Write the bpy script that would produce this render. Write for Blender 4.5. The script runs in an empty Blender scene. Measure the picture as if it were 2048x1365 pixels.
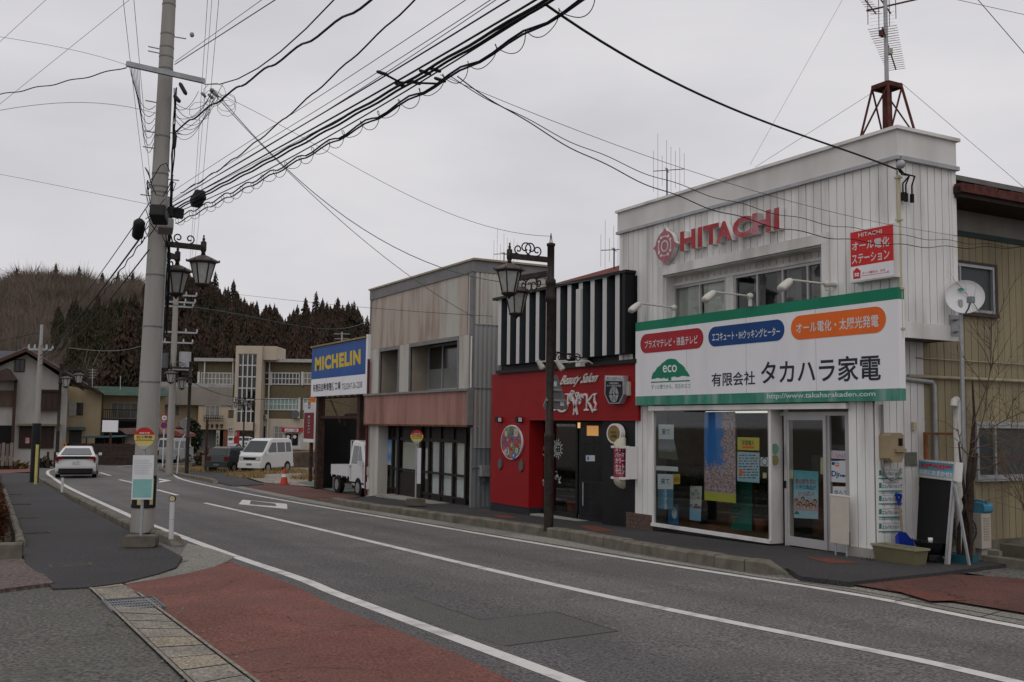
import bpy,math,random
import numpy as np
from math import sin,cos,pi,radians,sqrt,floor
from mathutils import Vector,Matrix,noise
from mathutils.geometry import tessellate_polygon
SC=bpy.context.scene
COL=SC.collection
rnd=random.Random(7)
# ---------------------------------------------------------------- camera
FPX,YAW,PITCH,ROLL=2035.49,radians(60.767),radians(4.704),radians(.6687)
def cam_axes():
 cy,sy=cos(YAW),sin(YAW)
 f=Vector((-sy*cos(PITCH),cy*cos(PITCH),sin(PITCH)))
 r=Vector((cy,sy,0)); u=r.cross(f)
 return cos(ROLL)*r+sin(ROLL)*u,-sin(ROLL)*r+cos(ROLL)*u,f
CR,CU,CF=cam_axes()
cam_data=bpy.data.cameras.new("camera"); cam=bpy.data.objects.new("camera",cam_data); COL.objects.link(cam)
cam_data.sensor_width=36; cam_data.lens=36*FPX/2048; cam_data.clip_end=6000; cam_data.clip_start=.1
cam.matrix_world=Matrix(((CR.x,CU.x,-CF.x,0),(CR.y,CU.y,-CF.y,0),(CR.z,CU.z,-CF.z,0),(0,0,0,1)))
SC.camera=cam
# ---------------------------------------------------------------- world: flat grey overcast
SUN_EL,SUN_AZ=radians(58),radians(35)
w=bpy.data.worlds.new("World"); SC.world=w; w.use_nodes=True
nt=w.node_tree; nt.nodes.clear()
def N(t,**k):
 n=nt.nodes.new(t)
 for a,b in k.items():setattr(n,a,b)
 return n
sky=N('ShaderNodeTexSky',sky_type='NISHITA'); sky.sun_disc=False
sky.sun_elevation=SUN_EL; sky.sun_rotation=radians(125); sky.air_density=1; sky.dust_density=4; sky.ozone_density=1
hsv=N('ShaderNodeHueSaturation'); hsv.inputs['Saturation'].default_value=.12; hsv.inputs['Value'].default_value=.55
tc=N('ShaderNodeTexCoord'); mp=N('ShaderNodeMapping'); mp.inputs['Scale'].default_value=(1.6,1.6,5)
nz=N('ShaderNodeTexNoise'); nz.inputs['Scale'].default_value=1.5; nz.inputs['Detail'].default_value=5; nz.inputs['Roughness'].default_value=.5
cr=N('ShaderNodeValToRGB')
cr.color_ramp.elements[0].position=.3; cr.color_ramp.elements[0].color=(5.55,5.47,5.8,1)
cr.color_ramp.elements[1].position=.72; cr.color_ramp.elements[1].color=(7.3,7.15,7.35,1)
mx=N('ShaderNodeMix',data_type='RGBA'); mx.inputs[0].default_value=.86
bg=N('ShaderNodeBackground'); bg.inputs['Strength'].default_value=.1
out=N('ShaderNodeOutputWorld')
L=nt.links.new
L(sky.outputs[0],hsv.inputs['Color']); L(tc.outputs['Generated'],mp.inputs[0]); L(mp.outputs[0],nz.inputs['Vector'])
L(nz.outputs['Fac'],cr.inputs[0]); L(hsv.outputs[0],mx.inputs[6]); L(cr.outputs[0],mx.inputs[7])
L(mx.outputs[2],bg.inputs['Color']); L(bg.outputs[0],out.inputs[0])
sd=bpy.data.lights.new("sun",'SUN'); so=bpy.data.objects.new("sun",sd); COL.objects.link(so)
sd.energy=.5; sd.angle=radians(45); sd.color=(1,.97,.93)
sv=Vector((cos(SUN_AZ)*cos(SUN_EL),-sin(SUN_AZ)*cos(SUN_EL),sin(SUN_EL)))
so.rotation_euler=sv.to_track_quat('Z','Y').to_euler()
SC.view_settings.view_transform='Standard'; SC.view_settings.look='None'; SC.view_settings.exposure=.2; SC.view_settings.gamma=1
SC.render.engine='CYCLES'; SC.cycles.max_bounces=6; SC.cycles.transparent_max_bounces=16
SC.cycles.use_denoising=True
# ---------------------------------------------------------------- measuring helpers (photo position -> point on a known real plane)
def ray(px,py):return CR*((px-1024)/FPX)-CU*((py-682.5)/FPX)+CF
def PY(px,py,Y=12.0):v=ray(px,py); return v*(Y/v.y)
def PX(px,py,X=-10.5):v=ray(px,py); return v*(X/v.x)
def PZ(px,py,z):v=ray(px,py); return v*(z/v.z)
GA,GS,GX=-1.75,.019,-78
def G(x):return GA+GS*max(min(x,60),GX)
def PG(px,py,h=0.):
 v=ray(px,py); t=(GA+h)/(v.z-GS*v.x); p=v*t
 if p.x<GX:p=v*((GA+GS*GX+h)/v.z)
 return p
E1=Vector((cos(YAW),sin(YAW),0)); E2=Vector((-sin(YAW),cos(YAW),0))
def FP(px,py,d):v=ray(px,py); return v*(d/(v.dot(E2)))
def fl(px,py,d):p=FP(px,py,d); return(p.dot(E1),p.z)
# ---------------------------------------------------------------- mesh builder
class MB:
 def __init__(s):s.v=[]; s.f=[]; s.m=[]; s.s=[]
 def add(s,vs,fs,mi=0,smooth=False):
  b=len(s.v); s.v+=[tuple(v)for v in vs]
  for f in fs:s.f.append([i+b for i in f]); s.m.append(mi); s.s.append(smooth)
  return s
 def box(s,a,b,mi=0):
  x0,y0,z0=a; x1,y1,z1=b
  x0,x1=min(x0,x1),max(x0,x1); y0,y1=min(y0,y1),max(y0,y1); z0,z1=min(z0,z1),max(z0,z1)
  return s.add([(x0,y0,z0),(x1,y0,z0),(x1,y1,z0),(x0,y1,z0),(x0,y0,z1),(x1,y0,z1),(x1,y1,z1),(x0,y1,z1)],[(0,3,2,1),(4,5,6,7),(0,1,5,4),(1,2,6,5),(2,3,7,6),(3,0,4,7)],mi)
 def bar(s,p,q,w,h=None,mi=0,up=(0,0,1)):
  p=Vector(p); q=Vector(q); h=h or w; d=(q-p).normalized(); up=Vector(up)
  if abs(d.dot(up))>.98:up=Vector((1,0,0))
  a=d.cross(up).normalized()*(w/2); b=a.cross(d).normalized()*(h/2)
  vs=[p-a-b,p+a-b,p+a+b,p-a+b,q-a-b,q+a-b,q+a+b,q-a+b]
  return s.add(vs,[(0,1,2,3),(7,6,5,4),(0,4,5,1),(1,5,6,2),(2,6,7,3),(3,7,4,0)],mi)
 def cyl(s,p,q,r0,r1=None,n=12,mi=0,cap=True,smooth=True):
  p=Vector(p); q=Vector(q); r1=r0 if r1 is None else r1; d=(q-p).normalized()
  u=d.orthogonal().normalized(); w_=d.cross(u)
  vs=[p+(u*cos(2*pi*i/n)+w_*sin(2*pi*i/n))*r0 for i in range(n)]+[q+(u*cos(2*pi*i/n)+w_*sin(2*pi*i/n))*r1 for i in range(n)]
  s.add(vs,[(i,(i+1)%n,n+(i+1)%n,n+i)for i in range(n)],mi,smooth)
  if cap:s.add(vs[:n],[tuple(range(n))[::-1]],mi); s.add(vs[n:],[tuple(range(n))],mi)
  return s
 def tube(s,pts,r,n=5,mi=0,smooth=True,cap=True):
  pts=[Vector(p)for p in pts]; k=len(pts); rr=r if isinstance(r,(list,tuple))else[r]*k
  vs=[]; u=None
  for i,p in enumerate(pts):
   d=(pts[min(i+1,k-1)]-pts[max(i-1,0)])
   d=d.normalized()if d.length>1e-9 else Vector((0,0,1))
   if u is None:u=d.orthogonal().normalized()
   else:
    u=u-d*u.dot(d); u=u.normalized()if u.length>1e-6 else d.orthogonal().normalized()
   w_=d.cross(u)
   vs+=[p+(u*cos(2*pi*j/n)+w_*sin(2*pi*j/n))*rr[i]for j in range(n)]
  fs=[(i*n+j,i*n+(j+1)%n,(i+1)*n+(j+1)%n,(i+1)*n+j)for i in range(k-1)for j in range(n)]
  s.add(vs,fs,mi,smooth)
  if cap:s.add(vs[:n],[tuple(range(n))[::-1]],mi); s.add(vs[-n:],[tuple(range(n))],mi)
  return s
 def prism(s,fr,pts,n0,n1,mi=0,side=None):
  o,ex,ez=fr; nn=ex.cross(ez); k=len(pts)
  ar=sum(pts[i][0]*pts[(i+1)%k][1]-pts[(i+1)%k][0]*pts[i][1]for i in range(k))
  if ar<0:pts=list(pts)[::-1]
  A=[o+ex*u+ez*v+nn*n0 for u,v in pts]; B=[o+ex*u+ez*v+nn*n1 for u,v in pts]
  if k<=4:fsb=[tuple(range(k))]
  else:fsb=tessellate_polygon([[Vector((u,v,0))for u,v in pts]])
  tri=[]
  for f in fsb:
   a=sum(pts[f[i]][0]*pts[f[(i+1)%len(f)]][1]-pts[f[(i+1)%len(f)]][0]*pts[f[i]][1]for i in range(len(f)))
   tri.append(tuple(f)if a>0 else tuple(f)[::-1])
  s.add(B,tri,mi)
  s.add(A,[t[::-1]for t in tri],mi if side is None else side)
  s.add(A+B,[(i,(i+1)%k,k+(i+1)%k,k+i)for i in range(k)],mi if side is None else side)
  return s
 def lathe(s,prof,c=(0,0,0),n=16,mi=0,rot=0.,smooth=True,M=None):
  c=Vector(c); vs=[]
  for r,z in prof:
   for j in range(n):
    p=Vector((r*cos(2*pi*j/n+rot),r*sin(2*pi*j/n+rot),z)); vs.append(c+(M@p if M else p))
  fs=[(i*n+j,i*n+(j+1)%n,(i+1)*n+(j+1)%n,(i+1)*n+j)for i in range(len(prof)-1)for j in range(n)]
  return s.add(vs,fs,mi,smooth)
 def poly(s,pts,mi=0):
  pts=[Vector(p)for p in pts]
  t=tessellate_polygon([[Vector((p.x,p.y,0))for p in pts]])
  fs=[]
  for f in t:
   a,b,c=(pts[i]for i in f)
   fs.append(tuple(f)if(b-a).cross(c-a).z>0 else tuple(f)[::-1])
  return s.add(pts,fs,mi)
 def build(s,name,mats,parent=None,local=False,loc=None):
  me=bpy.data.meshes.new(name)
  vs=s.v
  if parent is not None and not local:
   Mi=world(parent).inverted(); vs=[tuple(Mi@Vector(v))for v in vs]
  if parent is None and loc is None and vs and not local:
   a=np.array(vs); loc=((a[:,0].min()+a[:,0].max())/2,(a[:,1].min()+a[:,1].max())/2,a[:,2].min())
  if parent is None and loc is not None and not local:vs=[(x-loc[0],y-loc[1],z-loc[2])for x,y,z in vs]
  me.from_pydata(vs,[],s.f)
  mats=mats if isinstance(mats,(list,tuple))else[mats]
  for m in mats:me.materials.append(m)
  me.polygons.foreach_set('material_index',s.m); me.polygons.foreach_set('use_smooth',s.s); me.update()
  o=bpy.data.objects.new(name,me); COL.objects.link(o)
  if parent is not None:o.parent=parent
  elif loc is not None:o.location=loc
  return o
def world(o):
 M=o.matrix_basis.copy()if False else Matrix.LocRotScale(o.location,o.rotation_euler,o.scale)
 return world(o.parent)@M if o.parent else M
def tag(o,label=None,cat=None,group=None,kind=None):
 if label:o['label']=label
 if cat:o['category']=cat
 if group:o['group']=group
 if kind:o['kind']=kind
 return o
def thing(name,label,cat,loc=(0,0,0),rz=0.,group=None):
 o=bpy.data.objects.new(name,None); COL.objects.link(o); o.location=loc; o.rotation_euler=(0,0,rz); o.empty_display_size=.2
 return tag(o,label,cat,group)
def struct(o):o['kind']='structure'; return o
def dup(root,loc=None,rz=None,label=None,group=None,scale=None):
 def cp(o,par):
  c=o.copy(); COL.objects.link(c)
  if par:c.parent=par
  for ch in o.children:cp(ch,c)
  return c
 r=cp(root,None)
 if loc is not None:r.location=loc
 if rz is not None:r.rotation_euler=(0,0,rz)
 if scale:r.scale=scale if not isinstance(scale,(int,float))else(scale,)*3
 if label:r['label']=label
 if group:r['group']=group
 return r
X_,Y_,Z_=Vector((1,0,0)),Vector((0,1,0)),Vector((0,0,1))
def FY(Y=12.):return(Vector((0,Y,0)),X_,Z_)
def FX(X=-10.5):return(Vector((X,0,0)),Y_,Z_)
FL=(Vector((0,0,0)),X_,Z_)
def qy(px,py,Y=12.):p=PY(px,py,Y); return(p.x,p.z)
def qx(px,py,X=-10.5):p=PX(px,py,X); return(p.y,p.z)
# ---------------------------------------------------------------- lettering: built-in font turned into mesh
_tc={}
def text_raw(s,bold=0.,ex=.0):
 k=(s,bold)
 if k not in _tc:
  c=bpy.data.curves.new('lettering','FONT'); c.body=s; c.size=1; c.offset=bold; c.resolution_u=3; c.space_character=1.14 if bold>.03 and s.isascii()else 1
  o=bpy.data.objects.new('lettering',c); COL.objects.link(o)
  dg=bpy.context.evaluated_depsgraph_get()
  me=bpy.data.meshes.new_from_object(o.evaluated_get(dg))
  v=[tuple(x.co)for x in me.vertices]; f=[tuple(p.vertices)for p in me.polygons]
  bpy.data.objects.remove(o); bpy.data.curves.remove(c); bpy.data.meshes.remove(me)
  _tc[k]=(v,f)
 return _tc[k]
def put_text(mb,fr,s,quad,n=.004,bold=0.,mi=0,thick=0.,shear=0.,smi=None):
 """quad: (u0, v0, u1, v1) box on frame, or four corners bl, br, tr, tl"""
 v,f=text_raw(s,bold)
 if not v:return mb
 a=np.array(v); x0,x1,y0,y1=a[:,0].min(),a[:,0].max(),a[:,1].min(),a[:,1].max()
 if len(quad)==4 and not isinstance(quad[0],(tuple,list)):
  u0,v0,u1,v1=quad; quad=((u0,v0),(u1,v0),(u1,v1),(u0,v1))
 bl,br,tr,tl=quad; o,ex,ez=fr; nn=ex.cross(ez)
 def P(t,r,d):
  t=t+shear*r
  u=(bl[0]*(1-t)+br[0]*t)*(1-r)+(tl[0]*(1-t)+tr[0]*t)*r; w_=(bl[1]*(1-t)+br[1]*t)*(1-r)+(tl[1]*(1-t)+tr[1]*t)*r
  return o+ex*u+ez*w_+nn*d
 T=[((p[0]-x0)/(x1-x0+1e-9),(p[1]-y0)/(y1-y0+1e-9))for p in v]
 mb.add([P(t,r,n+thick)for t,r in T],f,mi)
 if thick>0:
  ec={}
  for q in f:
   for i in range(len(q)):
    e=(q[i],q[(i+1)%len(q)]); ec[e]=1
  B=[P(t,r,n+thick)for t,r in T]+[P(t,r,n)for t,r in T]; k=len(T)
  mb.add(B,[(b,a_,a_+k,b+k)for(a_,b)in ec if(b,a_)not in ec],mi if smi is None else smi)
 return mb
# ---------------------------------------------------------------- materials
def newmat(name):
 m=bpy.data.materials.new(name); m.use_nodes=True; return m,m.node_tree,m.node_tree.nodes['Principled BSDF']
def lin(c):
 return tuple((x/12.92 if x<=.04045 else((x+.055)/1.055)**2.4)for x in c)
_mc={}
def M(name,col,rough=.7,var=.12,scale=6.,streak=0.,dirt=None,dirt_amt=.45,dscale=2.5,metal=0.,bump=0.,bscale=60.,spec=.14,fine=0.,fscale=250.):
 """base colour with mottling, optional dirt patches / vertical streaks, optional grain and bump"""
 if name in _mc:return _mc[name]
 m,t,b=newmat(name); n=t.nodes; l=t.links.new
 tcn=n.new('ShaderNodeTexCoord'); mpn=n.new('ShaderNodeMapping'); l(tcn.outputs['Object'],mpn.inputs[0])
 if streak:mpn.inputs['Scale'].default_value=(1,1,1/streak)
 def noise_(sc,det=4,vec=None):
  q=n.new('ShaderNodeTexNoise'); q.inputs['Scale'].default_value=sc; q.inputs['Detail'].default_value=det
  l(vec or mpn.outputs[0],q.inputs['Vector']); return q.outputs['Fac']
 def mix(fac,a,c):
  q=n.new('ShaderNodeMix'); q.data_type='RGBA'
  l(fac,q.inputs[0])if hasattr(fac,'links')else setattr(q.inputs[0],'default_value',fac)
  for i,v in((6,a),(7,c)):
   if hasattr(v,'links'):l(v,q.inputs[i])
   else:q.inputs[i].default_value=(*v,1)
  return q.outputs[2]
 def ramp(f,a,c):
  q=n.new('ShaderNodeMapRange'); q.inputs[1].default_value=a; q.inputs[2].default_value=c; l(f,q.inputs[0]); return q.outputs[0]
 lo=tuple(x*(1-var)for x in col); hi=tuple(min(1,x*(1+var))for x in col)
 c=mix(ramp(noise_(scale),.3,.7),lo,hi)
 if dirt:
  f=ramp(noise_(dscale,8),.48,.72)
  mm=n.new('ShaderNodeMath'); mm.operation='MULTIPLY'; mm.inputs[1].default_value=dirt_amt; l(f,mm.inputs[0])
  c=mix(mm.outputs[0],c,dirt)
 if fine:
  f=ramp(noise_(fscale,2,tcn.outputs['Object']),.35,.65)
  c=mix(f,c,mix(fine,c,(.5,.48,.46))if True else c)
 l(c,b.inputs['Base Color']); b.inputs['Roughness'].default_value=rough; b.inputs['Metallic'].default_value=metal
 b.inputs['Specular IOR Level'].default_value=spec
 if bump:
  q=n.new('ShaderNodeBump'); q.inputs['Strength'].default_value=bump; q.inputs['Distance'].default_value=.01
  l(noise_(bscale,3,tcn.outputs['Object']),q.inputs['Height']); l(q.outputs[0],b.inputs['Normal'])
 _mc[name]=m; return m
def glass(name,tint=(.8,.85,.85),refl=.08,trans=.85):
 m,t,b=newmat(name); n=t.nodes; l=t.links.new; n.remove(b)
 tr=n.new('ShaderNodeBsdfTransparent'); tr.inputs[0].default_value=(*[x*trans for x in tint],1)
 gl=n.new('ShaderNodeBsdfGlossy'); gl.inputs['Roughness'].default_value=.03; gl.inputs[0].default_value=(.9,.9,.9,1)
 fr=n.new('ShaderNodeLayerWeight'); pw=n.new('ShaderNodeMath'); pw.operation='POWER'; pw.inputs[1].default_value=4; l(fr.outputs['Facing'],pw.inputs[0])
 ad=n.new('ShaderNodeMath'); ad.operation='MULTIPLY_ADD'; ad.inputs[1].default_value=.7; ad.inputs[2].default_value=refl*.6; l(pw.outputs[0],ad.inputs[0])
 ms=n.new('ShaderNodeMixShader'); l(ad.outputs[0],ms.inputs[0]); l(tr.outputs[0],ms.inputs[1]); l(gl.outputs[0],ms.inputs[2])
 l(ms.outputs[0],n['Material Output'].inputs[0]); return m
def emis(name,col,s):
 m,t,b=newmat(name); b.inputs['Base Color'].default_value=(*col,1); b.inputs['Emission Color'].default_value=(*col,1); b.inputs['Emission Strength'].default_value=s; return m
WHITE=M('white_paint_aged',(.74,.73,.715),.6,.08,1.6,streak=5,dirt=(.27,.245,.22),dirt_amt=.62,dscale=2.2,bump=.05)
WHITE2=M('white_fascia_aged',(.69,.675,.655),.65,.09,.9,streak=3,dirt=(.27,.235,.20),dirt_amt=.65,dscale=1.5,bump=.1)
PARA=M('parapet_white',(.66,.65,.63),.65,.06,.9,streak=3,dirt=(.42,.40,.37),dirt_amt=.55,dscale=1.2,bump=.1)
SIGNW=M('sign_white',(.75,.75,.77),.35,.03,1.2,streak=4,dirt=(.5,.5,.5),dirt_amt=.25)
PAPER=M('paper_white',(.62,.63,.64),.6,.03)
ALU=M('aluminium_frame',(.42,.41,.41),.4,.06,3,metal=.3)
GALV=M('galvanised_steel',(.36,.37,.38),.5,.12,8,metal=.4)
DARK=M('dark_opening',(.012,.011,.011),.8,.2,2)
BLACK=M('black_paint',(.016,.017,.019),.45,.2,4)
BLACKW=M('black_cable',(.012,.012,.013),.6,.2,4)
TEALW=M('green_cable',(.06,.16,.15),.6,.15,4)
RUSTR=M('red_rust_steel',(.095,.032,.025),.75,.35,9,dirt=(.05,.025,.02),dirt_amt=.6,dscale=6)
CONC=M('concrete',(.30,.285,.26),.85,.12,3,dirt=(.14,.13,.115),dirt_amt=.5,dscale=1.4,bump=.2,bscale=90)
CONCD=M('kerb_concrete',(.155,.14,.112),.9,.22,5,dirt=(.075,.068,.05),dirt_amt=.8,dscale=3.2,bump=.35,bscale=70)
POLEC=M('pole_concrete',(.31,.295,.275),.8,.07,5,streak=6,dirt=(.19,.18,.165),dirt_amt=.5,dscale=2,bump=.08)
BRONZE=M('lamp_bronze',(.035,.029,.026),.5,.3,14,dirt=(.075,.055,.045),dirt_amt=.5,dscale=8,metal=.3)
FROST=M('lamp_glass',(.36,.37,.35),.25,.12,12)
# ================================================================ GROUND, ROAD, PAVEMENT
def grain(name,col,amt=.35,sc=95,var=.14,rough=.9,big=.35,tint=None,bump=.35,cracks=False,track=False):
 m,t,b=newmat(name); n=t.nodes; l=t.links.new
 tcn=n.new('ShaderNodeTexCoord'); o=tcn.outputs['Object']
 def nz_(s,d,dist=0):
  q=n.new('ShaderNodeTexNoise'); q.inputs['Scale'].default_value=s; q.inputs['Detail'].default_value=d; q.inputs['Distortion'].default_value=dist; l(o,q.inputs['Vector']); return q.outputs['Fac']
 def rg(f,a,c,x=0.,y=1.):
  q=n.new('ShaderNodeMapRange'); q.inputs[1].default_value=a; q.inputs[2].default_value=c; q.inputs[3].default_value=x; q.inputs[4].default_value=y; l(f,q.inputs[0]); return q.outputs[0]
 def mx_(f,a,c,bt='MIX'):
  q=n.new('ShaderNodeMix'); q.data_type='RGBA'; q.blend_type=bt
  if hasattr(f,'links'):l(f,q.inputs[0])
  else:q.inputs[0].default_value=f
  for i,v in((6,a),(7,c)):
   if hasattr(v,'links'):l(v,q.inputs[i])
   else:q.inputs[i].default_value=(*v,1)
  return q.outputs[2]
 amt*=1.35; sc*=.5
 dk=tuple(max(0,x*(1-amt))for x in col); lt=tuple(min(1,x*(1+amt*1.3))for x in col)
 c=mx_(rg(nz_(sc,8),.32,.68),dk,lt)
 vo=n.new('ShaderNodeTexVoronoi'); vo.inputs['Scale'].default_value=sc*.55; l(o,vo.inputs['Vector'])
 sp=rg(vo.outputs['Distance'],.12,.2,1,0)
 hs=n.new('ShaderNodeSeparateColor'); l(vo.outputs['Color'],hs.inputs[0])
 pick=rg(hs.outputs[0],.80,.84); mm=n.new('ShaderNodeMath'); mm.operation='MULTIPLY'; l(sp,mm.inputs[0]); l(pick,mm.inputs[1])
 c=mx_(mm.outputs[0],c,tuple(min(.6,x*2.6+.03)for x in col))
 c=mx_(rg(nz_(big,5,.6),.3,.7),mx_(1.,c,(1-var,)*3,'MULTIPLY'),mx_(1.,c,(1+var,)*3,'MULTIPLY'))
 if track:
  mp_=n.new('ShaderNodeMapping'); mp_.inputs['Scale'].default_value=(.03,.9,1); l(o,mp_.inputs[0]); q=n.new('ShaderNodeTexNoise'); q.inputs['Scale'].default_value=1.1; q.inputs['Detail'].default_value=4; l(mp_.outputs[0],q.inputs['Vector'])
  c=mx_(rg(q.outputs['Fac'],.35,.65),mx_(1.,c,(.80,.80,.81),'MULTIPLY'),mx_(1.,c,(1.16,1.15,1.14),'MULTIPLY'))
 if tint:c=mx_(rg(nz_(.9,6),.5,.75,0,.7),c,tint)
 if cracks:
  v2=n.new('ShaderNodeTexVoronoi'); v2.feature='DISTANCE_TO_EDGE'; v2.inputs['Scale'].default_value=.33
  ad=n.new('ShaderNodeVectorMath'); ad.operation='MULTIPLY_ADD'; q=n.new('ShaderNodeTexNoise'); q.inputs['Scale'].default_value=1.4; q.inputs['Detail'].default_value=6; l(o,q.inputs['Vector'])
  l(q.outputs['Color'],ad.inputs[0]); ad.inputs[1].default_value=(1.2,1.2,1.2); l(o,ad.inputs[2]); l(ad.outputs[0],v2.inputs['Vector'])
  g=n.new('ShaderNodeMath'); g.operation='MULTIPLY'; l(rg(v2.outputs['Distance'],.002,.007,.75,0),g.inputs[0]); l(rg(nz_(.7,2),.48,.56),g.inputs[1])
  c=mx_(g.outputs[0],c,tuple(x*.25 for x in col))
 l(c,b.inputs['Base Color']); b.inputs['Roughness'].default_value=rough; b.inputs['Specular IOR Level'].default_value=.25
 bp=n.new('ShaderNodeBump'); bp.inputs['Strength'].default_value=bump; bp.inputs['Distance'].default_value=.008; l(nz_(sc,3),bp.inputs['Height']); l(bp.outputs[0],b.inputs['Normal'])
 return m
ASPH=grain('road_asphalt',(.108,.101,.099),.45,75,.12,big=.5,bump=.4,track=True,tint=(.084,.079,.077))
ASPH_LOT=grain('lot_asphalt',(.092,.088,.078),.45,60,.12,tint=(.075,.08,.062),cracks=True)
ASPH_DK=grain('pavement_asphalt',(.040,.038,.039),.3,90,.16,bump=.3)
ASPH_PATCH=grain('patch_asphalt',(.088,.083,.080),.3,110,.08,bump=.25)
REDPAD=grain('red_paving',(.150,.060,.047),.34,80,.22,big=.8,tint=(.105,.058,.05),cracks=True)
REDPAD2=grain('red_paving_patch',(.125,.042,.031),.25,80,.15)
REDFAR=grain('red_paving_worn',(.095,.040,.032),.3,80,.25,big=.8,tint=(.075,.05,.042),cracks=True)
GRAVEL=grain('gravel',(.20,.175,.15),.5,14,.2,tint=(.17,.13,.085),bump=.6)
DIRT=grain('dirt_verge',(.13,.105,.075),.4,20,.25,tint=(.15,.12,.06))
GREENPAD=grain('green_concrete',(.10,.125,.10),.25,40,.2)
BRICKP=grain('brick_paving_mat',(.115,.085,.078),.35,40,.2)
GUT=grain('gutter_concrete',(.20,.19,.165),.35,70,.16,tint=(.13,.12,.10),bump=.3)
SLABM=grain('slab_concrete',(.20,.18,.15),.35,75,.2,big=3,tint=(.17,.165,.155))
SLABY=grain('slab_concrete_tan',(.235,.20,.15),.35,75,.12,big=3)
MARK=M('road_marking_paint',(.60,.585,.56),.7,.08,4,dirt=(.26,.25,.245),dirt_amt=.8,dscale=4,bump=.2,bscale=120)
g=MB(); xs=[-3500,GX,60,3500]; ys=[-3500,3500]
for i in range(3):
 a,b=xs[i],xs[i+1]
 g.add([(a,ys[0],G(a)-.05),(b,ys[0],G(b)-.05),(b,ys[1],G(b)-.05),(a,ys[1],G(a)-.05)],[(0,1,2,3)])
struct(g.build('ground',DIRT,loc=(0,0,0)))
def gp(pts,h):
 return[Vector((p[0],p[1],G(p[0])+h))for p in pts]
def clipx(pts,x0,sgn):
 o=[]
 for i,p in enumerate(pts):
  q=pts[(i+1)%len(pts)]; a_,b_=(p[0]-x0)*sgn,(q[0]-x0)*sgn
  if a_>=0:o.append((p[0],p[1]))
  if a_*b_<0:t=(x0-p[0])/(q[0]-p[0]); o.append((x0,p[1]+(q[1]-p[1])*t))
 return o
def halves(pts):
 return[q for q in(clipx(pts,GX,1),clipx(pts,GX,-1))if len(q)>2]
def sheet(name,pts,h,mat):
 mb=MB()
 for q in halves(list(pts)):mb.poly(gp(q,h))
 return struct(mb.build(name,mat))
def PXs(l,h=0.):return[PG(x,y,h)for x,y in l]
def slab(name,pts,h,mat,h0=-.04,side=None):
 mb=MB(); n=len(pts)
 for hf in halves(pts):mb.poly(gp(hf,h))
 ar=sum(pts[i][0]*pts[(i+1)%n][1]-pts[(i+1)%n][0]*pts[i][1]for i in range(n))
 q=list(pts)if ar>0 else list(pts)[::-1]
 A=gp(q,h0); B=gp(q,h)
 mb.add(A+B,[(i,(i+1)%n,n+(i+1)%n,n+i)for i in range(n)],0)
 return struct(mb.build(name,mat))
def strip_pts(line,w,side=0.):
 """quad strip of width w along polyline; side -1/0/1 shifts"""
 L_=[Vector((p[0],p[1]))for p in line]; a=[]; b=[]
 for i,p in enumerate(L_):
  d=(L_[min(i+1,len(L_)-1)]-L_[max(i-1,0)]).normalized(); n_=Vector((-d.y,d.x))
  a.append(p+n_*w*(.5+side*.5)); b.append(p-n_*w*(.5-side*.5))
 return a,b
def smooth(line,k=6):
 P_=[Vector((p[0],p[1]))for p in line]; o=[]
 for i in range(len(P_)-1):
  p0,p1,p2,p3=P_[max(i-1,0)],P_[i],P_[i+1],P_[min(i+2,len(P_)-1)]
  for j in range(k):
   t=j/k; o.append(.5*((2*p1)+(p2-p0)*t+(2*p0-5*p1+4*p2-p3)*t*t+(3*p1-p0-3*p2+p3)*t**3))
 return o+[P_[-1]]
def line_mark(line,w,h=.004,name='road_line',mat=MARK):
 a,b=strip_pts(line,w); A,B=gp(a,h),gp(b,h); n=len(A)
 mb=MB(); mb.add(A+B,[(i+n,i+n+1,i+1,i)for i in range(n-1)])
 return struct(mb.build(name,mat))
left_edge=[(60,3.0),(0,3.0),(-14,3.2),(-17,3.3),(-30,3.55),(-45,4.0),(-62,4.8),(-73,6.2),(-81,9),(-89,15),(-98,26),(-109,46),(-116,75)]
right_edge=[(-101,75),(-96,48),(-89,33),(-81,22),(-75,16.2),(-67,13.2),(-56,12.2),(-42,11.8),(-28,10.9),(-10,10.5),(60,9.0)]
sheet('road',smooth(left_edge,4)+smooth(right_edge,4),0,ASPH)
sheet('side_road',[(-56,4.3),(-64,4.75),(-74,6.3),(-80,8.8),(-82,6),(-80,-30),(-62,-30)],.003,ASPH)
sheet('parking_lot',[(60,2.9),(-6,2.05)]+PXs([(480,1337),(279,1190)])+[tuple(PG(178,1166)[:2]),tuple(PG(107,1167)[:2]),tuple(PG(0,1181)[:2]),(-14.5,-3),(-14,-40),(60,-40)],.006,ASPH_LOT)
lw=smooth([(20,4.1),(0,4.15)]+PXs([(1147,1365),(959,1295),(678,1190),(600,1158),(460,1110),(314,1055),(264,1034),(142,978),(109,958),(95,946)])+[(-69,6.3),(-76,8.6),(-83,12.6),(-92,23)],6)
line_mark(lw,.16)
rw=smooth([(25,7.9),(0,8.8)]+PXs([(2048,1256),(1700,1188),(1300,1125),(1000,1075),(760,1034),(600,1007),(470,983),(360,957.7)])+[(-62,12.05),(-70,13.5),(-77,17.5),(-84,25)],6)
line_mark(rw,.14)
cl=[(20,6.6),(0,6.75)]+PXs([(2030,1365),(1700,1293),(1300,1212),(1000,1145),(600,1050),(410,1006.5)])
line_mark(smooth(cl,4),.15)
for a,b in(((355,991),(314,980)),((274,968),(238.7,959.7)),((221,952),(200,945.5)),((268,931),(233,934))):
 line_mark([PG(*a),PG(*b)],.15,name='road_dash')
def mark(px,name='road_arrow'):return struct(MB().poly([p+Vector((0,0,.004))for p in PXs(px)]).build(name,MARK))
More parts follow.
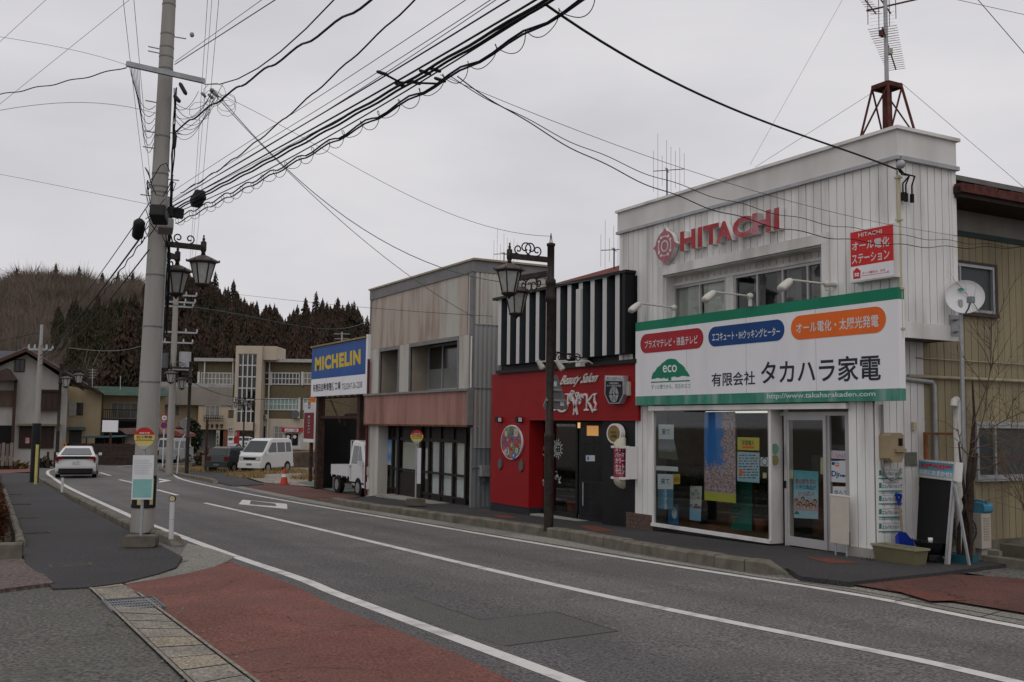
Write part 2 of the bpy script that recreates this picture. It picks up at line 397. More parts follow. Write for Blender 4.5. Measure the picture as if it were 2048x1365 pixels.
op=PXs([(485,1000),(573.9,1008.5),(574.8,1018.8),(477,1009)]); ip=PXs([(502,1002),(550.4,1007.9),(553.4,1013.3),(499,1009.4)])
struct(MB().add([p+Z_*.004 for p in op+ip],[(0,4,5,1),(1,5,6,2),(2,6,7,3),(3,7,4,0)]).build('road_frame_marking',MARK))
mark([(343,961.5),(318,966),(319,963),(330,961.5),(318,960.5),(318,957.5)])
pp=PXs([(827,1195),(962,1241),(1109,1224),(1236,1263),(1010,1293),(925,1268),(740,1207)])
sheet('road_patch',[p[:2]for p in pp],.002,ASPH_PATCH)
TAR=M('tar_joint',(.02,.02,.02),.7)
for a,b in((0,1),(1,2),(2,3),(3,4)):line_mark([pp[a],pp[b]],.012,.003,'tar_joint',TAR)
line_mark(PXs([(600,1268),(668,1262),(760,1253)]),.008,.011,'tar_joint',TAR)
redL=[tuple(p[:2])for p in PXs([(236,1173),(368,1150),(430,1135),(457,1123),(540,1153),(600,1178),(678.6,1219),(800,1265),(918,1311.5),(1027,1365)])]+[(-2,3.45),(-2,2.4)]+[tuple(p[:2])for p in PXs([(500,1365),(452,1331)])]
sheet('red_paving',redL,.007,REDPAD)
gutL=PXs([(160,1164.6),(246,1153.5),(320,1135),(353,1124),(375,1088),(420,1098),(470,1115),(457,1123),(430,1135),(368,1150),(255,1169.5)])
sheet('gutter_apron',[p[:2]for p in gutL],.009,GUT)
line_mark(smooth(PXs([(205,1161),(300,1145),(375,1123)]),4),.03,.011,'gutter_seam',TAR)
d0,d1=[p for p in PXs([(178,1179.5),(600,1590)])],[p for p in PXs([(279,1190),(700,1507)])]
def chan(t,u):return(d0[0]*(1-t)+d0[1]*t)*(1-u)+(d1[0]*(1-t)+d1[1]*t)*u
ch=MB(); ch.poly(gp([chan(0,0),chan(1,0),chan(1,1),chan(0,1)],.008),0)
Lc=(d0[1]-d0[0]).length; n_s=int(Lc/.5)
for i in range(n_s):
 t0,t1=(i+.03)/n_s,(i+.97)/n_s
 if t0*Lc>.62 and t0*Lc<1.2:continue
 q=[chan(t0,.1),chan(t1,.1),chan(t1,.9),chan(t0,.9)]
 ch.poly(gp(q,.022+.004*rnd.random()),1 if rnd.random()<.55 else 2)
for u in(0,.93):
 ch.poly(gp([chan(0,u),chan(1,u),chan(1,u+.07),chan(0,u+.07)],.03),1)
struct(ch.build('drain_channel',[TAR,SLABM,SLABY]))
mbq=MB().poly(gp(PXs([(178,1180),(163,1166),(222,1161),(250,1173)]),.012),0).poly(gp(PXs([(180,1181),(250,1174),(272,1186),(196,1190)]),.014),1)
struct(mbq.build('drain_cap',[SLABY,SLABM]))
def grate_at(c,L_,W_,ang,label,mat=GALV,bars=4,h=.02,group='drain grates in the paving'):
 t=thing('drain_grate',label,'drain grate',(c[0],c[1],G(c[0])+h),ang,group)
 f=MB()
 for y in(-W_/2,W_/2):f.box((-L_/2,y-.012,-.02),(L_/2,y+.012,.012))
 for x in(-L_/2,L_/2):f.box((x-.012,-W_/2+.012,-.02),(x+.012,W_/2-.012,.012))
 f.build('frame',mat,t,local=True)
 b=MB(); n_=max(6,int(W_/.03))
 b.box((-L_/2,-W_/2,-.024),(L_/2,W_/2,-.02),1)
 for i in range(1,n_):y=-W_/2+W_*i/n_; b.box((-L_/2+.012,y-.007,-.018),(L_/2-.012,y+.007,.006),0)
 for i in range(1,bars):x=-L_/2+L_*i/bars; b.box((x-.008,-W_/2+.012,-.0175),(x+.008,W_/2-.012,.009),2)
 b.build('grating',[mat,DARK,GALV if bars==5 else mat],t,local=True); return t
gq=PXs([(213.6,1201.7),(281.8,1197.3),(318.8,1224),(255,1230)]); gc=sum(gq,Vector())/4
dv=d0[1]-d0[0]
GRATE=M('grate_steel',(.12,.125,.135),.5,.2,10,metal=.3)
grate_at(gc,.75,.52,math.atan2(dv.y,dv.x),'blue grey steel grate set into the concrete drain channel in front',GRATE,5)
swL=[tuple(p[:2])for p in PXs([(107,1164.6),(178,1161.7),(246,1152.8),(320,1135),(353,1124.6),(365,1108),(267,1067),(142,1001.5),(80,961)],.1)]+[(-58,4.3),(-60,-6),(-40,-6)]+[tuple(p[:2])for p in PXs([(-60,1010),(10,990),(18,1022),(34,1087.5),(53,1120)],.1)]
slab('pavement_near',clipx(swL,-17.4,-1),.10,ASPH_DK)
fr_=clipx(swL,-17.4,1); hf=lambda p:G(p[0])+.10-.075*max(0,min(1,(p[0]+17.4)/3.2))
mb=MB(); mb.poly([Vector((p[0],p[1],hf(p)))for p in fr_])
n_=len(fr_); ar=sum(fr_[i][0]*fr_[(i+1)%n_][1]-fr_[(i+1)%n_][0]*fr_[i][1]for i in range(n_)); q=fr_ if ar>0 else fr_[::-1]
mb.add([(p[0],p[1],G(p[0])-.03)for p in q]+[(p[0],p[1],hf(p))for p in q],[(i,(i+1)%n_,n_+(i+1)%n_,n_+i)for i in range(n_)]); struct(mb.build('pavement_ramp',ASPH_DK))
sheet('red_crossing',[p[:2]for p in PXs([(-60,950),(68,944),(72,936),(-60,940)],.1)],.104,REDPAD)
slab('brick_paving',[tuple(p[:2])for p in PXs([(-120,1100),(0,1105),(53,1120),(107,1165),(0,1179),(-160,1195)],.05)],.05,BRICKP)
def kerb(name,line,w,h0,h1,mat=CONCD,seg=.6,taper0=False,taper1=False):
 """row of kerb stones: short chamfered lengths with open joints"""
 P_=[Vector((p[0],p[1]))for p in line]; cum=[0.]
 for i in range(1,len(P_)):cum.append(cum[-1]+(P_[i]-P_[i-1]).length)
 def at(s_):
  s_=max(0,min(cum[-1],s_)); i=max(k for k in range(len(cum))if cum[k]<=s_); i=min(i,len(P_)-2)
  return P_[i].lerp(P_[i+1],(s_-cum[i])/max(1e-6,cum[i+1]-cum[i]))
 k=max(1,int(cum[-1]/seg)); L_=cum[-1]/k; mb=MB(); ch_=.028
 for j in range(k):
  q=[at(j*L_+.006),at((j+.5)*L_),at((j+1)*L_-.006)]; dz=rnd.uniform(-.008,.008); dn=rnd.uniform(-.006,.006)
  a,b=strip_pts(q,w); hh=[h1+dz]*3
  if taper0 and j==0:hh[0]=.02
  if taper1 and j==k-1:hh[2]=.02
  vs=[]
  for i in range(3):
   u=(b[i]-a[i]).normalized(); sh=u*dn; z_=G(q[i].x)
   for p,z in((a[i],h0),(a[i],hh[i]-ch_),(a[i]+u*ch_,hh[i]),(b[i]-u*ch_,hh[i]),(b[i],hh[i]-ch_),(b[i],h0)):vs.append((p.x+sh.x,p.y+sh.y,z_+z))
  fs=[(i*6+m_,(i+1)*6+m_,(i+1)*6+m_+1,i*6+m_+1)for i in range(2)for m_ in range(5)]+[tuple(range(6)),tuple(range(12,18))[::-1]]
  mb.add(vs,fs)
 return struct(mb.build(name,mat))
kl=smooth(PXs([(372,1093),(320,1073),(267,1056),(205,1023),(140,990),(92,964)])+[Vector((-57,4.35,0)),Vector((-63,5.0,0))],5)
kl=[p-Vector((0,.12))for p in kl]
kerb('kerb_near',kl,.2,-.03,.15,taper0=True)
hb=[tuple(p[:2])for p in PXs([(-80,1108),(0,1112),(46,1109)],.1)]
kerb('hedge_kerb',[Vector(p)for p in hb],.14,-.03,.28,CONCD)
kerb('hedge_kerb',smooth(PXs([(42,1095),(28,1050),(16,1010),(8,985)],.1),3),.12,-.03,.22,CONCD)
for i,(px,py,L_,W_)in enumerate(((141,1134,.5,.28),(60,1067,.62,.22),(42,1037,.62,.2),(35,1010,.6,.2),(22,990,.6,.2))):
 p=PG(px,py,.1 if i else .035)
 grate_at(p,W_,L_,0,['small slotted steel cover nearest the camera in the dark pavement','slotted steel cover beside the hedge bed in the dark pavement','brownish slotted cover in the pavement just beyond the steel one','pale slotted cover further up the dark pavement','farthest slotted cover up the dark pavement by the hedge'][i],M('cover_%d'%(i%2),((.10,.085,.075),(.075,.072,.07))[i%2],.7),4,.108 if i else .052)
kr=smooth([tuple(p[:2])for p in PXs([(1561,1149),(1500,1146),(1300,1112),(1106,1076),(900,1045),(700,1015.5),(657,1006)])],5)
kr=[p+Vector((0,.14))for p in kr]
kerb('kerb_far',kr[::-1],.24,-.03,.17,taper1=True,taper0=True)
swR=[tuple(p[:2])for p in kr[::-1]]+[tuple(p[:2])for p in PXs([(1600,1154),(1698,1166),(1880,1146.6)],.06)]+[(-9.2,13.2),(-31.2,13.2)]+[tuple(p[:2])for p in PXs([(727,994)],.07)]
slab('pavement_far',swR,.07,ASPH_DK)
sheet('red_paving_far',[tuple(p[:2])for p in PXs([(1700,1168),(1869.7,1147.6)],.03)]+[(-8.5,12.1),(0,12.5),(0,9.6)]+[tuple(p[:2])for p in PXs([(2048,1226)],.03)],.03,REDFAR)
sheet('red_paving_strip',[p[:2]for p in PXs([(1770,1175),(1830,1180),(1935,1201),(1860,1202)],.034)],.034,REDPAD2)
for q in([(1610,1115),(1660,1117),(1722,1127),(1660,1128)],[(1155,1052),(1190,1052),(1235,1063),(1190,1064)],[(985,1030),(1010,1030),(1040,1037),(1000,1037)]):
 sheet('red_paving_patch',[p[:2]for p in PXs(q,.07)],.074,REDPAD2)
gutR=PXs([(1526,1153),(1300,1115.5),(1106,1078),(900,1047),(657,1007),(466,970),(462,974),(600,1003),(760,1031),(1000,1072),(1300,1121),(1700,1184),(2048,1252)])+[Vector((0,8.9,0)),Vector((0,9.6,0))]+PXs([(2048,1228),(1716,1169),(1690,1169)])
sheet('gutter_far',[p[:2]for p in gutR],.006,GUT)
line_mark(PXs([(1560,1160),(1690,1178),(2048,1243)]),.02,.009,'gutter_seam',TAR)
for a,b in(((1683,1174),(1697,1166.5)),((1790,1205),(1840,1192)),((1960,1236),(2010,1222))):line_mark(PXs([a,b]),.012,.009,'gutter_seam',TAR)
asph_r=[(-9.4,12.1),(-8.3,12.0),(8,12.6),(8,30),(-9.4,30)]
sheet('yard_asphalt',asph_r,.02,ASPH_LOT)
sheet('red_driveway',[p[:2]for p in PXs([(466,969),(528,966.5),(600,972),(723,993),(655,1004),(560,988)],.01)],.012,REDFAR)
swF=smooth(PXs([(470,969),(440,963),(400,951),(360,943),(320,934)],.1),4)
slab('pavement_corner',[tuple(p[:2])for p in swF]+[(-86,32),(-80,30),(-74,20),(-66,16.2),(-58,14.2)]+[tuple(p[:2])for p in PXs([(470,948),(528,966)],.1)],.04,ASPH_DK)
kf=smooth([(-90,33)]+[(-82.5,21),(-76,14.9)]+[tuple(p[:2])for p in PXs([(322,938),(345,947),(380,955),(416,962),(432,967)],.03)],5)
kerb('kerb_corner',kf,.2,-.03,.16,taper1=True)
sheet('gravel_lot',[tuple(p[:2])for p in PXs([(470,949),(528,966),(610,973),(680,980)])]+[(-31.2,12.4),(-31.2,46),(-70,46),(-66,17)],.012,GRAVEL)
sheet('green_pad',[p[:2]for p in PXs([(594,966),(650,962),(720,968),(735,992),(722,993),(650,980)])],.016,GREENPAD)
# ================================================================ WHITE APPLIANCE SHOP
def planks(mb,fr,u0,u1,v0,v1,pitch=.16,gap=.014,d=.02,holes=(),mi=0,off=0.):
 n=max(1,int(round((u1-u0)/pitch))); p=(u1-u0)/n
 for i in range(n):
  a,b=u0+i*p+gap/2,u0+(i+1)*p-gap/2
  cuts=[(h[1],h[3])for h in holes if h[0]<b-.02 and h[2]>a+.02]
  segs=[(v0,v1)]
  for c0,c1 in cuts:
   ns=[]
   for s0,s1 in segs:
    if c1<=s0 or c0>=s1:ns.append((s0,s1)); continue
    if c0>s0:ns.append((s0,c0))
    if c1<s1:ns.append((c1,s1))
   segs=ns
  dd=d+rnd.uniform(-.002,.002)
  for s0,s1 in segs:mb.prism(fr,[(a,s0),(b,s0),(b,s1),(a,s1)],off,off+dd,mi)
def rectp(mb,fr,u0,v0,u1,v1,n0,n1,mi=0):return mb.prism(fr,[(u0,v0),(u1,v0),(u1,v1),(u0,v1)],n0,n1,mi)
def rrect(u0,v0,u1,v1,r,k=8):
 o=[]
 for cx,cy,a in((u1-r,v0+r,-90),(u1-r,v1-r,0),(u0+r,v1-r,90),(u0+r,v0+r,180)):
  for i in range(k+1):t=radians(a+90*i/k); o.append((cx+r*cos(t),cy+r*sin(t)))
 return o
def ring(mb,fr,c,r0,r1,n0,n1,mi=0,a0=0,a1=360,k=28,sx=1.):
 full=a1-a0>=360
 for i in range(k):
  t0,t1=radians(a0+(a1-a0)*i/k),radians(a0+(a1-a0)*(i+1)/k)
  mb.prism(fr,[(c[0]+sx*r0*cos(t0),c[1]+r0*sin(t0)),(c[0]+sx*r1*cos(t0),c[1]+r1*sin(t0)),(c[0]+sx*r1*cos(t1),c[1]+r1*sin(t1)),(c[0]+sx*r0*cos(t1),c[1]+r0*sin(t1))],n0,n1,mi)
def circ(c,r,k=24,sx=1.):return[(c[0]+sx*r*cos(2*pi*i/k),c[1]+r*sin(2*pi*i/k))for i in range(k)]
SX0,SX1,SXL=-16.95,-10.0,-10.5
ZB,ZT=-2.1,4.41
zmould=qy(1792,318)[1]
shop=thing('appliance_shop','white plank two-storey shop with green and white sign board at right','shop',(-13.5,12,-2.0))
f12=FY(12.); fS=FX(SX1); fL_=FX(SXL)
GROOVE=M('groove_grey',(.11,.105,.10),.9,.2,4)
rx0,rx1=qy(1330,580)[0],qy(1648,520)[0]; rz1=qy(1649,489)[1]; rz0=.9
zs=1.35; gz=.40
ux0=qy(1256,900)[0]; sfx0,sfx1=qy(1308,900)[0],qy(1700,950)[0]; lx1=SXL
wall=MB()
wall.box((SX0,12.0,.42),(rx0,12.3,ZT-.03),0); wall.box((rx1,12.0,.42),(SXL,12.3,zs),0); wall.box((rx1,12.0,zs),(SX1,12.3,ZT-.03),0); wall.box((rx0,12.0,rz1),(rx1,12.3,ZT-.03),0); wall.box((rx0,12.0,.42),(rx1,12.3,rz0),0)
wall.box((SX1-.3,12.3,zs),(SX1,13.26,ZT-.03),0)
wall.box((SX0,12.3,.42),(SX0+.2,20,ZT-.03),0); wall.box((SX0,19.8,-2.1),(SXL,20,ZT-.03),0)
wall.box((ux0,12.0,-2.1),(sfx0,12.3,.42),0); wall.box((sfx1,12.0,-2.1),(lx1,12.3,.42),0)
wall.box((lx1-.25,12.3,-2.1),(lx1,13.08,zs),0); wall.box((lx1-.25,13.08,-2.1),(lx1-.02,19.8,ZT-.6),0)
wall.box((SX0+.2,12.3,-2.1),(SX0+.35,19.8,.42),0); wall.box((SX0+.2,12.3,.42),(lx1-.25,19.8,.5),0); wall.box((lx1-.25,12.0,zs-.02),(SX1-.01,13.25,zs+.0),0)
wall.box((rx0-.02,12.9,rz0-.1),(rx1+.02,12.95,rz1+.1),0)
wall.build('wall',GROOVE,shop)
cl_=MB()
planks(cl_,f12,SX0,SX1,.45,zmould,holes=[(rx0-.05,rz0-.1,rx1+.05,rz1+.08),(SXL-.02,.3,SX1+.1,zs)])
planks(cl_,fS,12.0,13.26,zs+.2,zmould)
planks(cl_,f12,ux0,sfx0,qy(1285,1030)[1],.42); planks(cl_,f12,sfx1,lx1,qy(1725,1095)[1],.42)
planks(cl_,fL_,12.0,13.08,-1.68,zs)
rectp(cl_,f12,SX1-.12,zs,SX1,zmould,.021,.03); rectp(cl_,fS,11.99,zs,12.1,zmould,.021,.03); rectp(cl_,fS,13.16,zs,13.26,zmould,.021,.03)
rectp(cl_,f12,lx1-.09,-1.7,lx1,.42,.021,.03); rectp(cl_,fL_,11.99,-1.7,12.09,zs,.021,.03)
cl_.build('plank_cladding',WHITE,shop)
tr=MB()
rectp(tr,fS,11.96,zs-.03,13.28,zs+.2,.0,.034)
rectp(tr,f12,SX1-.5,zs-.03,SX1+.03,zs+.2,.0,.033)
lw_=.14
rectp(tr,f12,rx0-lw_,rz1,rx1+lw_,rz1+.17,0,.06); rectp(tr,f12,rx1,rz0-.2,rx1+lw_,rz1,0,.058); rectp(tr,f12,rx0-lw_,rz0-.2,rx0,rz1,0,.058)
tr.box((rx0-.01,12.001,rz0-.1),(rx0+.03,12.4,rz1),0); tr.box((rx0+.03,12.001,rz1-.025),(rx1,12.4,rz1),0); tr.box((rx1-.03,12.001,rz0-.1),(rx1,12.4,rz1-.025),0)
tr.build('trim',WHITE2,shop)
pa=MB()
pa.box((SX0-.03,11.955,zmould+.03),(SX1+.045,12.3,ZT-.05),0); pa.box((SX1-.3,12.3,zmould+.03),(SX1+.045,13.26,ZT-.05),0)
pa.build('parapet',PARA,shop)
co=MB()
co.box((SX0-.06,11.91,ZT-.05),(SX1+.09,12.34,ZT),0); co.box((SX1-.34,12.34,ZT-.05),(SX1+.09,13.31,ZT),0)
co.box((SX0-.05,11.925,zmould-.025),(SX1+.07,12.0,zmould+.03),1); co.box((SX1,12.0,zmould-.03),(SX1+.09,13.28,zmould+.03),1)
co.box((SX0-.02,12.0,ZT),(SX1+.04,12.3,ZT+.02),2)
co.build('coping',[WHITE2,GALV,RUSTR],shop)
MB().box((SX0+.2,12.3,ZT-.5),(SX1-.3,19.8,ZT-.42)).build('roof',M('roof_sheet',(.16,.15,.15),.7),shop)
WIN_DK=M('window_dark_glass',(.028,.03,.031),.12,.2,3,spec=.5)
CURT=M('curtain_grey',(.22,.21,.20),.8,.15,5,streak=8)
BLIND=M('blind_cream',(.62,.61,.55),.7,.1,2,streak=4,dirt=(.18,.17,.15),dirt_amt=.5)
wy=PX(1352,600,rx0).y; wy=max(12.25,min(wy,12.45)); fW=FY(wy)
wz1=qy(1649,521,wy)[1]
m=MB(); planks(m,fW,rx0+.03,rx1-.03,wz1+.05,rz1-.025); m.build('transom_cladding',WHITE2,shop)
wl,wm0,wm1,wr=qy(1352,620,wy)[0],qy(1457,600,wy)[0],qy(1472,600,wy)[0],qy(1650,560,wy)[0]
def sash(name,fr,u0,v0,u1,v1,mull,parent,matf,matg,fw=.05,d=.05,back=None,rails=()):
 """window part with its frame; panes are the glass sub-parts"""
 m=MB()
 rectp(m,fr,u0,v0,u0+fw,v1,0,d); rectp(m,fr,u1-fw,v0,u1,v1,0,d); rectp(m,fr,u0+fw,v0,u1-fw,v0+fw,0,d*.96); rectp(m,fr,u0+fw,v1-fw,u1-fw,v1,0,d*.96)
 for x in mull:rectp(m,fr,x-fw*.4,v0+fw,x+fw*.4,v1-fw,0,d*.9)
 for z in rails:rectp(m,fr,u0+fw,z-fw*.35,u1-fw,z+fw*.35,0,d*.8)
 o=m.build(name,matf,parent)
 g_=MB(); rectp(g_,fr,u0+fw,v0+fw,u1-fw,v1-fw,.004,.012); g_.build('pane',matg,o)
 return o
GL=glass('shop_glass',(.93,.96,.95),.06,.96)
GLW=glass('window_glass',(.93,.95,.95),.05,.95)
o=sash('window',fW,wl,rz0,wm0,wz1,[qy(1403,600,wy)[0]],shop,ALU,GLW)
m=MB(); n_=2
bx=[wl+.05,qy(1401,600,wy)[0],qy(1405,600,wy)[0],wm0-.05]
fB=FY(wy+.05)
rectp(m,fB,bx[0],rz0,bx[1],wz1,0,.01); rectp(m,fB,bx[2],rz0,bx[3],wz1,0,.01); m.build('blind',BLIND,o)
o=sash('window',fW,wm1,rz0,wr,wz1,[qy(1518,580,wy)[0],qy(1569,570,wy)[0],qy(1619,560,wy)[0]],shop,ALU,GLW)
def curtain(mb,fr,u0,u1,v0,v1,amp=.03,per=.12,n0=0.,mi=0):
 k=max(4,int((u1-u0)/per*6)); o_,ex,ez=fr; nn=ex.cross(ez); vs=[]
 for i in range(k+1):
  u=u0+(u1-u0)*i/k; d=n0+amp*sin(2*pi*(u-u0)/per+1.3*sin(u*3))
  vs+=[o_+ex*u+ez*v0+nn*d,o_+ex*u+ez*v1+nn*(d*.6)]
 mb.add(vs,[(2*i,2*i+2,2*i+3,2*i+1)for i in range(k)],mi,True)
m=MB(); fB=FY(wy+.14)
cx=qy(1520,580,wy)[0]; cx2=qy(1600,560,wy)[0]
curtain(m,fB,wm1+.3,cx,rz0,wz1); curtain(m,fB,cx+.25,cx2-.1,rz0,wz1); curtain(m,fB,cx2+.05,wr-.02,rz0,wz1); m.build('curtain',CURT,o)
m=MB(); rectp(m,fW,wm0,rz0,wm1,wz1,0,.06); rectp(m,fW,wl,wz1,wr,wz1+.05,0,.07); m.build('window_post',WHITE2,shop)
BRK=M('brick_plinth',(.115,.075,.06),.85,.3,30)
m=MB(); bz1=qy(1285,1028)[1]
for k in range(5):
 zb=-2.08+k*(bz1+2.08)/5; ofs=.1*(k%2)
 x=ux0-ofs*.5
 while x<sfx0-.02:
  a,b=max(x,ux0),min(x+.2,sfx0)
  if b-a>.02:m.box((a+.004,11.955,zb+.006),(b-.004,12.0,zb+(bz1+2.08)/5-.006),0)
  x+=.21
m.box((ux0,11.965,-2.1),(sfx0,12.0,bz1),1); m.build('brick_plinth',[BRK,CONCD],shop)
m=MB(); m.box((sfx1,11.93,-2.1),(lx1+.03,12.0,qy(1725,1095)[1]),0); m.box((lx1,12.0,-2.1),(lx1+.03,13.08,-1.68),0); m.build('concrete_plinth',CONC,shop)
fz1=qy(1500,812)[1]; hz=qy(1500,820)[1]
gz0=qy(1312,1046)[1]; sill0=qy(1312,1062)[1]
dx0,dx1=qy(1571,950)[0],qy(1658,950)[0]; px_=qy(1545,950)[0]; px2=qy(1562,950)[0]
yb=11.95; dyy=12.16
gzf=G(-12)+.07
m=MB()
m.box((sfx0-.05,11.90,hz-.0),(sfx1+.03,12.02,fz1+.02))
m.box((sfx0,yb-.03,gzf+.02),(px_+.02,yb+.07,gz0))
m.box((sfx0,yb,gz0),(sfx0+.05,yb+.06,hz)); m.box((px_-.03,yb,gz0),(px_+.02,yb+.06,hz))
m.box((px_-.03,yb+.06,gz0),(px_+.02,dyy+.05,hz)); m.box((px_-.03,yb+.07,gzf+.02),(px_+.02,dyy+.05,gz0))
m.box((px2-.06,dyy-.03,gzf),(px2+.04,dyy+.07,hz))
m.build('storefront_frame',WHITE2,shop)
gpn=MB(); gpn.box((sfx0+.05,yb+.02,gz0),(px_-.03,yb+.028,hz)); gpn.box((px_-.012,yb+.06,gz0),(px_-.004,dyy,hz)); gpn.build('display_glass',GL,shop)
m=MB(); xm=qy(1540,900)[0]; m.box((xm-.008,yb+.012,gz0),(xm+.008,yb+.036,hz)); m.build('glass_joint',ALU,shop)
dz1=qy(1600,832,dyy)[1]; door=MB(); fd=FY(dyy); fw=.06
ddx0,ddx1=qy(1573,950,dyy)[0],qy(1657,950,dyy)[0]; sl1=qy(1697,950,dyy)[0]
rectp(door,fd,ddx0,gzf+.02,ddx0+fw,dz1,0,.05); rectp(door,fd,ddx1-fw,gzf+.02,ddx1,dz1,0,.05); rectp(door,fd,ddx0+fw,gzf+.02,ddx1-fw,gzf+.16,0,.048); rectp(door,fd,ddx0+fw,dz1-.07,ddx1-fw,dz1,0,.048)
od=door.build('door',ALU,shop)
m=MB(); rectp(m,fd,ddx0+fw,gzf+.16,ddx1-fw,dz1-.07,.01,.018); m.build('door_glass',GL,od)
m=MB(); rectp(m,fd,ddx0+.015,-.98,ddx0+.045,-.86,.05,.065); m.build('handle',DARK,od)
m=MB(); fsd=FY(dyy+.03)
rectp(m,fsd,ddx1,gzf+.02,sl1,gzf+.35,0,.05); rectp(m,fsd,ddx1,gzf+.35,ddx1+.05,dz1,0,.05); rectp(m,fsd,sl1-.04,gzf+.35,sl1+.1,dz1,0,.05)
rectp(m,fsd,ddx0-.1,dz1,sl1+.1,dz1+.06,0,.07); m.build('sidelight_frame',ALU,shop)
m=MB(); rectp(m,fsd,ddx1+.05,gzf+.35,sl1-.04,dz1,.01,.018); m.build('sidelight_glass',GL,shop)
m=MB(); rectp(m,fsd,ddx0-.1,dz1+.06,sl1+.1,hz,0,.03); m.build('transom_panel',M('transom_grey',(.22,.215,.21),.6),shop)
INT=M('interior_wall',(.16,.135,.11),.8,.1,1); INTD=M('interior_floor',(.10,.09,.08),.6)
WOODI=M('interior_wood',(.16,.075,.035),.6,.2,5)
m=MB(); iy=15.2
m.box((SX0+.36,iy,-2.1),(lx1-.26,iy+.05,.41),0); m.box((SX0+.36,12.35,-2.1),(lx1-.26,iy,gzf-.02),1); m.box((sfx1+.01,12.31,-1.95),(sfx1+.05,iy,.40),0)
m.box((SX0+.36,12.31,.30),(lx1-.26,iy,.41),0)
m.build('interior',[INT,INTD],shop)
m=MB()
m.box((-15.4,13.2,gzf),(-14.7,13.6,-.3)); m.box((-13.3,13.6,gzf),(-11.9,14.3,-.75)); m.box((-12.2,14.6,gzf),(-11.0,15.1,.0)); m.box((-16.2,12.5,gzf),(-12.9,12.9,gzf+.12)); m.box((-15.0,12.55,gzf),(-14.94,12.6,.2)); m.box((-14.55,12.75,gzf),(-14.49,12.8,.2))
m.build('shelving',WOODI,shop)
m=MB(); m.box((-12.9,13.55,-.75),(-12.1,13.6,-.28)); m.box((-15.3,13.15,-.3),(-14.8,13.2,.05)); m.box((-13.9,14.2,gzf),(-13.4,14.7,-.5)); m.build('appliance_stock',[M('appliance_grey',(.20,.20,.21),.4)],shop)
m=MB(); a_=qy(1412,819,12.3); b_=qy(1556,816,12.3); m.cyl((a_[0],12.3,.27),(b_[0],12.3,.27),.018,n=8); m.build('fluorescent_tube',emis('tube_glow',(1,.97,.86),.6),shop)
# ---------------------------------------------------------------- sign board (thing of its own)
ys=11.86; fG=FY(ys)
s0,s1=qy(1271,730,ys)[0],qy(1797.5,690,ys)[0]; z0,z1=qy(1797,801.5,ys)[1],qy(1797,574,ys)[1]
GREEN=M('sign_green',(.012,.19,.105),.4,.08,1.5,streak=5)
GREENF=M('sign_green_faded',(.045,.22,.15),.45,.25,2.5,streak=6,dirt=(.30,.42,.38),dirt_amt=.8,dscale=3)
SRED=M('sign_red',(.36,.022,.03),.4,.08,2); SBLUE=M('sign_blue',(.012,.055,.19),.4,.08,2); SORG=M('sign_orange',(.72,.14,.022),.4,.08,2)
INK=M('sign_ink',(.028,.033,.045),.45,.25,3)
board=thing('shop_signboard','long white sign board with green borders and three coloured ovals over the shop window','sign',((s0+s1)/2,ys,z0))
gb1=qy(1797,598,ys)[1]; gb0=qy(1797,777,ys)[1]
m=MB(); rectp(m,fG,s0,gb0,s1,gb1,-.13,0,0)
for k in range(1,4):
 xx=s0+(s1-s0)*k/4; rectp(m,fG,xx-.003,gb0,xx+.003,gb1,0,.0015,1)
m.build('panel',[SIGNW,GALV],board)
m=MB(); rectp(m,fG,s0,gb1,s1,z1,-.13,.002); m.build('top_border',GREEN,board)
m=MB(); rectp(m,fG,s0,z0,s1,gb0,-.13,.002); m.build('bottom_border',GREENF,board)
def pill(u0,v0,u1,v1,mat,s,q,name='product_pill'):
 m=MB(); m.prism(fG,rrect(u0,v0,u1,v1,(v1-v0)/2-.001),.001,.004); o=m.build(name,mat,board)
 t=MB(); put_text(t,fG,s,q,.006,.012); t.build('lettering',PAPER,o)
def Q(bl,br,tr,tl,Y=ys):return tuple(qy(*p,Y)for p in(bl,br,tr,tl))
pill(qy(1281,687,ys)[0],qy(1340,702.5,ys)[1],qy(1407,678,ys)[0],qy(1340,663,ys)[1],SRED,'プラズマテレビ・液晶テレビ',Q((1290,698),(1395.6,688),(1395.6,670),(1290,682)))
pill(qy(1417,675,ys)[0],qy(1493,687.7,ys)[1],qy(1569,662,ys)[0],qy(1493,646.6,ys)[1],SBLUE,'エコキュート・IHクッキングヒーター',Q((1424.6,684),(1560.4,672),(1560.4,654),(1424.6,666)))
pill(qy(1582,655,ys)[0],qy(1677,673,ys)[1],qy(1772,635,ys)[0],qy(1677,622.4,ys)[1],SORG,'オール電化・太陽光発電',Q((1592.8,668),(1757.6,654),(1757.6,629),(1592.8,646.6)))
m=MB(); put_text(m,fG,'タカハラ家電',Q((1522,769.5),(1762,761),(1762,708),(1522,723)),.003,.016); m.build('lettering',INK,board)
m=MB(); put_text(m,fG,'有限会社',Q((1423,774),(1510.4,770),(1510.4,742),(1423,747)),.003,.014); m.build('lettering',INK,board)
m=MB(); put_text(m,fG,'http://www.takaharakaden.com',Q((1534.5,801),(1751.5,795.5),(1751.5,782.5),(1534.5,787.5)),.005,.02); m.build('lettering',M('sign_pale_lettering',(.5,.6,.56),.5),board)
def c3(x,y):return qy(1240+x*.2198,540+y*.2198,ys)
m=MB()
m.prism(fG,[c3(*p)for p in((285,992),(300,940),(318,925),(340,890),(365,872),(385,850),(410,832),(430,815),(470,808),(510,815),(530,838),(550,855),(568,866),(590,890),(600,915),(615,930),(637,968),(620,972),(600,966),(560,965),(540,975),(520,978),(495,970),(466,978),(468,1006),(440,1008),(440,985),(420,992),(400,982),(380,990),(340,982),(310,994))],.001,.004)
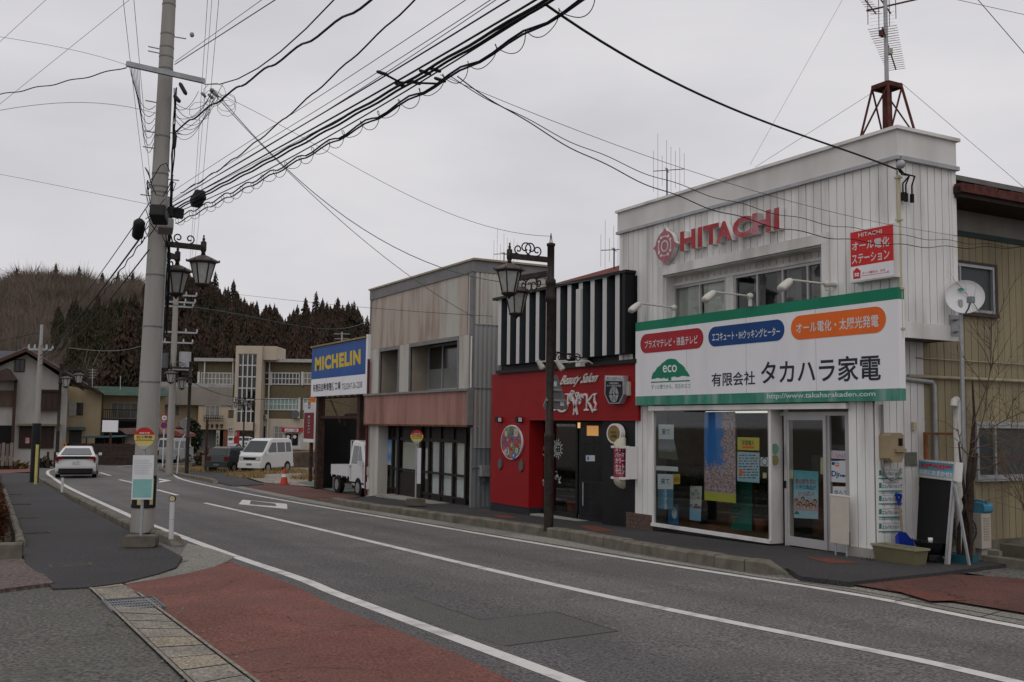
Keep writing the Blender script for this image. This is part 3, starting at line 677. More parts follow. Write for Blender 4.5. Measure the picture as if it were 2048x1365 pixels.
m.prism(fG,[c3(284,1019),c3(636,1003),c3(636,1013),c3(284,1029)],.001,.004); oe=m.build('tree_emblem',GREEN,board)
m=MB(); put_text(m,fG,'eco',tuple(c3(*p)for p in((391,936),(520,931),(520,864),(391,869))),.006,.01); m.build('lettering',SIGNW,oe)
m=MB(); put_text(m,fG,'ずっと使うから、日立のエコ',tuple(c3(*p)for p in((286,1088),(638,1075),(638,1033),(286,1046))),.003); m.build('lettering',GREEN,board)
# ---------------------------------------------------------------- raised red letters and emblem
fR=FY(11.975)
LRED=M('faded_red_enamel',(.36,.045,.05),.5,.2,3,dirt=(.46,.20,.24),dirt_amt=.95,dscale=1.6)
LPINK=M('faded_pink_enamel',(.40,.16,.19),.5,.15,5,dirt=(.30,.07,.085),dirt_amt=.8,dscale=5)
def c1(x,y,Y=11.9):return qy(1230+x*.23438,240+y*.23438,Y)
lz0,lz1=c1(560,1122,11.86)[1],c1(560,957,11.86)[1]
ls=thing('raised_lettering','faded red raised capital letters fixed across the white shop front','sign',(c1(900,1000)[0],11.97,lz0))
fF=FY(11.97)
for ch_,a,b in(('H',555,688),('I',707,745),('T',752,886),('A',862,1000),('C',1003,1165),('H',1172,1332),('I',1357,1402)):
 y_=1122-(a-555)*.21
 m=MB(); u0,u1=c1(a,y_-80,11.86)[0],c1(b,y_-80,11.86)[0]
 put_text(m,fF,ch_,(u0,lz0,u1,lz1),0,.045 if ch_!='I' else .03,0,.11,0,1); m.build('letter',[LRED,WHITE2],ls)
ec=c1(428,1078,11.88); er=(c1(428,948,11.88)[1]-c1(428,1205,11.88)[1])/2
em=thing('round_emblem','faded pink round emblem with four points left of the raised letters','emblem',(ec[0],11.97,ec[1]-er))
out_=[]
for i in range(64):
 t=2*pi*i/64; q=abs(((t/(pi/2)+.5)%1)-.5)
 r_=er*(1+.26*max(0,1-q/.13)**1.3); out_.append((ec[0]+r_*cos(t),ec[1]+r_*sin(t)))
m=MB(); m.prism(fF,out_,0,.10,0,1); oo=m.build('emblem_plate',[LPINK,WHITE2],em)
m=MB(); n0,n1=.101,.106
ring(m,fF,ec,er*.30,er*.38,n0,n1); 
for a in(0,90,180,270):
 ring(m,fF,ec,er*.62,er*.68,n0,n1,0,a-28,a+28,10)
 t=radians(a)
 for s_ in(-1,1):
  c_=(ec[0]+er*.62*cos(t+s_*.48),ec[1]+er*.62*sin(t+s_*.48)); d_=(ec[0]+er*.78*cos(t+s_*.62),ec[1]+er*.78*sin(t+s_*.62))
  nx,ny=-(d_[1]-c_[1]),d_[0]-c_[0]; ll=sqrt(nx*nx+ny*ny); nx*=.025/ll; ny*=.025/ll
  m.prism(fF,[(c_[0]-nx,c_[1]-ny),(d_[0]-nx,d_[1]-ny),(d_[0]+nx,d_[1]+ny),(c_[0]+nx,c_[1]+ny)],n0,n1+.002)
m.build('emblem_lines',WHITE2,em)
# ---------------------------------------------------------------- red box sign
fq=FY(11.82)
bx0,bx1=qy(1701.3,510,11.82)[0],qy(1786.5,500,11.82)[0]; bz0,bz1=qy(1702,564,11.82)[1],qy(1702,466,11.82)[1]; bzm=qy(1702,535,11.82)[1]
sg=thing('box_sign','square red and white box sign high on the right of the shop front','sign',((bx0+bx1)/2,11.97,bz0))
m=MB(); rectp(m,fq,bx0-.02,bz0-.02,bx1+.02,bz1+.02,-.15,-.004); m.build('case',WHITE2,sg)
SR2=M('sign_bright_red',(.56,.03,.028),.35,.06,2)
m=MB(); rectp(m,fq,bx0,bzm,bx1,bz1,-.004,.001,0); rectp(m,fq,bx0,bz0,bx1,bzm,-.004,.001,1); m.build('face',[SR2,SIGNW],sg)
def Qb(bl,br,tr,tl):return Q(bl,br,tr,tl,11.82)
m=MB(); put_text(m,fq,'HITACHI',Qb((1717,475),(1764,467),(1764,458.5),(1717,467)),.003,.012)
put_text(m,fq,'オール電化',Qb((1704,503),(1779,492.5),(1779,472.5),(1704,485)),.003,.016); put_text(m,fq,'ステーション',Qb((1704,529.5),(1779,518),(1779,498.5),(1704,510.5)),.003,.016); m.build('lettering',PAPER,sg)
def c2(x,y):return qy(1540+x*.23438,240+y*.23438,11.82)
m=MB(); put_text(m,fq,'オール電化は、日立',tuple(c2(*p)for p in((788,1322),(985,1290),(985,1268),(788,1300))),.003,.01)
m.prism(fq,[c2(*p)for p in((712,1360),(712,1300),(705,1302),(742,1262),(778,1292),(772,1294),(772,1352))],.001,.004); m.prism(fq,[c2(780,1332),c2(1000,1300),c2(1000,1303),c2(780,1335)],.001,.003)
m.prism(fq,[c2(995,1300),c2(1015,1284),c2(1010,1297),c2(1020,1305)],.001,.003); oh=m.build('lettering',SR2,sg)
m=MB()
for a,b in((0,0),(1,0),(0,1),(1,1)):m.prism(fq,[c2(725+a*20,1322+b*16-a*2),c2(741+a*20,1320+b*16-a*2),c2(741+a*20,1308+b*16-a*2),c2(725+a*20,1310+b*16-a*2)],.0045,.006)
m.build('window_icon',SIGNW,oh)
# ---------------------------------------------------------------- sign lamps on arms
LAMPW=M('lamp_cream_metal',(.55,.54,.49),.5,.1,6)
def sign_lamp(base,arm,head,label,on_wall=False):
 b=PY(*base,11.8); x=b.x; a=PX(*arm,x); h=PX(*head,x)
 t=thing('sign_lamp',label,'lamp',(x,11.8,z1),0,'lamps on arms over the long sign board')
 m=MB(); m.cyl((x,11.8,z1-.0 if not on_wall else b.z-.1),(x,11.8,b.z),.035,n=10)
 if on_wall:m.cyl((x,11.8,b.z),(x,12,b.z),.04,n=10)
 m.lathe([(0,-.06),(.05,-.04),(.06,0),(.05,.04),(0,.06)],b,10); m.build('bracket',LAMPW,t)
 m=MB(); m.cyl(b,a,.016,n=8); m.build('arm',LAMPW,t)
 d=(h-a).normalized(); m=MB(); u=Vector((1,0,0)); v_=Vector((0,-sin(.35),-cos(.35)))
 L1=.10; hp=a
 dn=Vector((0,-.80,-.6)); sd_=Vector((1,0,0)); nn=dn.cross(sd_)
 rings=[(0,.035,.035),(.05,.065,.055),(.16,.08,.065),(.25,.08,.055),(.27,.06,.04)]
 vs=[]; k=12
 for t_,rw_,rh_ in rings:
  for i in range(k):
   an=2*pi*i/k; vs.append(hp+dn*t_+sd_*rw_*cos(an)*1.05+nn*rh_*sin(an))
 fs=[(i*k+j,i*k+(j+1)%k,(i+1)*k+(j+1)%k,(i+1)*k+j)for i in range(len(rings)-1)for j in range(k)]+[tuple(range(k))[::-1],tuple(range((len(rings)-1)*k,len(rings)*k))]
 m.add(vs,fs,0,True); m.build('lamp_head',LAMPW,t)
sign_lamp((1348,616),(1280,607),(1268,622),'cream arm lamp at the left end of the green topped sign board')
sign_lamp((1500.5,593),(1429,584),(1412,600),'cream arm lamp in the middle over the sign board in front of windows')
sign_lamp((1654,568.5),(1582,560),(1566,577),'cream arm lamp at the right, fixed to the wall above the sign board',True)
# ---------------------------------------------------------------- posters and papers behind the glass
def card(name,label,cat,fr,corners,n,mat,texts=(),thick=.004,group=None,extra=None):
 """flat printed sheet: corners in frame coordinates"""
 us=[c[0]for c in corners]; vs=[c[1]for c in corners]
 o_,ex,ez=fr; nn=ex.cross(ez)
 base=o_+ex*(sum(us)/4)+ez*min(vs)+nn*n
 m=MB(); m.prism(fr,corners,n,n+thick)
 if extra is None and not texts:
  o=m.build(name,mat,loc=tuple(base)); return tag(o,label,cat,group)
 t=thing(name,label,cat,base,0,group); m.build('sheet',mat,t)
 for s,q,mt,bold in texts:
  k=MB(); put_text(k,fr,s,q,n+thick+.001,bold); k.build('lettering',mt,t)
 if extra:extra(t,n+thick)
 return t
yg=11.985; fg=FY(yg)
def c5(x,y,Y=yg):return qy(1240+x*.23438,800+y*.23438,Y)
KB=M('brush_ink',(.02,.02,.022),.6)
PW=M('paper_soft_white',(.52,.54,.56),.7,.04)
card('notice_paper','white sheet with two brush characters at the top left of the display window','notice',fg,[c5(330,210),c5(330,336),c5(460,338),c5(460,212)],0,PW,[('来て',tuple(c5(*p)for p in((358,300),(428,298),(428,248),(358,246))),KB,.008)])
card('notice_paper','white sheet with two brush characters above the waterfall picture, lower left window','notice',fg,[c5(322,632),c5(324,762),c5(455,764),c5(455,636)],0,PW,[('来て',tuple(c5(*p)for p in((350,722),(425,722),(425,670),(350,668))),KB,.008)])
def pic(name,bands,sc=9.,axis=2,seed=0.,d=4):
 """printed picture: noise-broken colour bands running up the sheet (z, Generated)"""
 m,t,b=newmat(name); n=t.nodes; l=t.links.new
 tcn=n.new('ShaderNodeTexCoord'); sp=n.new('ShaderNodeSeparateXYZ'); l(tcn.outputs['Generated'],sp.inputs[0])
 q=n.new('ShaderNodeTexNoise'); q.inputs['Scale'].default_value=sc; q.inputs['Detail'].default_value=d; q.inputs['Roughness'].default_value=.7
 ofs=n.new('ShaderNodeVectorMath'); ofs.inputs[1].default_value=(seed,seed,seed); l(tcn.outputs['Generated'],ofs.inputs[0]); l(ofs.outputs[0],q.inputs['Vector'])
 a=n.new('ShaderNodeMath'); a.operation='MULTIPLY_ADD'; a.inputs[1].default_value=.55; l(q.outputs['Fac'],a.inputs[0]); l(sp.outputs[axis],a.inputs[2])
 s_=n.new('ShaderNodeMath'); s_.operation='SUBTRACT'; s_.inputs[1].default_value=.275; l(a.outputs[0],s_.inputs[0])
 cr=n.new('ShaderNodeValToRGB'); cr.color_ramp.interpolation='LINEAR'
 while len(cr.color_ramp.elements)<len(bands):cr.color_ramp.elements.new(.5)
 for e,(p,c)in zip(cr.color_ramp.elements,bands):e.position=p; e.color=(*c,1)
 l(s_.outputs[0],cr.inputs[0]); l(cr.outputs[0],b.inputs['Base Color']); b.inputs['Roughness'].default_value=.5
 return m
card('landscape_picture','landscape print of grey sky and dark trees under the top brush notice','picture',fg,[c5(328,338),c5(328,500),c5(495,515),c5(460,338)],-.004,pic('print_landscape',[(0,(.03,.04,.02)),(.3,(.04,.05,.02)),(.38,(.02,.03,.02)),(.5,(.2,.2,.22)),(1,(.13,.15,.2))]))
card('waterfall_picture','blue waterfall print hanging under the lower brush notice','picture',fg,[c5(325,764),c5(325,930),c5(450,938),c5(455,766)],-.004,pic('print_waterfall',[(0,(.03,.1,.16)),(.35,(.05,.16,.25)),(.5,(.3,.42,.5)),(.62,(.03,.12,.2)),(1,(.05,.14,.18))],6,0,3))
card('yellow_notice','small yellow notice with red characters behind the lower brush notice','notice',fg,[c5(455,636),c5(455,722),c5(512,718),c5(512,634)],-.003,M('paper_yellow',(.42,.33,.05),.6),[('抽選会',tuple(c5(*p)for p in((460,700),(508,698),(508,655),(460,657))),SRED,.01)])
m=MB(); m.prism(fg,[c5(303,562),c5(303,600),c5(495,612),c5(495,572)],-.004,.0); tag(m.build('paper_strip',PW),'narrow pale paper strip across the left of the display window','notice')
ybn=12.06; fb=FY(ybn)
def c5b(x,y):return c5(x,y,ybn)
bm,t_,b_=newmat('print_blossom'); n=t_.nodes; l=t_.links.new
tcn=n.new('ShaderNodeTexCoord'); sp=n.new('ShaderNodeSeparateXYZ'); l(tcn.outputs['Generated'],sp.inputs[0])
def math_(op,a,c):
 q=n.new('ShaderNodeMath'); q.operation=op
 for i,v in((0,a),(1,c)):
  if hasattr(v,'links'):l(v,q.inputs[i])
  else:q.inputs[i].default_value=v
 return q.outputs[0]
mpv=n.new('ShaderNodeMapping'); mpv.inputs['Scale'].default_value=(1,1,2.6); l(tcn.outputs['Generated'],mpv.inputs[0])
q1=n.new('ShaderNodeTexNoise'); q1.inputs['Scale'].default_value=4; q1.inputs['Detail'].default_value=8; q1.inputs['Roughness'].default_value=.75; l(mpv.outputs[0],q1.inputs['Vector'])
q2=n.new('ShaderNodeTexNoise'); q2.inputs['Scale'].default_value=15; q2.inputs['Detail'].default_value=4; l(mpv.outputs[0],q2.inputs['Vector'])
e1=math_('MULTIPLY',math_('SUBTRACT',sp.outputs[0],.60),1.8)
e2=math_('MULTIPLY',math_('SUBTRACT',.42,sp.outputs[2]),2.6)
fac=math_('ADD',math_('MAXIMUM',e1,e2),math_('MULTIPLY',math_('SUBTRACT',q1.outputs['Fac'],.5),2.2))
mr=n.new('ShaderNodeMapRange'); mr.inputs[1].default_value=-.05; mr.inputs[2].default_value=.12; l(fac,mr.inputs[0])
crr=n.new('ShaderNodeValToRGB'); es=crr.color_ramp.elements; es[0].position=.38; es[0].color=(.17,.12,.125,1); es[1].position=.6; es[1].color=(.50,.34,.36,1); l(q2.outputs['Fac'],crr.inputs[0])
mA=n.new('ShaderNodeMix'); mA.data_type='RGBA'; l(mr.outputs[0],mA.inputs[0]); mA.inputs[6].default_value=(.015,.15,.46,1); l(crr.outputs[0],mA.inputs[7])
mr2=n.new('ShaderNodeMapRange'); mr2.inputs[1].default_value=.07; mr2.inputs[2].default_value=.05; l(math_('ADD',sp.outputs[2],math_('MULTIPLY',q2.outputs['Fac'],.03)),mr2.inputs[0])
mr2.inputs[1].default_value=.125; mr2.inputs[2].default_value=.10
mB=n.new('ShaderNodeMix'); mB.data_type='RGBA'; l(mr2.outputs[0],mB.inputs[0]); l(mA.outputs[2],mB.inputs[6]); mB.inputs[7].default_value=(.42,.40,.04,1)
l(mB.outputs[2],b_.inputs['Base Color']); b_.inputs['Roughness'].default_value=.6
card('blossom_banner','tall hanging banner of pink cherry blossom against blue sky in the window','banner',fb,[c5b(722,105),c5b(722,855),c5b(990,882),c5b(984,100)],0,bm)
GRB=M('green_banner_cloth',(.012,.12,.085),.7,.15,3)
card('green_banner','plain dark green cloth banner behind the display glass right of blossom','banner',FY(12.35),[c5(960,640,12.35),c5(950,1105,12.35),c5(1125,1120,12.35),c5(1130,640,12.35)],0,GRB)
YEL=M('poster_yellow',(.50,.42,.07),.6,.12,30); CYP=M('poster_pale_blue',(.32,.46,.52),.6,.06,10)
def yellow_top(t,n):
 k=MB(); k.prism(fg,[c5(1045,395),c5(1045,415),c5(1145,417),c5(1145,397)],n,n+.002); k.build('ribbon',SORG,t)
card('sale_poster','yellow poster with small print and orange ribbon, pinned over the blue one','poster',fg,[c5(1004,318),c5(1004,428),c5(1190,434),c5(1190,324)],0,YEL,[('家電購入',tuple(c5(*p)for p in((1042,388),(1148,390),(1148,345),(1042,345))),KB,.004)],extra=yellow_top)
def blue_rows(t,n):
 k=MB(); r2=random.Random(3)
 for i in range(9):
  y=470+i*24; x=1016
  while x<1170:
   w_=r2.uniform(8,34); k.prism(fg,[c5(x,y),c5(x,y+9),c5(min(x+w_,1182),y+9),c5(min(x+w_,1182),y)],n,n+.001,r2.choice((0,0,0,1,2))); x+=w_+r2.uniform(4,14)
 k.prism(fg,[c5(1016,592),c5(1016,640),c5(1048,640),c5(1048,592)],n+.001,n+.002,3); k.build('print_blocks',[SBLUE,SRED,GREEN,SORG],t)
card('schedule_poster','pale blue poster of printed rows below the yellow poster','poster',fg,[c5(1004,442),c5(1002,694),c5(1190,710),c5(1192,452)],0,CYP,extra=blue_rows)
card('award_sheet','small white framed sheet with a laurel ring near the window corner','notice',fg,[c5(1200,490),c5(1200,566),c5(1270,570),c5(1270,492)],0,PW,extra=lambda t,n:(lambda k:(ring(k,fg,((c5(1235,528)[0]),c5(1235,528)[1]),.055,.07,n,n+.001,0,k=16),k.build('laurel',INK,t)))(MB()))
for(x,y,lab,mt)in((1323,418,'pale round green sticker on the corner glass, upper of two',M('sticker_green',(.10,.2,.14),.5)),(1323,515,'dull yellow round sticker on the corner glass, lower of two',M('sticker_olive',(.16,.15,.06),.5))):
 c_=c5(x,y); m=MB(); m.prism(fg,circ(c_,.085,18),0,.003); tag(m.build('round_sticker',mt),lab,'sticker')
card('small_card','small pale yellow card on the display glass beside the schedule poster','notice',fg,[c5(1220,622),c5(1220,668),c5(1250,670),c5(1250,624)],0,M('card_cream',(.5,.48,.3),.6))
def stand_poster(t,n):
 k=MB(); F_=FY(12.25); k.prism(F_,[c5(630,905,12.25),c5(630,925,12.25),c5(690,930,12.25),c5(690,908,12.25)],n,n+.002); k.build('print_blocks',SRED,t)
card('floor_poster','white and blue printed poster standing low behind the glass near plants','poster',FY(12.25),[c5(600,735,12.25),c5(595,1025,12.25),c5(690,1038,12.25),c5(700,738,12.25)],0,pic('print_floor',[(0,(.12,.3,.45)),(.4,(.2,.35,.45)),(.5,(.45,.45,.42)),(1,(.45,.43,.38))],12,2,5),extra=stand_poster)
card('display_board','blue panel with white oval standing low at the left of the display window','panel',FY(12.2),[c5(415,890,12.2),c5(408,1055,12.2),c5(498,1068,12.2),c5(500,890,12.2)],0,M('panel_blue',(.03,.14,.32),.5),extra=lambda t,n:(lambda k:(k.prism(FY(12.2),circ(c5(465,965,12.2),.11,20,.7),n,n+.001),k.build('oval',PW,t)))(MB()))
yd_=dyy-.003; fd2=FY(yd_)
def c6(x,y,Y=yd_):return qy(1540+x*.25641,800+y*.25641,Y)
SKIN=M('print_skin',(.42,.26,.18),.6); HAIRP=M('print_hair',(.06,.03,.02),.6)
def people(t,n):
 k=MB(); r2=random.Random(5)
 for i,(x,y)in enumerate(((207,790),(237,812),(258,775),(292,800),(322,822),(352,795),(222,830),(270,832),(300,838),(345,835))):
  c_=c6(x,y); k.prism(fd2,circ(c_,.042,12),n,n+.001+.0003*i,1); k.prism(fd2,circ((c_[0],c_[1]-.012),.034,12),n,n+.0015+.0003*i,0)
 k.prism(fd2,[c6(190,862),c6(190,920),c6(375,930),c6(375,868)],n,n+.0006,2)
 k.prism(fd2,[c6(190,890),c6(200,872),c6(215,868),c6(230,885),c6(230,893)],n+.001,n+.003,3); k.build('print_figures',[SKIN,HAIRP,CYP,GREEN],t)
card('door_poster','pale blue spring sale poster with a crowd of small figures on the glass door','poster',fd2,[c6(187,548),c6(184,908),c6(378,930),c6(378,560)],.0,pic('print_spring',[(0,(.4,.22,.25)),(.3,(.42,.3,.34)),(.5,(.32,.48,.54)),(.8,(.10,.36,.42)),(1,(.05,.28,.34))],9,2,7),[('春の新生活に',tuple(c6(*p)for p in((198,655),(362,660),(362,620),(198,612))),SRED,.012),('便利な商品が',tuple(c6(*p)for p in((203,698),(362,704),(362,668),(203,660))),SBLUE,.012),('いっぱい!',tuple(c6(*p)for p in((222,748),(345,752),(345,715),(222,708))),SRED,.012)],extra=people)
card('door_notice','small yellow and white notice on the right edge of the glass door','notice',fd2,[c6(395,450),c6(395,580),c6(448,586),c6(448,452)],.0,M('paper_greenish',(.42,.42,.22),.6))
card('door_card','pale yellow card on the left edge of the glass door','notice',fd2,[c6(153,545),c6(153,615),c6(182,618),c6(182,547)],.0,M('card_cream2',(.45,.44,.32),.6))
ysd=dyy+.03-.022; fsl=FY(ysd)
def c6s(x,y):return c6(x,y,ysd)
card('service_sign','white sign with blue italic lettering stuck on the narrow sidelight','sign',fsl,[c6s(478,478),c6s(480,640),c6s(606,648),c6s(606,478)],.0,PW,[('Djnet',tuple(c6s(*p)for p in((482,612),(604,620),(604,565),(482,552))),SBLUE,.03),('Prime',tuple(c6s(*p)for p in((510,502),(542,503),(542,487),(510,486))),SBLUE,.01)],extra=lambda t,n:(lambda k:(k.prism(fsl,[c6s(483,485),c6s(483,508),c6s(506,509),c6s(506,486)],n,n+.001,0),k.prism(fsl,[c6s(510,506),c6s(510,520),c6s(542,521),c6s(542,507)],n,n+.001,1),k.build('marks',[SBLUE,SORG],t)))(MB()))
card('flyer','white flyer taped over the blue lettered sign on the sidelight','notice',FY(ysd-.006),[c6s(545,475),c6s(548,583),c6s(598,586),c6s(598,475)],.0,PW)
card('pink_notice','pale pink notice with mauve lettering at the top of the sidelight signs','notice',fsl,[c6s(478,395),c6s(478,458),c6s(606,462),c6s(606,400)],.0,M('paper_pink',(.45,.38,.40),.6),[('SALE',tuple(c6s(*p)for p in((515,448),(600,450),(600,422),(515,420))),M('mauve_ink',(.25,.2,.45),.6),.01)])
card('low_notice','white notice with two characters half hidden behind the cream board','notice',fsl,[c6s(490,675),c6s(490,760),c6s(606,762),c6s(606,678)],.0,PW,[('住んで',tuple(c6s(*p)for p in((503,735),(606,737),(606,705),(503,703))),INK,.008)])
fnb=FY(11.80); cbo=thing('notice_board','blank cream board on two thin legs standing beside the shop door','board',(qy(1678,1100,11.8)[0],11.8,G(-11)+.06))
def c6n(x,y):return c6(x,y,11.8)
m=MB(); m.prism(fnb,[c6n(470,738),c6n(472,1110),c6n(608,1132),c6n(606,755)],-.03,0); m.build('panel',M('board_cream',(.50,.455,.385),.6,.05),cbo)
m=MB(); m.prism(fnb,[c6n(467,733),c6n(470,745),c6n(609,762),c6n(609,750)],-.034,.006); m.build('top_rail',WHITE2,cbo)
for x in(512,598):
 p=PY(1540+x*.25641,800+1120*.25641,11.82); m=MB(); m.cyl((p.x,11.82,G(p.x)+.06),(p.x,11.82,p.z+.1),.014,n=8); m.build('leg',GALV,cbo)
# ================================================================ YELLOW BACK HOUSE, YARD
YEL_W=M('yellow_siding',(.285,.24,.15),.75,.14,2,streak=5,dirt=(.17,.145,.10),dirt_amt=.8,dscale=1.6)
DKWOOD=M('dark_wood',(.035,.024,.02),.7,.3,6)
STUC=M('grey_stucco',(.22,.205,.185),.9,.12,3,bump=.2)
house=thing('yellow_house','mustard plank house wall with rusty eave behind the white shop','house',(-10.5,16,-2.0))
XY=-10.52; fYe=FX(XY); ye0,ye1=13.09,21.5
zt_=qx(1900,470,XY)[1]; zr=3.75
w1=(qx(1901,525,XY)[0],qx(1982,630,XY)[1],qx(1982,520,XY)[0],qx(1901,525,XY)[1])
w2=(qx(1948,900,XY)[0],qx(1949,957,XY)[1],qx(2075,900,XY)[0],qx(1947,850,XY)[1])
m=MB(); planks(m,fYe,ye0,ye1,-1.75,zt_,.165,.012,.02,[w1,w2]); m.build('siding',YEL_W,house)
m=MB(); m.box((XY-.25,ye0+.02,-2.1),(XY,ye1,3.6),0); m.build('wall',M('siding_gap',(.06,.045,.03),.9),house)
m=MB(); rectp(m,fYe,ye0,zt_+.08,ye1,3.6,0,.025); m.build('upper_plaster',STUC,house)
m=MB(); rectp(m,fYe,ye0,zt_-.0,ye1,zt_+.08,0,.05); m.build('beam',M('teal_beam',(.03,.05,.05),.6),house)
m=MB(); xe=PX(2048,411,-10.0).x; m.box((-13.5,ye0+.1,3.56),(-9.85,ye1+.3,3.66),0)
for k in range(30):
 y=ye0+.1+k*.29; m.box((-9.95,y,3.661),(-9.82,y+.27,3.70+.012*(k%3)),1)
m.box((-9.86,ye0+.1,3.57),(-9.82,ye1+.3,3.66),1); m.build('eave',[DKWOOD,RUSTR],house)
m=MB(); m.box((-10.5,ye0+.12,3.50),(-9.87,ye1+.2,3.56)); m.build('soffit',DKWOOD,house)
def xwin(name,w_,X,parent,matf,mg,mull,fw=.05):
 fr=FX(X); o=sash(name,fr,w_[0],w_[1],w_[2],w_[3],mull,parent,matf,mg,fw,.06); return o
FROSTD=M('frosted_dark_glass',(.055,.06,.062),.3,.15,2)
o=xwin('window',w1,XY,house,GALV,FROSTD,[qx(1915,560,XY)[0]])
m=MB(); rectp(m,fYe,w1[0]-.02,w1[1]-.06,w1[2]+.06,w1[1],0,.09); rectp(m,fYe,w1[2],w1[1],w1[2]+.06,w1[3]+.04,0,.07); rectp(m,fYe,w1[0],w1[3],w1[2],w1[3]+.04,0,.07); m.build('frame',M('window_brown',(.06,.045,.04),.6),o)
o=xwin('window',w2,XY,house,GALV,FROSTD,[qx(1986,900,XY)[0]])
m=MB(); rectp(m,fYe,w2[0]-.03,w2[1]-.05,w2[2]+.06,w2[1],0,.09); rectp(m,fYe,w2[0]-.02,w2[3],w2[2]+.03,w2[3]+.05,0,.07); m.build('frame',GALV,o)
m=MB(); rectp(m,fYe,ye0,-2.0,ye1,-1.72,.0,.05); m.build('plinth',CONCD,house)
m=MB(); p=qx(1813,753,XY); m.tube([(XY+.07,ye0-.4,p[1]),(XY+.07,21,p[1]+.02)],.028,8); m.build('conduit',M('conduit_cream',(.33,.29,.2),.6),house)
m=MB(); p=qx(1802,715,XY); m.tube([(XY+.05,12.9,p[1]),(XY+.05,21,p[1])],.011,6); m.build('rail',M('conduit_cream',(.3,.3,.3),.6),house)
m=MB(); a=PX(1800,757,-10.44); b=PX(1868,765,-10.44)
m.tube([a,b-Y_*.05,b-Z_*.05,(b.x,b.y,-.6)],.035,8); m.build('gas_pipe',GALV,shop)
CREAMP=M('pipe_cream',(.46,.42,.30),.6,.08)
m=MB(); q0=PX(1799,352,-9.95); m.cyl((-9.94,11.95,q0.z),(-9.94,11.95,1.3),.028,n=10)
for z in(q0.z-.05,3.0,2.0,1.42):m.box((-9.985,11.91,z),(-9.90,11.99,z+.03))
m.build('drain_pipe',CREAMP,shop)
m=MB(); m.cyl((-10.43,12.09,.36),(-10.43,12.09,-.55),.022,n=8); m.tube([(-10.43,12.09,-.55),(-10.43,12.12,-.68),(-10.42,12.25,-.75),(-10.42,12.4,-.70),(-10.42,12.46,-.58)],.016,8)
m.build('cable_conduit',[M('conduit_grey',(.22,.22,.21),.6)],shop)
MET=M('meter_beige',(.30,.235,.145),.5,.08,4)
a=qx(1776,866,-10.3); b=qx(1805,925,-10.3)
mt=thing('meter_box','beige electricity meter box on the side wall of the white shop','meter',(-10.48,(a[0]+b[0])/2,b[1]))
m=MB(); fr=FX(-10.47); m.prism(fr,[(a[0],b[1]+.06),(a[0]+.06,b[1]),(b[0]-.05,b[1]),(b[0],b[1]+.08),(b[0],a[1]-.03),(b[0]-.06,a[1]),(a[0]+.06,a[1]),(a[0],a[1]-.04)],0,.2); m.build('case',MET,mt)
m=MB(); rectp(m,fr,a[0]+.18,b[1]+.24,b[0]-.03,a[1]-.08,.2,.205); m.build('glass',DARK,mt)
m=MB(); rectp(m,fr,a[0]+.1,b[1]+.15,b[0]+.01,b[1]+.2,.2,.24); m.build('hood',MET,mt)
m=MB(); a2=qx(1826,845,-10.47); rectp(m,fr,a2[0]-.035,a2[1]-.12,a2[0]+.035,a2[1]+.0,0,.04); tag(m.build('switch_cover',M('switch_cream',(.42,.38,.25),.5)),'small cream switch cover on white planks right of the meter','switch')
m=MB(); a2=qx(1810,905,-10.47); b2=qx(1834,932,-10.47); rectp(m,fr,a2[0],b2[1],b2[0],a2[1],0,.004); tag(m.build('patch_plate',M('plate_grey',(.15,.145,.12),.8,.2,8)),'dull grey patch plate on the white side wall beside the chalkboard','plate')
fst=FX(-10.475)
TEAL=M('plate_teal',(.02,.22,.19),.5)
for i,yy in enumerate((540,638,738,842,955)):
 def c6p(x,y):return qx(1540+x*.25641,800+y*.25641,-10.475)
 o=thing('name_plate',['topmost white name plate with teal trim on the side wall','second white name plate from the top on the side wall','middle white name plate of five behind the blue shovel grip','fourth white name plate from the top behind the shovel handle','lowest white name plate of five on the side wall'][i],'name plate',PX(1680-140+845*.25641*0+.0+(845*.25641),800+(yy+82)*.25641,-10.475),0,'stacked name plates on the shop side')
 m=MB(); m.prism(fst,[c6p(845,yy),c6p(845,yy+75),c6p(1030,yy+72),c6p(1030,yy-2)],0,.004); m.build('plate',PAPER,o)
 m=MB(); m.prism(fst,[c6p(848,yy+10),c6p(848,yy+52),c6p(868,yy+51),c6p(868,yy+9)],.004,.006); m.prism(fst,[c6p(845,yy+70),c6p(845,yy+79),c6p(1030,yy+75),c6p(1030,yy+67)],.004,.006)
 if i in(1,3):m.prism(fst,[c6p(845,yy+88),c6p(845,yy+92),c6p(1030,yy+87),c6p(1030,yy+84)],.004,.006)
 m.build('trim',TEAL,o)
 m=MB(); put_text(m,fst,'エルパルショップ',tuple(c6p(*p)for p in((872,yy+54),(1028,yy+50),(1028,yy+20),(872,yy+22))),.006,.02)
 put_text(m,fst,'まかせて安心',tuple(c6p(*p)for p in((880,yy+14),(1000,yy+11),(1000,yy+2),(880,yy+4))),.006,.0); m.build('lettering',KB,o)
dm=PX(1922,650,-9.75); dish=thing('satellite_dish','white satellite dish on a mast against the mustard wall','satellite dish',(dm.x,dm.y,G(dm.x)))
dxm,dym=dm.x,dm.y
m=MB(); m.cyl((dxm,dym,G(dxm)),(dxm,dym,PX(1922,600,dxm).z),.03,n=10)
m.build('mast',GALV,dish)
m=MB(); zbk=PX(1900,652,-10).z
for dz in(-.09,.09):m.bar((-9.99,13.2,zbk+dz),(dxm,dym,zbk+dz-.02),.03)
m.box((-9.999,13.05,zbk-.16),(-9.96,13.25,zbk+.16)); m.build('bracket',GALV,dish)
dc=PX(1930,594,dxm+.06); dn=Vector((.62,-.74,.30)).normalized(); q_=dn.to_track_quat('Z','Y').to_matrix()
R_=.265
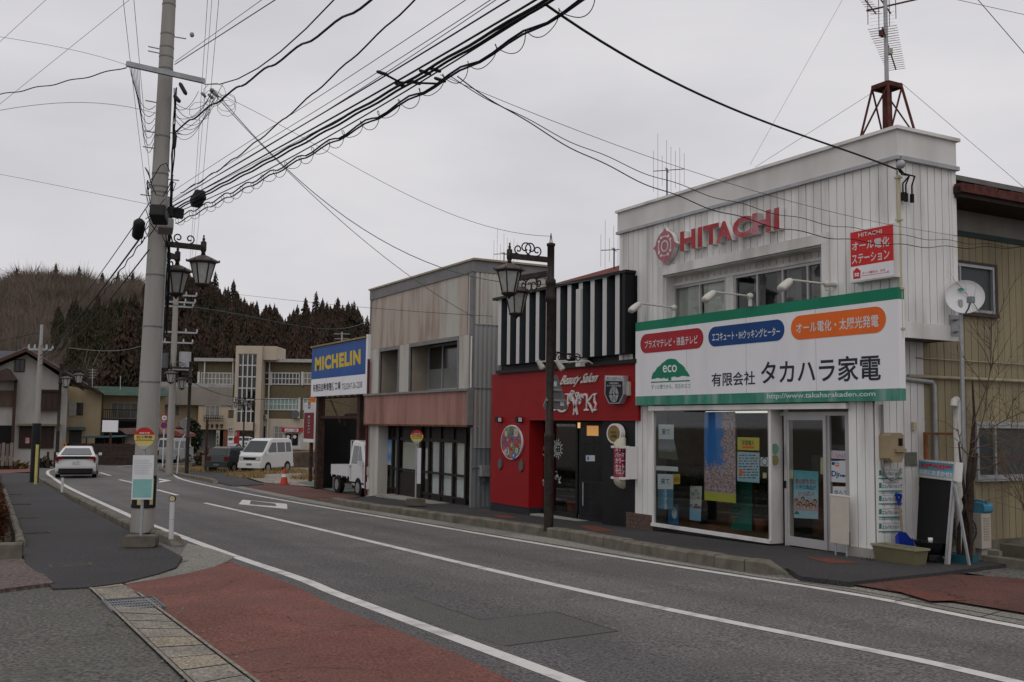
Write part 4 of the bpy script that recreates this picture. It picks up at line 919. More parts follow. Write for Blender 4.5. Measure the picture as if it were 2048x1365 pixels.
prof=[(0,-.07),(R_*.4,-.06),(R_*.75,-.032),(R_,0),(R_*1.01,.006),(R_,-.01),(R_*.75,-.045),(R_*.4,-.075),(0,-.09)]
m=MB(); m.lathe(prof,dc,28,M=q_); m.build('reflector',M('dish_white',(.62,.62,.62),.4,.04),dish)
m=MB(); lo=dc+q_@Vector((0,-R_*.95,0)); lo2=dc+dn*.30+q_@Vector((0,-R_*.45,0))
side_=dc+q_@Vector((0,-R_*.97,0)); tip=dc+dn*.24+q_@Vector((.06,-R_*.62,0))
m.tube([side_,(side_+tip)/2-Z_*.03,tip],.013,8); m.box(tuple(tip-Vector((.04,.04,.04))),tuple(tip+Vector((.04,.04,.05)))); m.build('feed_arm',M('feed_grey',(.2,.22,.24),.5),dish)
m=MB(); c_=dc+q_@Vector((-.05,.13,-.028)); 
m.add([c_+q_@Vector((x,y,.012))for x,y in((-.05,0),(.0,-.025),(.055,-.01),(.01,.03))],[(0,1,2,3)]); m.build('badge',TEAL,dish)
vp=PX(1913,800,-9.95); m=MB(); m.tube([(vp.x,vp.y,G(vp.x)),(vp.x,vp.y,vp.z-.04),(vp.x+.01,vp.y-.02,vp.z),(vp.x+.06,vp.y-.12,vp.z-.02),(vp.x+.06,vp.y-.14,vp.z-.10)],.055,12); tag(m.build('vent_pipe',M('pvc_white',(.55,.54,.5),.5,.06)),'white plastic vent pipe with bent top beside the climbing trunk','pipe')
m=MB(); a=PX(1851,865,-10.35); b=PX(1925,866,-10.35)
m.bar((-10.35,a.y,-1.9),(-10.35,a.y,a.z),.05); m.bar((-10.35,a.y-.02,a.z-.02),(-10.35,b.y,a.z-.02),.035); tag(m.build('iron_stand',M('rust_orange',(.17,.07,.03),.85,.35,9)),'rusty angle iron frame standing behind the chalkboard sign','frame')
cb0,cb1=PG(1826,1112,.06),PG(1898,1131,.06); cb=thing('chalkboard_sign','tall black chalkboard stand with bright printed header leaning outside the shop','sign',((cb0.x+cb1.x)/2,(cb0.y+cb1.y)/2,cb0.z))
ex=(cb1-cb0); ex.z=0; wbd=ex.length; ex.normalize(); perp=Vector((-ex.y,ex.x,0))
best=None
for k in range(0,60):
 th=radians(k*.6); ez=perp*sin(th)+Z_*cos(th)
 for hh in(1.15,1.25,1.35,1.45,1.55,1.65):
  p=cb0+ez*hh; v=p; d_=(v.dot(CR)/v.dot(CF)*FPX+1024-1841,-v.dot(CU)/v.dot(CF)*FPX+682.5-915); e_=d_[0]**2+d_[1]**2
  if best is None or e_<best[0]:best=(e_,th,hh)
th,hb_=best[1],best[2]; ez=perp*sin(th)+Z_*cos(th); fc=(cb0.copy(),ex,ez)
hh0=hb_*.815
m=MB(); rectp(m,fc,.03,.12,wbd-.05,hh0,-.02,.0,0); m.build('board',M('chalkboard_black',(.018,.018,.018),.75,.2,2),cb)
m=MB()
for u in(.0,wbd-.05):rectp(m,fc,u,.02,u+.03,hh0,-.025,.012)
rectp(m,fc,.03,.09,wbd-.05,.12,-.025,.012)
m.build('frame',ALU,cb)
m=MB(); rectp(m,fc,-.02,hh0,wbd+.02,hb_,-.09,.02,0); m.build('header_case',WHITE2,cb)
m=MB(); rectp(m,fc,.02,hh0+.03,wbd-.02,hb_-.03,.02,.022,0); m.build('header_face',pic('print_header',[(0,(.4,.42,.4)),(.35,(.1,.4,.5)),(1,(.02,.25,.40))],5,2,1,2),cb)
m=MB(); hx=hb_-hh0; put_text(m,fc,'太陽光発電',(.06,hh0+hx*.52,wbd-.06,hb_-hx*.2),.024,.04,0); put_text(m,fc,'当店におまかせ!!',(.06,hh0+hx*.18,wbd-.05,hh0+hx*.46),.024,.03,1); m.build('lettering',[SR2,SIGNW],cb)
m=MB()
for k in range(12):
 for v in(hh0+.013,hb_-.013):m.prism(fc,circ((.02+k*(wbd-.04)/11,v),.006,6),.02,.023)
m.build('bulb_dots',DARK,cb)
top=cb0+ez*(hh0*.98)
for s_,u in((0,-.01),(1,wbd+.01)):
 a=cb0+ex*u+ez*hh0*(.95 if s_ else .6); b=cb0+ex*(u+(.06 if s_ else-.35))+perp*(.26 if s_ else .3); b.z=G(b.x)+.02
 m=MB(); m.bar(a,b,.03); m.build('leg',GALV,cb)
m=MB(); m.bar(cb0+ex*(wbd-.02)+ez*hh0-perp*.02,cb0+ex*(wbd-.04)-perp*.03,.028); m.build('leg',GALV,cb)
p0,p1=PG(1758,1122,.05),PG(1844,1134,.05); pl=thing('planter_trough','long olive plastic planter trough empty beside the plinth','planter',tuple((p0+p1)/2),math.atan2((p1-p0).y,(p1-p0).x))
L_=(p1-p0).length; m=MB(); w_=.26; h_=.22
def tap(mb,L0,W0,L1,W1,z0,z1,mi=0):
 return mb.add([(-L0/2,-W0/2,z0),(L0/2,-W0/2,z0),(L0/2,W0/2,z0),(-L0/2,W0/2,z0),(-L1/2,-W1/2,z1),(L1/2,-W1/2,z1),(L1/2,W1/2,z1),(-L1/2,W1/2,z1)],[(0,3,2,1),(4,5,6,7),(0,1,5,4),(1,2,6,5),(2,3,7,6),(3,0,4,7)],mi)
PLO=M('planter_olive',(.135,.125,.07),.55,.1,4)
tap(m,L_-.06,w_-.06,L_,w_,0,h_); m.build('tub',PLO,pl,local=True)
m=MB(); 
for y in(-w_/2-.01,w_/2-.01):m.box((-L_/2-.02,y,h_+.001),(L_/2+.02,y+.025,h_+.03))
for x in(-L_/2-.02,L_/2-.01):m.box((x,-w_/2+.016,h_+.001),(x+.03,w_/2-.011,h_+.029))
m.build('rim',M('planter_rim',(.25,.235,.15),.5),pl,local=True)
m=MB(); m.box((-L_/2+.02,-w_/2+.02,h_-.02),(L_/2-.02,w_/2-.02,h_+.008)); m.build('soil',DIRT,pl,local=True)
sb=PX(1808,1106,-10.22); st=PX(1797,990,-10.42)
sv_=thing('snow_shovel','blue plastic snow shovel with wooden handle leaning on the wall','shovel',tuple(sb))
BLUEP=M('shovel_blue',(.012,.03,.24),.4,.1); WOODH=M('handle_wood',(.25,.18,.115),.7,.15,10)
d=(st-sb).normalized(); hm=sb+d*.30
m=MB(); m.cyl(hm-d*.04,st-d*.09,.016,n=8); m.build('handle',WOODH,sv_)
m=MB(); s2=d.cross(X_).normalized(); fr=(sb,s2,d)
if fr[1].cross(fr[2]).x<0:fr=(sb,-s2,d)
m.prism(fr,[(-.06,.30),(.06,.30),(.16,.22),(.17,.02),(.12,-.02),(-.12,-.02),(-.17,.02),(-.16,.22)],0,.02); m.prism(fr,[(-.17,.02),(-.15,.02),(-.15,.22),(-.16,.22)],.02,.06); m.prism(fr,[(.17,.02),(.16,.22),(.15,.22),(.15,.02)],.02,.06); m.build('blade',BLUEP,sv_)
m=MB(); fr2=(st,fr[1],fr[2])
for q in([(-.06,-.02),(-.04,-.02),(-.01,-.09),(-.03,-.09)],[(.04,-.02),(.06,-.02),(.03,-.09),(.01,-.09)],[(-.06,-.02),(.06,-.02),(.06,.015),(-.06,.015)],[(-.03,-.09),(.03,-.09),(.02,-.16),(-.02,-.16)]):m.prism(fr2,q,-.015,.015)
m.build('grip',BLUEP,sv_)
bs=PG(1862,1128,.05); ba=thing('basin','black plastic basin on a low stand before the chalkboard','basin',tuple(bs))
zt=PY(1862,1084,bs.y).z; 
m=MB(); m.lathe([(.0,zt-.17),(.14,zt-.17),(.2,zt-.05),(.225,zt),(.235,zt+.01),(.2,zt-.0),(.18,zt-.05),(.12,zt-.15),(0,zt-.15)],(bs.x,bs.y,0),20); m.build('bowl',BLACK,ba)
m=MB(); 
for i in range(3):t=2*pi*i/3+.4; m.cyl((bs.x+.13*cos(t),bs.y+.13*sin(t),zt-.17),(bs.x+.17*cos(t),bs.y+.17*sin(t),bs.z),.014,n=6)
m.build('stand',BLACK,ba)
m=MB(); 
m.lathe([(0,zt-.01),(.028,zt-.01),(.034,zt+.06),(.03,zt+.06),(.0,zt+.01)],(bs.x+.04,bs.y-.05,0),10); tag(m.build('cup',PAPER),'small white cup standing in the black basin','cup')
m=MB(); m.box((bs.x-.24,bs.y-.02,zt-.005),(bs.x+.24,bs.y+.02,zt+.005)); m.build('crossbar',BLACK,ba)
p=PG(1900,1128,.05); m=MB(); m.box((p.x-.22,p.y+.02,p.z),(p.x+.24,p.y+.30,p.z+.13)); o=tag(m.build('blue_trough',M('trough_blue',(.02,.10,.13),.5)),'low teal plastic trough on the ground under the chalkboard stand','trough')
ACM=M('ac_beige',(.40,.36,.30),.5,.05,3); FANG=M('fan_grille',(.10,.10,.105),.5)
pa0=PG(1966,1100,.12); ax0,ax1=-10.02,-9.72
ay0=PX(1963,1060,-9.72).y; 
ac=thing('air_conditioner','beige air conditioner outdoor unit standing beside the yellow wall','air conditioner',((ax0+ax1)/2,ay0+.17,G(-9.8)+.17))
zb_=PX(1965,1098,-9.72).z; za_=PX(1964,1028,-9.72).z; xw=-10.46; ay1=PX(1982,1060,-9.72).y
m=MB(); m.box((xw,ay0,zb_),(-9.72,ay1,za_)); m.build('case',ACM,ac)
m=MB(); ff=FY(ay0); cxx=(xw-9.72)/2+.0; rr=min(.23,(za_-zb_)/2-.03)
m.prism(ff,circ((-9.72-rr-.07,(za_+zb_)/2),rr,28),.001,.006,0)
for k in range(1,6):ring(m,ff,(-9.72-rr-.07,(za_+zb_)/2),rr*k/6-.004,rr*k/6+.004,.006,.012,1,k=24)
for k in range(8):
 t=2*pi*k/8; c_=(-9.72-rr-.07,(za_+zb_)/2); m.prism(ff,[(c_[0]+.004*sin(t),c_[1]-.004*cos(t)),(c_[0]+rr*cos(t)+.004*sin(t),c_[1]+rr*sin(t)-.004*cos(t)),(c_[0]+rr*cos(t)-.004*sin(t),c_[1]+rr*sin(t)+.004*cos(t)),(c_[0]-.004*sin(t),c_[1]+.004*cos(t))],.0065,.0125,1)
m.build('fan_grille',[FANG,GALV],ac)
m=MB(); fx_=FX(-9.72)
for k in range(9):z=za_-.06-k*.038; rectp(m,fx_,ay0+.05,z-.012,ay1-.04,z,0,.008)
m.build('louvres',M('ac_louvre',(.30,.27,.225),.5),ac)
for x in(xw+.05,-9.86):m=MB(); m.box((x,ay0+.04,zb_-.1),(x+.1,ay1-.04,zb_)); m.build('foot',CONC,ac)
BLUEC=M('jerry_blue',(.05,.20,.30),.35,.1,5)
jc=thing('jerrycan','translucent blue jerrycan lying on the air conditioner','jerrycan',((xw-9.72)/2,ay0+.15,za_))
jx0,jx1=PY(1940,1012,ay0+.1).x,PY(1973,1012,ay0+.1).x; jz=PY(1955,1002,ay0+.1).z
m=MB(); fj=FY(ay0+.05); m.prism(fj,rrect(jx0,za_+.002,jx1,jz-.03,.05,5),-.2,0); m.build('body',BLUEC,jc)
m=MB(); m.tube([(jx0+.04,ay0+.15,jz-.035),(jx0+.06,ay0+.15,jz),(jx1-.1,ay0+.15,jz),(jx1-.06,ay0+.15,jz-.035)],.016,6); m.build('handle',BLUEC,jc)
m=MB(); m.cyl((jx1-.03,ay0+.15,jz-.035),(jx1-.03,ay0+.15,jz+.005),.025,n=10); m.build('cap',BLUEC,jc)
TERR=M('terracotta',(.20,.055,.03),.7,.15,6)
def pot(p,r,h,label,mat=TERR,group=None):
 t=thing('plant_pot',label,'plant pot',tuple(p),0,group)
 m=MB(); m.lathe([(0,0),(r*.72,0),(r*.92,h*.8),(r*.94,h*.82),(r,h*.82),(r,h),(r*.9,h),(r*.88,h*.9),(0,h*.88)],p,18); m.build('pot',mat,t)
 return t
def sprig(parent,p,h,n,spread,mat,r=.006,seed=1,name='dry_stems',twig=3):
 r2=random.Random(seed); m=MB()
 for i in range(n):
  a=r2.uniform(0,2*pi); l_=h*r2.uniform(.55,1); pts=[Vector(p)+Vector((r2.uniform(-.03,.03),r2.uniform(-.03,.03),0))]; d=Vector((cos(a)*spread,sin(a)*spread,1)).normalized()
  for k in range(5):
   d=(d+Vector((r2.uniform(-.2,.2),r2.uniform(-.2,.2),r2.uniform(-.05,.12)))).normalized(); pts.append(pts[-1]+d*l_/5)
  m.tube(pts,[r*(1-.15*k)for k in range(6)],4)
  for q in range(twig):
   k=r2.randint(2,5); b=pts[k]; e=(d+Vector((r2.uniform(-.9,.9),r2.uniform(-.9,.9),r2.uniform(-.3,.6)))).normalized(); m.tube([b,b+e*l_*.12,b+e*l_*.2+Z_*.02],[r*.5,r*.4,r*.25],3)
 return m.build(name,mat,parent)
TWIG=M('twig_brown',(.10,.07,.055),.85,.3,10); TWIGL=M('twig_tan',(.20,.15,.10),.85,.25,10)
pp1=PG(1992,1094,.06); t=pot((pp1.x,pp1.y,pp1.z),.16,.22,'low terracotta pot with dead stalks right of the air conditioner',M('terracotta_dark',(.13,.035,.022),.7)); sprig(t,(pp1.x,pp1.y,pp1.z+.2),.25,8,.5,TWIGL,.006,2)
pp2=PG(2022,1090,.06); t=pot((pp2.x,pp2.y,pp2.z),.23,.36,'large terracotta pot with tall bare stems near the yard edge'); sprig(t,(pp2.x,pp2.y,pp2.z+.32),1.9,7,.12,TWIGL,.012,4,twig=9)
pp3=PG(2042,1092,.06); t=pot((pp3.x+.25,pp3.y+.3,pp3.z),.2,.3,'dark pot of withered brown foliage at the right frame edge',BLACK); sprig(t,(pp3.x+.25,pp3.y+.3,pp3.z+.28),.55,22,.7,TWIG,.006,5,twig=6)
for i,(px,py,dx,dy,dz,lab)in enumerate(((1990,1108,.30,.22,.06,'flat pale paving stone on the ground below the pots'),(2040,1112,.5,.25,.16,'long grey concrete block at the yard edge under the pots'),(1990,1090,.12,.1,.12,'small pale stone block beside the air conditioner foot'))):
 p=PG(px,py,.03); m=MB(); m.box((p.x-dx/2,p.y-dy/2,p.z-.02),(p.x+dx/2,p.y+dy/2,p.z+dz)); tag(m.build('stone_block',[CONC,CONCD,CONC][i]),lab,'block')
p=PG(1965,1130,.02); m=MB(); m.box((-9.55,p.y+.0,p.z-.05),(-6.0,p.y+.14,p.z+.13)); tag(m.build('yard_kerb',CONCD),'low dirty concrete edging along the yard beside the climbing trunk','edging')
tb=PG(1932,1130,.05); cv=thing('bare_climber','bare vine trunk twisted round the dish mast with thin twigs','climbing plant',tuple(tb))
BARK=M('climber_bark',(.04,.028,.021),.95,.35,14,bump=.6,bscale=40)
m=MB(); tx,ty=tb.x,tb.y
tr_=[(tx,ty,tb.z),(tx-.02,ty+.06,tb.z+.3),(tx-.05,ty+.12,tb.z+.6),(tx-.03,ty+.16,tb.z+.9),(tx-.07,ty+.22,tb.z+1.25),(tx-.08,ty+.30,tb.z+1.6),(tx-.06,ty+.34,tb.z+2.1),(tx-.12,ty+.4,tb.z+2.6)]
m.tube(tr_,[.075,.065,.068,.06,.05,.035,.02,.012],9)
m.tube([(tx+.08,ty-.03,tb.z),(tx+.10,ty+.0,tb.z+.35),(tx+.04,ty+.05,tb.z+.6),(tx-.08,ty+.08,tb.z+.9),(tx+.05,ty+.14,tb.z+1.2),(tx+.0,ty+.3,tb.z+1.55)],[.03,.028,.026,.025,.022,.016],7)
m.tube([(tx-.1,ty-.02,tb.z),(tx-.12,ty+.03,tb.z+.5),(tx-.02,ty+.06,tb.z+.85),(tx-.14,ty+.14,tb.z+1.3),(tx-.22,ty+.2,tb.z+1.7)],[.026,.024,.022,.018,.012],7)
m.build('trunk',BARK,cv)
r2=random.Random(11); m=MB()
def branch(mb,p,d,l_,r,depth,r2,droop=0.):
 pts=[Vector(p)]; d=Vector(d).normalized()
 for k in range(5):
  d=(d+Vector((r2.uniform(-.25,.25),r2.uniform(-.25,.25),r2.uniform(-.2,.25)-droop))).normalized(); pts.append(pts[-1]+d*l_/5)
 mb.tube(pts,[r*(1-.16*k)for k in range(6)],4)
 if depth>0:
  for k in range(2,6):
   for _ in range(2):
    branch(mb,pts[k],d+Vector((r2.uniform(-1,1),r2.uniform(-1,1),r2.uniform(-.5,.8))),l_*.5,r*.5,depth-1,r2,droop)
for z,dv_,l_ in((1.5,(.2,.5,1.2),1.7),(1.6,(.9,.9,.3),1.1),(1.5,(1,.7,-.1),.9),(1.7,(.3,1,.9),1.6),(1.5,(-.9,-.2,.5),.5),(1.3,(.8,1,.1),.9),(1.9,(.15,.5,1.6),1.5)):
 branch(m,(tx-.05,ty+.25,tb.z+z),dv_,l_,.011,2 if z>1.55 else 1,r2)
m.build('twigs',TWIG,cv)
bsh=PX(2048,1080,-9.9); t=thing('bare_shrub','arching bare shrub with straw coloured stems at the right edge','shrub',(-9.8,bsh.y+.1,G(-9.8)))
m=MB(); r2=random.Random(21)
for k in range(6):branch(m,(-9.8+r2.uniform(-.08,.08),bsh.y+.1+r2.uniform(-.05,.05),G(-9.8)),(r2.uniform(-.25,.1),r2.uniform(-.5,.2),1.5),1.9,.013,2,r2,.08)
m.build('stems',TWIGL,t)
m=MB(); r2=random.Random(8); p=PG(1735,1128,.02)
for k in range(40):
 a=r2.uniform(0,2*pi); r_=r2.uniform(.02,.13); c_=p+Vector((r_*cos(a),r_*sin(a)*.5,0)); t2=c_+Vector((r2.uniform(-.04,.04),r2.uniform(-.04,.04),r2.uniform(.03,.12))); m.add([c_-X_*.012,c_+X_*.012,t2],[(0,1,2)])
tag(m.build('weed_tuft',M('weed_green',(.035,.055,.022),.8,.3,20)),'small green weed tuft growing at the foot of the concrete plinth','weed')
# ================================================================ ROOF AERIALS OF THE WHITE SHOP
def rods(mb,pts,r=.008,n=5):mb.tube(pts,r,n)
tw=thing('mast_stand','red rusty lattice stand with tall aerial mast on the shop roof corner','mast',(-10.6,12.8,ZT))
tcx,tcy=-10.62,12.55; zt0=ZT; 
tp=PX(1786,178,tcx); zt1=tp.z
sz0,sz1=.30,.15
m=MB(); cor=[(-1,-1),(1,-1),(1,1),(-1,1)]
for sx,sy in cor:m.bar((tcx+sx*sz0,tcy+sy*sz0,zt0),(tcx+sx*sz1,tcy+sy*sz1,zt1),.035,.035)
for i in range(4):
 a,b=cor[i],cor[(i+1)%4]; m.bar((tcx+a[0]*sz0,tcy+a[1]*sz0,zt0+.03),(tcx+b[0]*sz1,tcy+b[1]*sz1,zt1-.03),.022,.022)
 m.bar((tcx+a[0]*sz1,tcy+a[1]*sz1,zt1),(tcx+b[0]*sz1,tcy+b[1]*sz1,zt1),.05,.07)
m.box((tcx-sz1,tcy-sz1,zt1-.01),(tcx+sz1,tcy+sz1,zt1+.015))
for s_ in(-1,1):m.box((tcx-.38,tcy+s_*sz0-.04,zt0-.02),(tcx+.36,tcy+s_*sz0+.04,zt0+.05)); 
m.build('lattice_stand',RUSTR,tw)
m=MB(); m.cyl((tcx,tcy,zt0),(tcx,tcy,zt1+.02),.075,.07,12); m.build('mast_sleeve',RUSTR,tw)
m=MB(); m.cyl((tcx,tcy,zt1),(tcx,tcy,zt1+4.2),.033,.028,10); m.build('mast',GALV,tw)
def yagi(name,parent,c,d,L_,n,l0,l1,vert=False,mat=GALV,r=.006,grid=False):
 m=MB(); d=Vector(d).normalized(); c=Vector(c); sd_=Z_ if vert else Z_.cross(d).normalized()
 m.tube([c-d*L_*.25,c+d*L_*.75],.012,6)
 for i in range(n):
  t_=-.25+i/(n-1); l_=l0+(l1-l0)*i/(n-1); p=c+d*L_*t_; m.tube([p-sd_*l_/2,p+sd_*l_/2],r,4)
 if grid:
  p=c-d*L_*.25
  for k in range(9):
   z=(k-4)*.055; m.tube([p+Z_*z-sd_*.18,p+Z_*z+sd_*.18],.0016,3)
 return m.build(name,mat,parent)
kd=Vector((tcx,tcy,zt1+1.5)).dot(CF)
def DP(px,py):return ray(px,py)*kd
rt=M('rod_rust',(.12,.08,.07),.6,.3,12)
va=Vector((-.60,.80,0))
yagi('yagi_aerial',tw,DP(1772,78),(-.56,.82,-.02),1.9,20,.42,.30,False,rt,.0045,True)
m=MB(); m.tube([DP(1733,22),DP(1838,-2)],.016,6); m.build('cross_boom',rt,tw)
m=MB(); sv_l=CR.normalized()
m.tube([DP(1752,-14),DP(1782,28)],.012,5)
for px,y0,y1 in((1735,-20,50),(1757,-10,62),(1768,-10,60),(1773,-20,46),(1778,-12,52),(1791,-6,38)):m.tube([DP(px,y0),DP(px+1,y1)],.006,4)
m.build('rod_aerial',rt,tw)
m=MB(); m.tube([DP(1730,0),DP(1752,28)],.011,5)
for k in range(7):c_=DP(1730,0).lerp(DP(1752,28),k/6); m.tube([c_-CR*.09,c_+CR*.09],.005,3)
m.build('short_aerial',rt,tw)
m=MB(); c_=DP(1777,103); m.box((c_.x-.045,c_.y-.045,c_.z-.05),(c_.x+.045,c_.y+.045,c_.z+.04)); m.build('booster_box',M('booster_cream',(.4,.38,.3),.5),tw)
m=MB(); c_=DP(1766,66); m.box((c_.x-.05,c_.y-.04,c_.z-.05),(c_.x+.05,c_.y+.04,c_.z+.045)); m.build('junction_box',RUSTR,tw)
def roof_aerial(px,py_base,py_mid,Y,label,hgt=1.6,group='thin roof aerials on the shop roofs'):
 b=PY(px,py_base,Y); c=PY(px,py_mid,Y); t=thing('roof_aerial',label,'aerial',(b.x,Y,b.z-.3),0,group)
 m=MB(); m.cyl((b.x,Y,b.z-.3),(b.x,Y,c.z+.05),.018,n=6); m.build('mast',DKWOOD,t)
 m=MB(); d=Vector((.75,.66,0)).normalized(); sd_=Vector((-.66,.75,0)); c=Vector((b.x,Y,c.z))
 m.tube([c-d*.34,c+d*.44],.011,5); m.tube([c-sd_*.25,c+sd_*.25],.009,5)
 for i in range(8):p=c+d*(-.34+i*.11); l_=hgt*(.55,1.,.4,.8,.62,.5,.58,.42)[i]; m.tube([p-Z_*l_/2,p+Z_*l_/2],.004,4)
 m.build('elements',rt,t); return t
roof_aerial(1334,392,341,15.5,'tall many-rod aerial on the white shop roof above the raised letters',1.9)
# ================================================================ RED AND BLACK SALON
SREDW=M('salon_red_wall',(.275,.009,.011),.5,.06,2,bump=.1,bscale=30)
SBLK=M('salon_black',(.012,.0125,.014),.45,.15,3); STR_W=M('stripe_white',(.58,.56,.555),.55,.06,2,streak=5,dirt=(.3,.29,.28),dirt_amt=.4)
STR_D=M('stripe_slate',(.020,.026,.030),.45,.12,3)
ax0=qy(988,900)[0]; ax1=qy(1257,900)[0]; ar=qy(1271,790,11.85)[0]
salon=thing('beauty_salon','red fronted salon with black and white striped upper fascia','salon',((ax0+ax1)/2,12,-2.1))
gs=G(-20)+.08
rt0,rt1=qy(990,749,11.9)[1],qy(1066,841,11.9)[1]; px1=qy(1064,940)[0]
def bricks(mb,fr,u0,u1,v0,v1,n,mi=0):
 h=.068; k=int((v1-v0)/h)
 for i in range(k+1):
  z=v0+i*h
  if z+.004<v1:rectp(mb,fr,u0,z,u1,min(z+h-.007,v1),n,n+.006,mi)
m=MB(); m.box((ax0,11.92,rt1),(ar,12.6,rt0)); m.box((ax0,12.0-.08,-1.90),(px1,12.4,rt1)); bricks(m,FY(11.92),ax0,ar,rt1,rt0,0); bricks(m,FY(11.92),ax0,px1,-1.9,rt1-.002,0)
m.build('red_wall',SREDW,salon)
m=MB(); m.box((ax0,11.93,-2.3),(px1+.01,12.9,-1.90)); m.build('tiled_base',M('base_tile',(.03,.033,.036),.3,.2,20),salon)
m=MB(); rb0=qy(1207,950)[0]
m.box((rb0,11.97,-2.2),(ax1+.25,12.9,rt1-.002)); m.build('black_pier',SBLK,salon)
m=MB(); m.box((ax0+.02,12.95,-2.3),(ax1,13.0,rt0)); m.box((ax0,12.6,rt1),(ar,18,3.0)); m.box((px1+.01,12.0,rt1-.004),(rb0-.01,12.95,rt1+.02))
m.build('back_wall',SBLK,salon)
m=MB(); m.box((px1+.01,11.95,gs-.12),(rb0-.01,12.94,gs+.02)); m.build('entrance_step',CONC,salon)
fE=FY(12.3); sx0,sx1=qy(1082,940,12.3)[0],qy(1157,940,12.3)[0]; dx_0,dx_1=qy(1162,940,12.3)[0],qy(1206,940,12.3)[0]+.35
m=MB(); rectp(m,fE,sx0-.25,gs,sx0,rt1,-.02,.05,1); rectp(m,fE,sx0,gs,sx1,gs+.12,0,.05); rectp(m,fE,sx0,rt1-.08,sx1,rt1-.005,0,.05); rectp(m,fE,sx1-.03,gs+.12,sx1+.05,rt1-.01,0,.06)
m.build('shopfront_frame',[SBLK,M('frame_grey',(.16,.15,.14),.5)],salon)
m=MB(); rectp(m,fE,sx0,gs+.12,sx1-.03,rt1-.08,.01,.012); m.build('shopfront_glass',GL,salon)
m=MB(); rectp(m,fE,dx_0,gs+.02,dx_1,rt1-.02,0,.05,0)
nx,nz=2,5
for i in range(nx):
 for k in range(nz):
  u0=dx_0+.07+i*(dx_1-dx_0-.1)/nx; v0=gs+.1+k*(rt1-gs-.2)/nz
  rectp(m,fE,u0,v0,u0+(dx_1-dx_0-.1)/nx-.05,v0+(rt1-gs-.2)/nz-.06,.05,.054,1)
od=m.build('door',[SBLK,M('door_pane',(.02,.021,.023),.12,.2,3)],salon)
m=MB(); u0=qy(1174,860,12.24)[0]; u1=qy(1197,860,12.24)[0]; a_,b_=qy(1185,872,12.24)[1],qy(1185,852,12.24)[1]; rectp(m,FY(12.24),u0,a_,u1,b_,0,.004); m.build('lit_pane',emis('warm_lit_pane',(.75,.36,.10),.33),od)
m=MB(); c_=qy(1158,852,12.2); m.cyl((c_[0],12.2,c_[1]-.05),(c_[0],12.2,c_[1]+.07),.03,n=8); m.build('entrance_lamp',emis('lamp_warm',(.9,.55,.25),.6),salon)
m=MB(); h_=qy(1163,988,12.19); m.cyl((h_[0]+.06,12.19,h_[1]-.25),(h_[0]+.06,12.19,h_[1]+.25),.014,n=6); m.build('handle',ALU,od)
card('window_sticker','small blue and white sticker pair on the salon door','sticker',FY(12.235),[qy(1172,911,12.235),qy(1172,923,12.235),qy(1190,923,12.235),qy(1190,911,12.235)],0,PW,extra=lambda t,n:(lambda k:(k.prism(FY(12.235),circ(qy(1176.5,917,12.235),.045,14),n,n+.001),k.build('blue_disc',M('sticker_blue',(.03,.2,.42),.5),t)))(MB()))
m=MB(); m.box((sx0-.2,12.95,gs),(ax1-.5,14.6,gs+.02)); m.box((-20.4,13.2,gs),(-19.4,13.6,gs+.5)); m.build('interior_bench',WOODI,salon)
fst_=FY(12.275); sc_=qy(1115,898,12.275); m=MB(); rs=(qy(1115,875,12.275)[1]-qy(1115,920,12.275)[1])/2
for k in range(14):
 t=2*pi*k/14; r0,r1=rs*.68,rs*(1. if k%2 else .86)
 m.prism(fst_,[(sc_[0]+r0*cos(t-.13),sc_[1]+r0*sin(t-.13)),(sc_[0]+r0*cos(t+.13),sc_[1]+r0*sin(t+.13)),(sc_[0]+r1*cos(t),sc_[1]+r1*sin(t))],0,.002)
ring(m,fst_,sc_,rs*.5,rs*.58,0,.002,0,k=24); ring(m,fst_,(sc_[0]+rs*.06,sc_[1]),rs*.34,rs*.42,.0,.0025,0,60,300,16); m.prism(fst_,circ((sc_[0]+rs*.16,sc_[1]+rs*.1),rs*.06,8),0,.002); m.prism(fst_,[(sc_[0]+rs*.02,sc_[1]-rs*.14),(sc_[0]+rs*.22,sc_[1]-rs*.17),(sc_[0]+rs*.2,sc_[1]-rs*.1)],0,.002); m.prism(fst_,circ((sc_[0]-rs*.14,sc_[1]+rs*.12),rs*.07,8),0,.002)
tag(m.build('sun_sticker',PW),'white sun and crescent cut-out sticker on the dark salon window','sticker')
m=MB(); r2=random.Random(4)
for(cx_,cy_,w_)in((1085,905,8),(1113,952,7),(1119,960,5),(1087,965,4)):
 for k in range(9):
  c_=qy(cx_+r2.uniform(-w_,w_)*.4,cy_+r2.uniform(-w_,w_)*1.3,12.275); a=r2.uniform(0,pi); l_=.05
  m.prism(fst_,[(c_[0]-l_*cos(a),c_[1]-l_*sin(a)),(c_[0]+.3*l_*sin(a),c_[1]-.3*l_*cos(a)),(c_[0]+l_*cos(a),c_[1]+l_*sin(a))],.0+k*.0001,.002+k*.0001)
tag(m.build('ornament_sticker',PW),'scattered white leaf cut-outs on the salon glass behind the lamp post','sticker')
LEAF=M('leaf_dark',(.03,.055,.02),.6,.35,12)
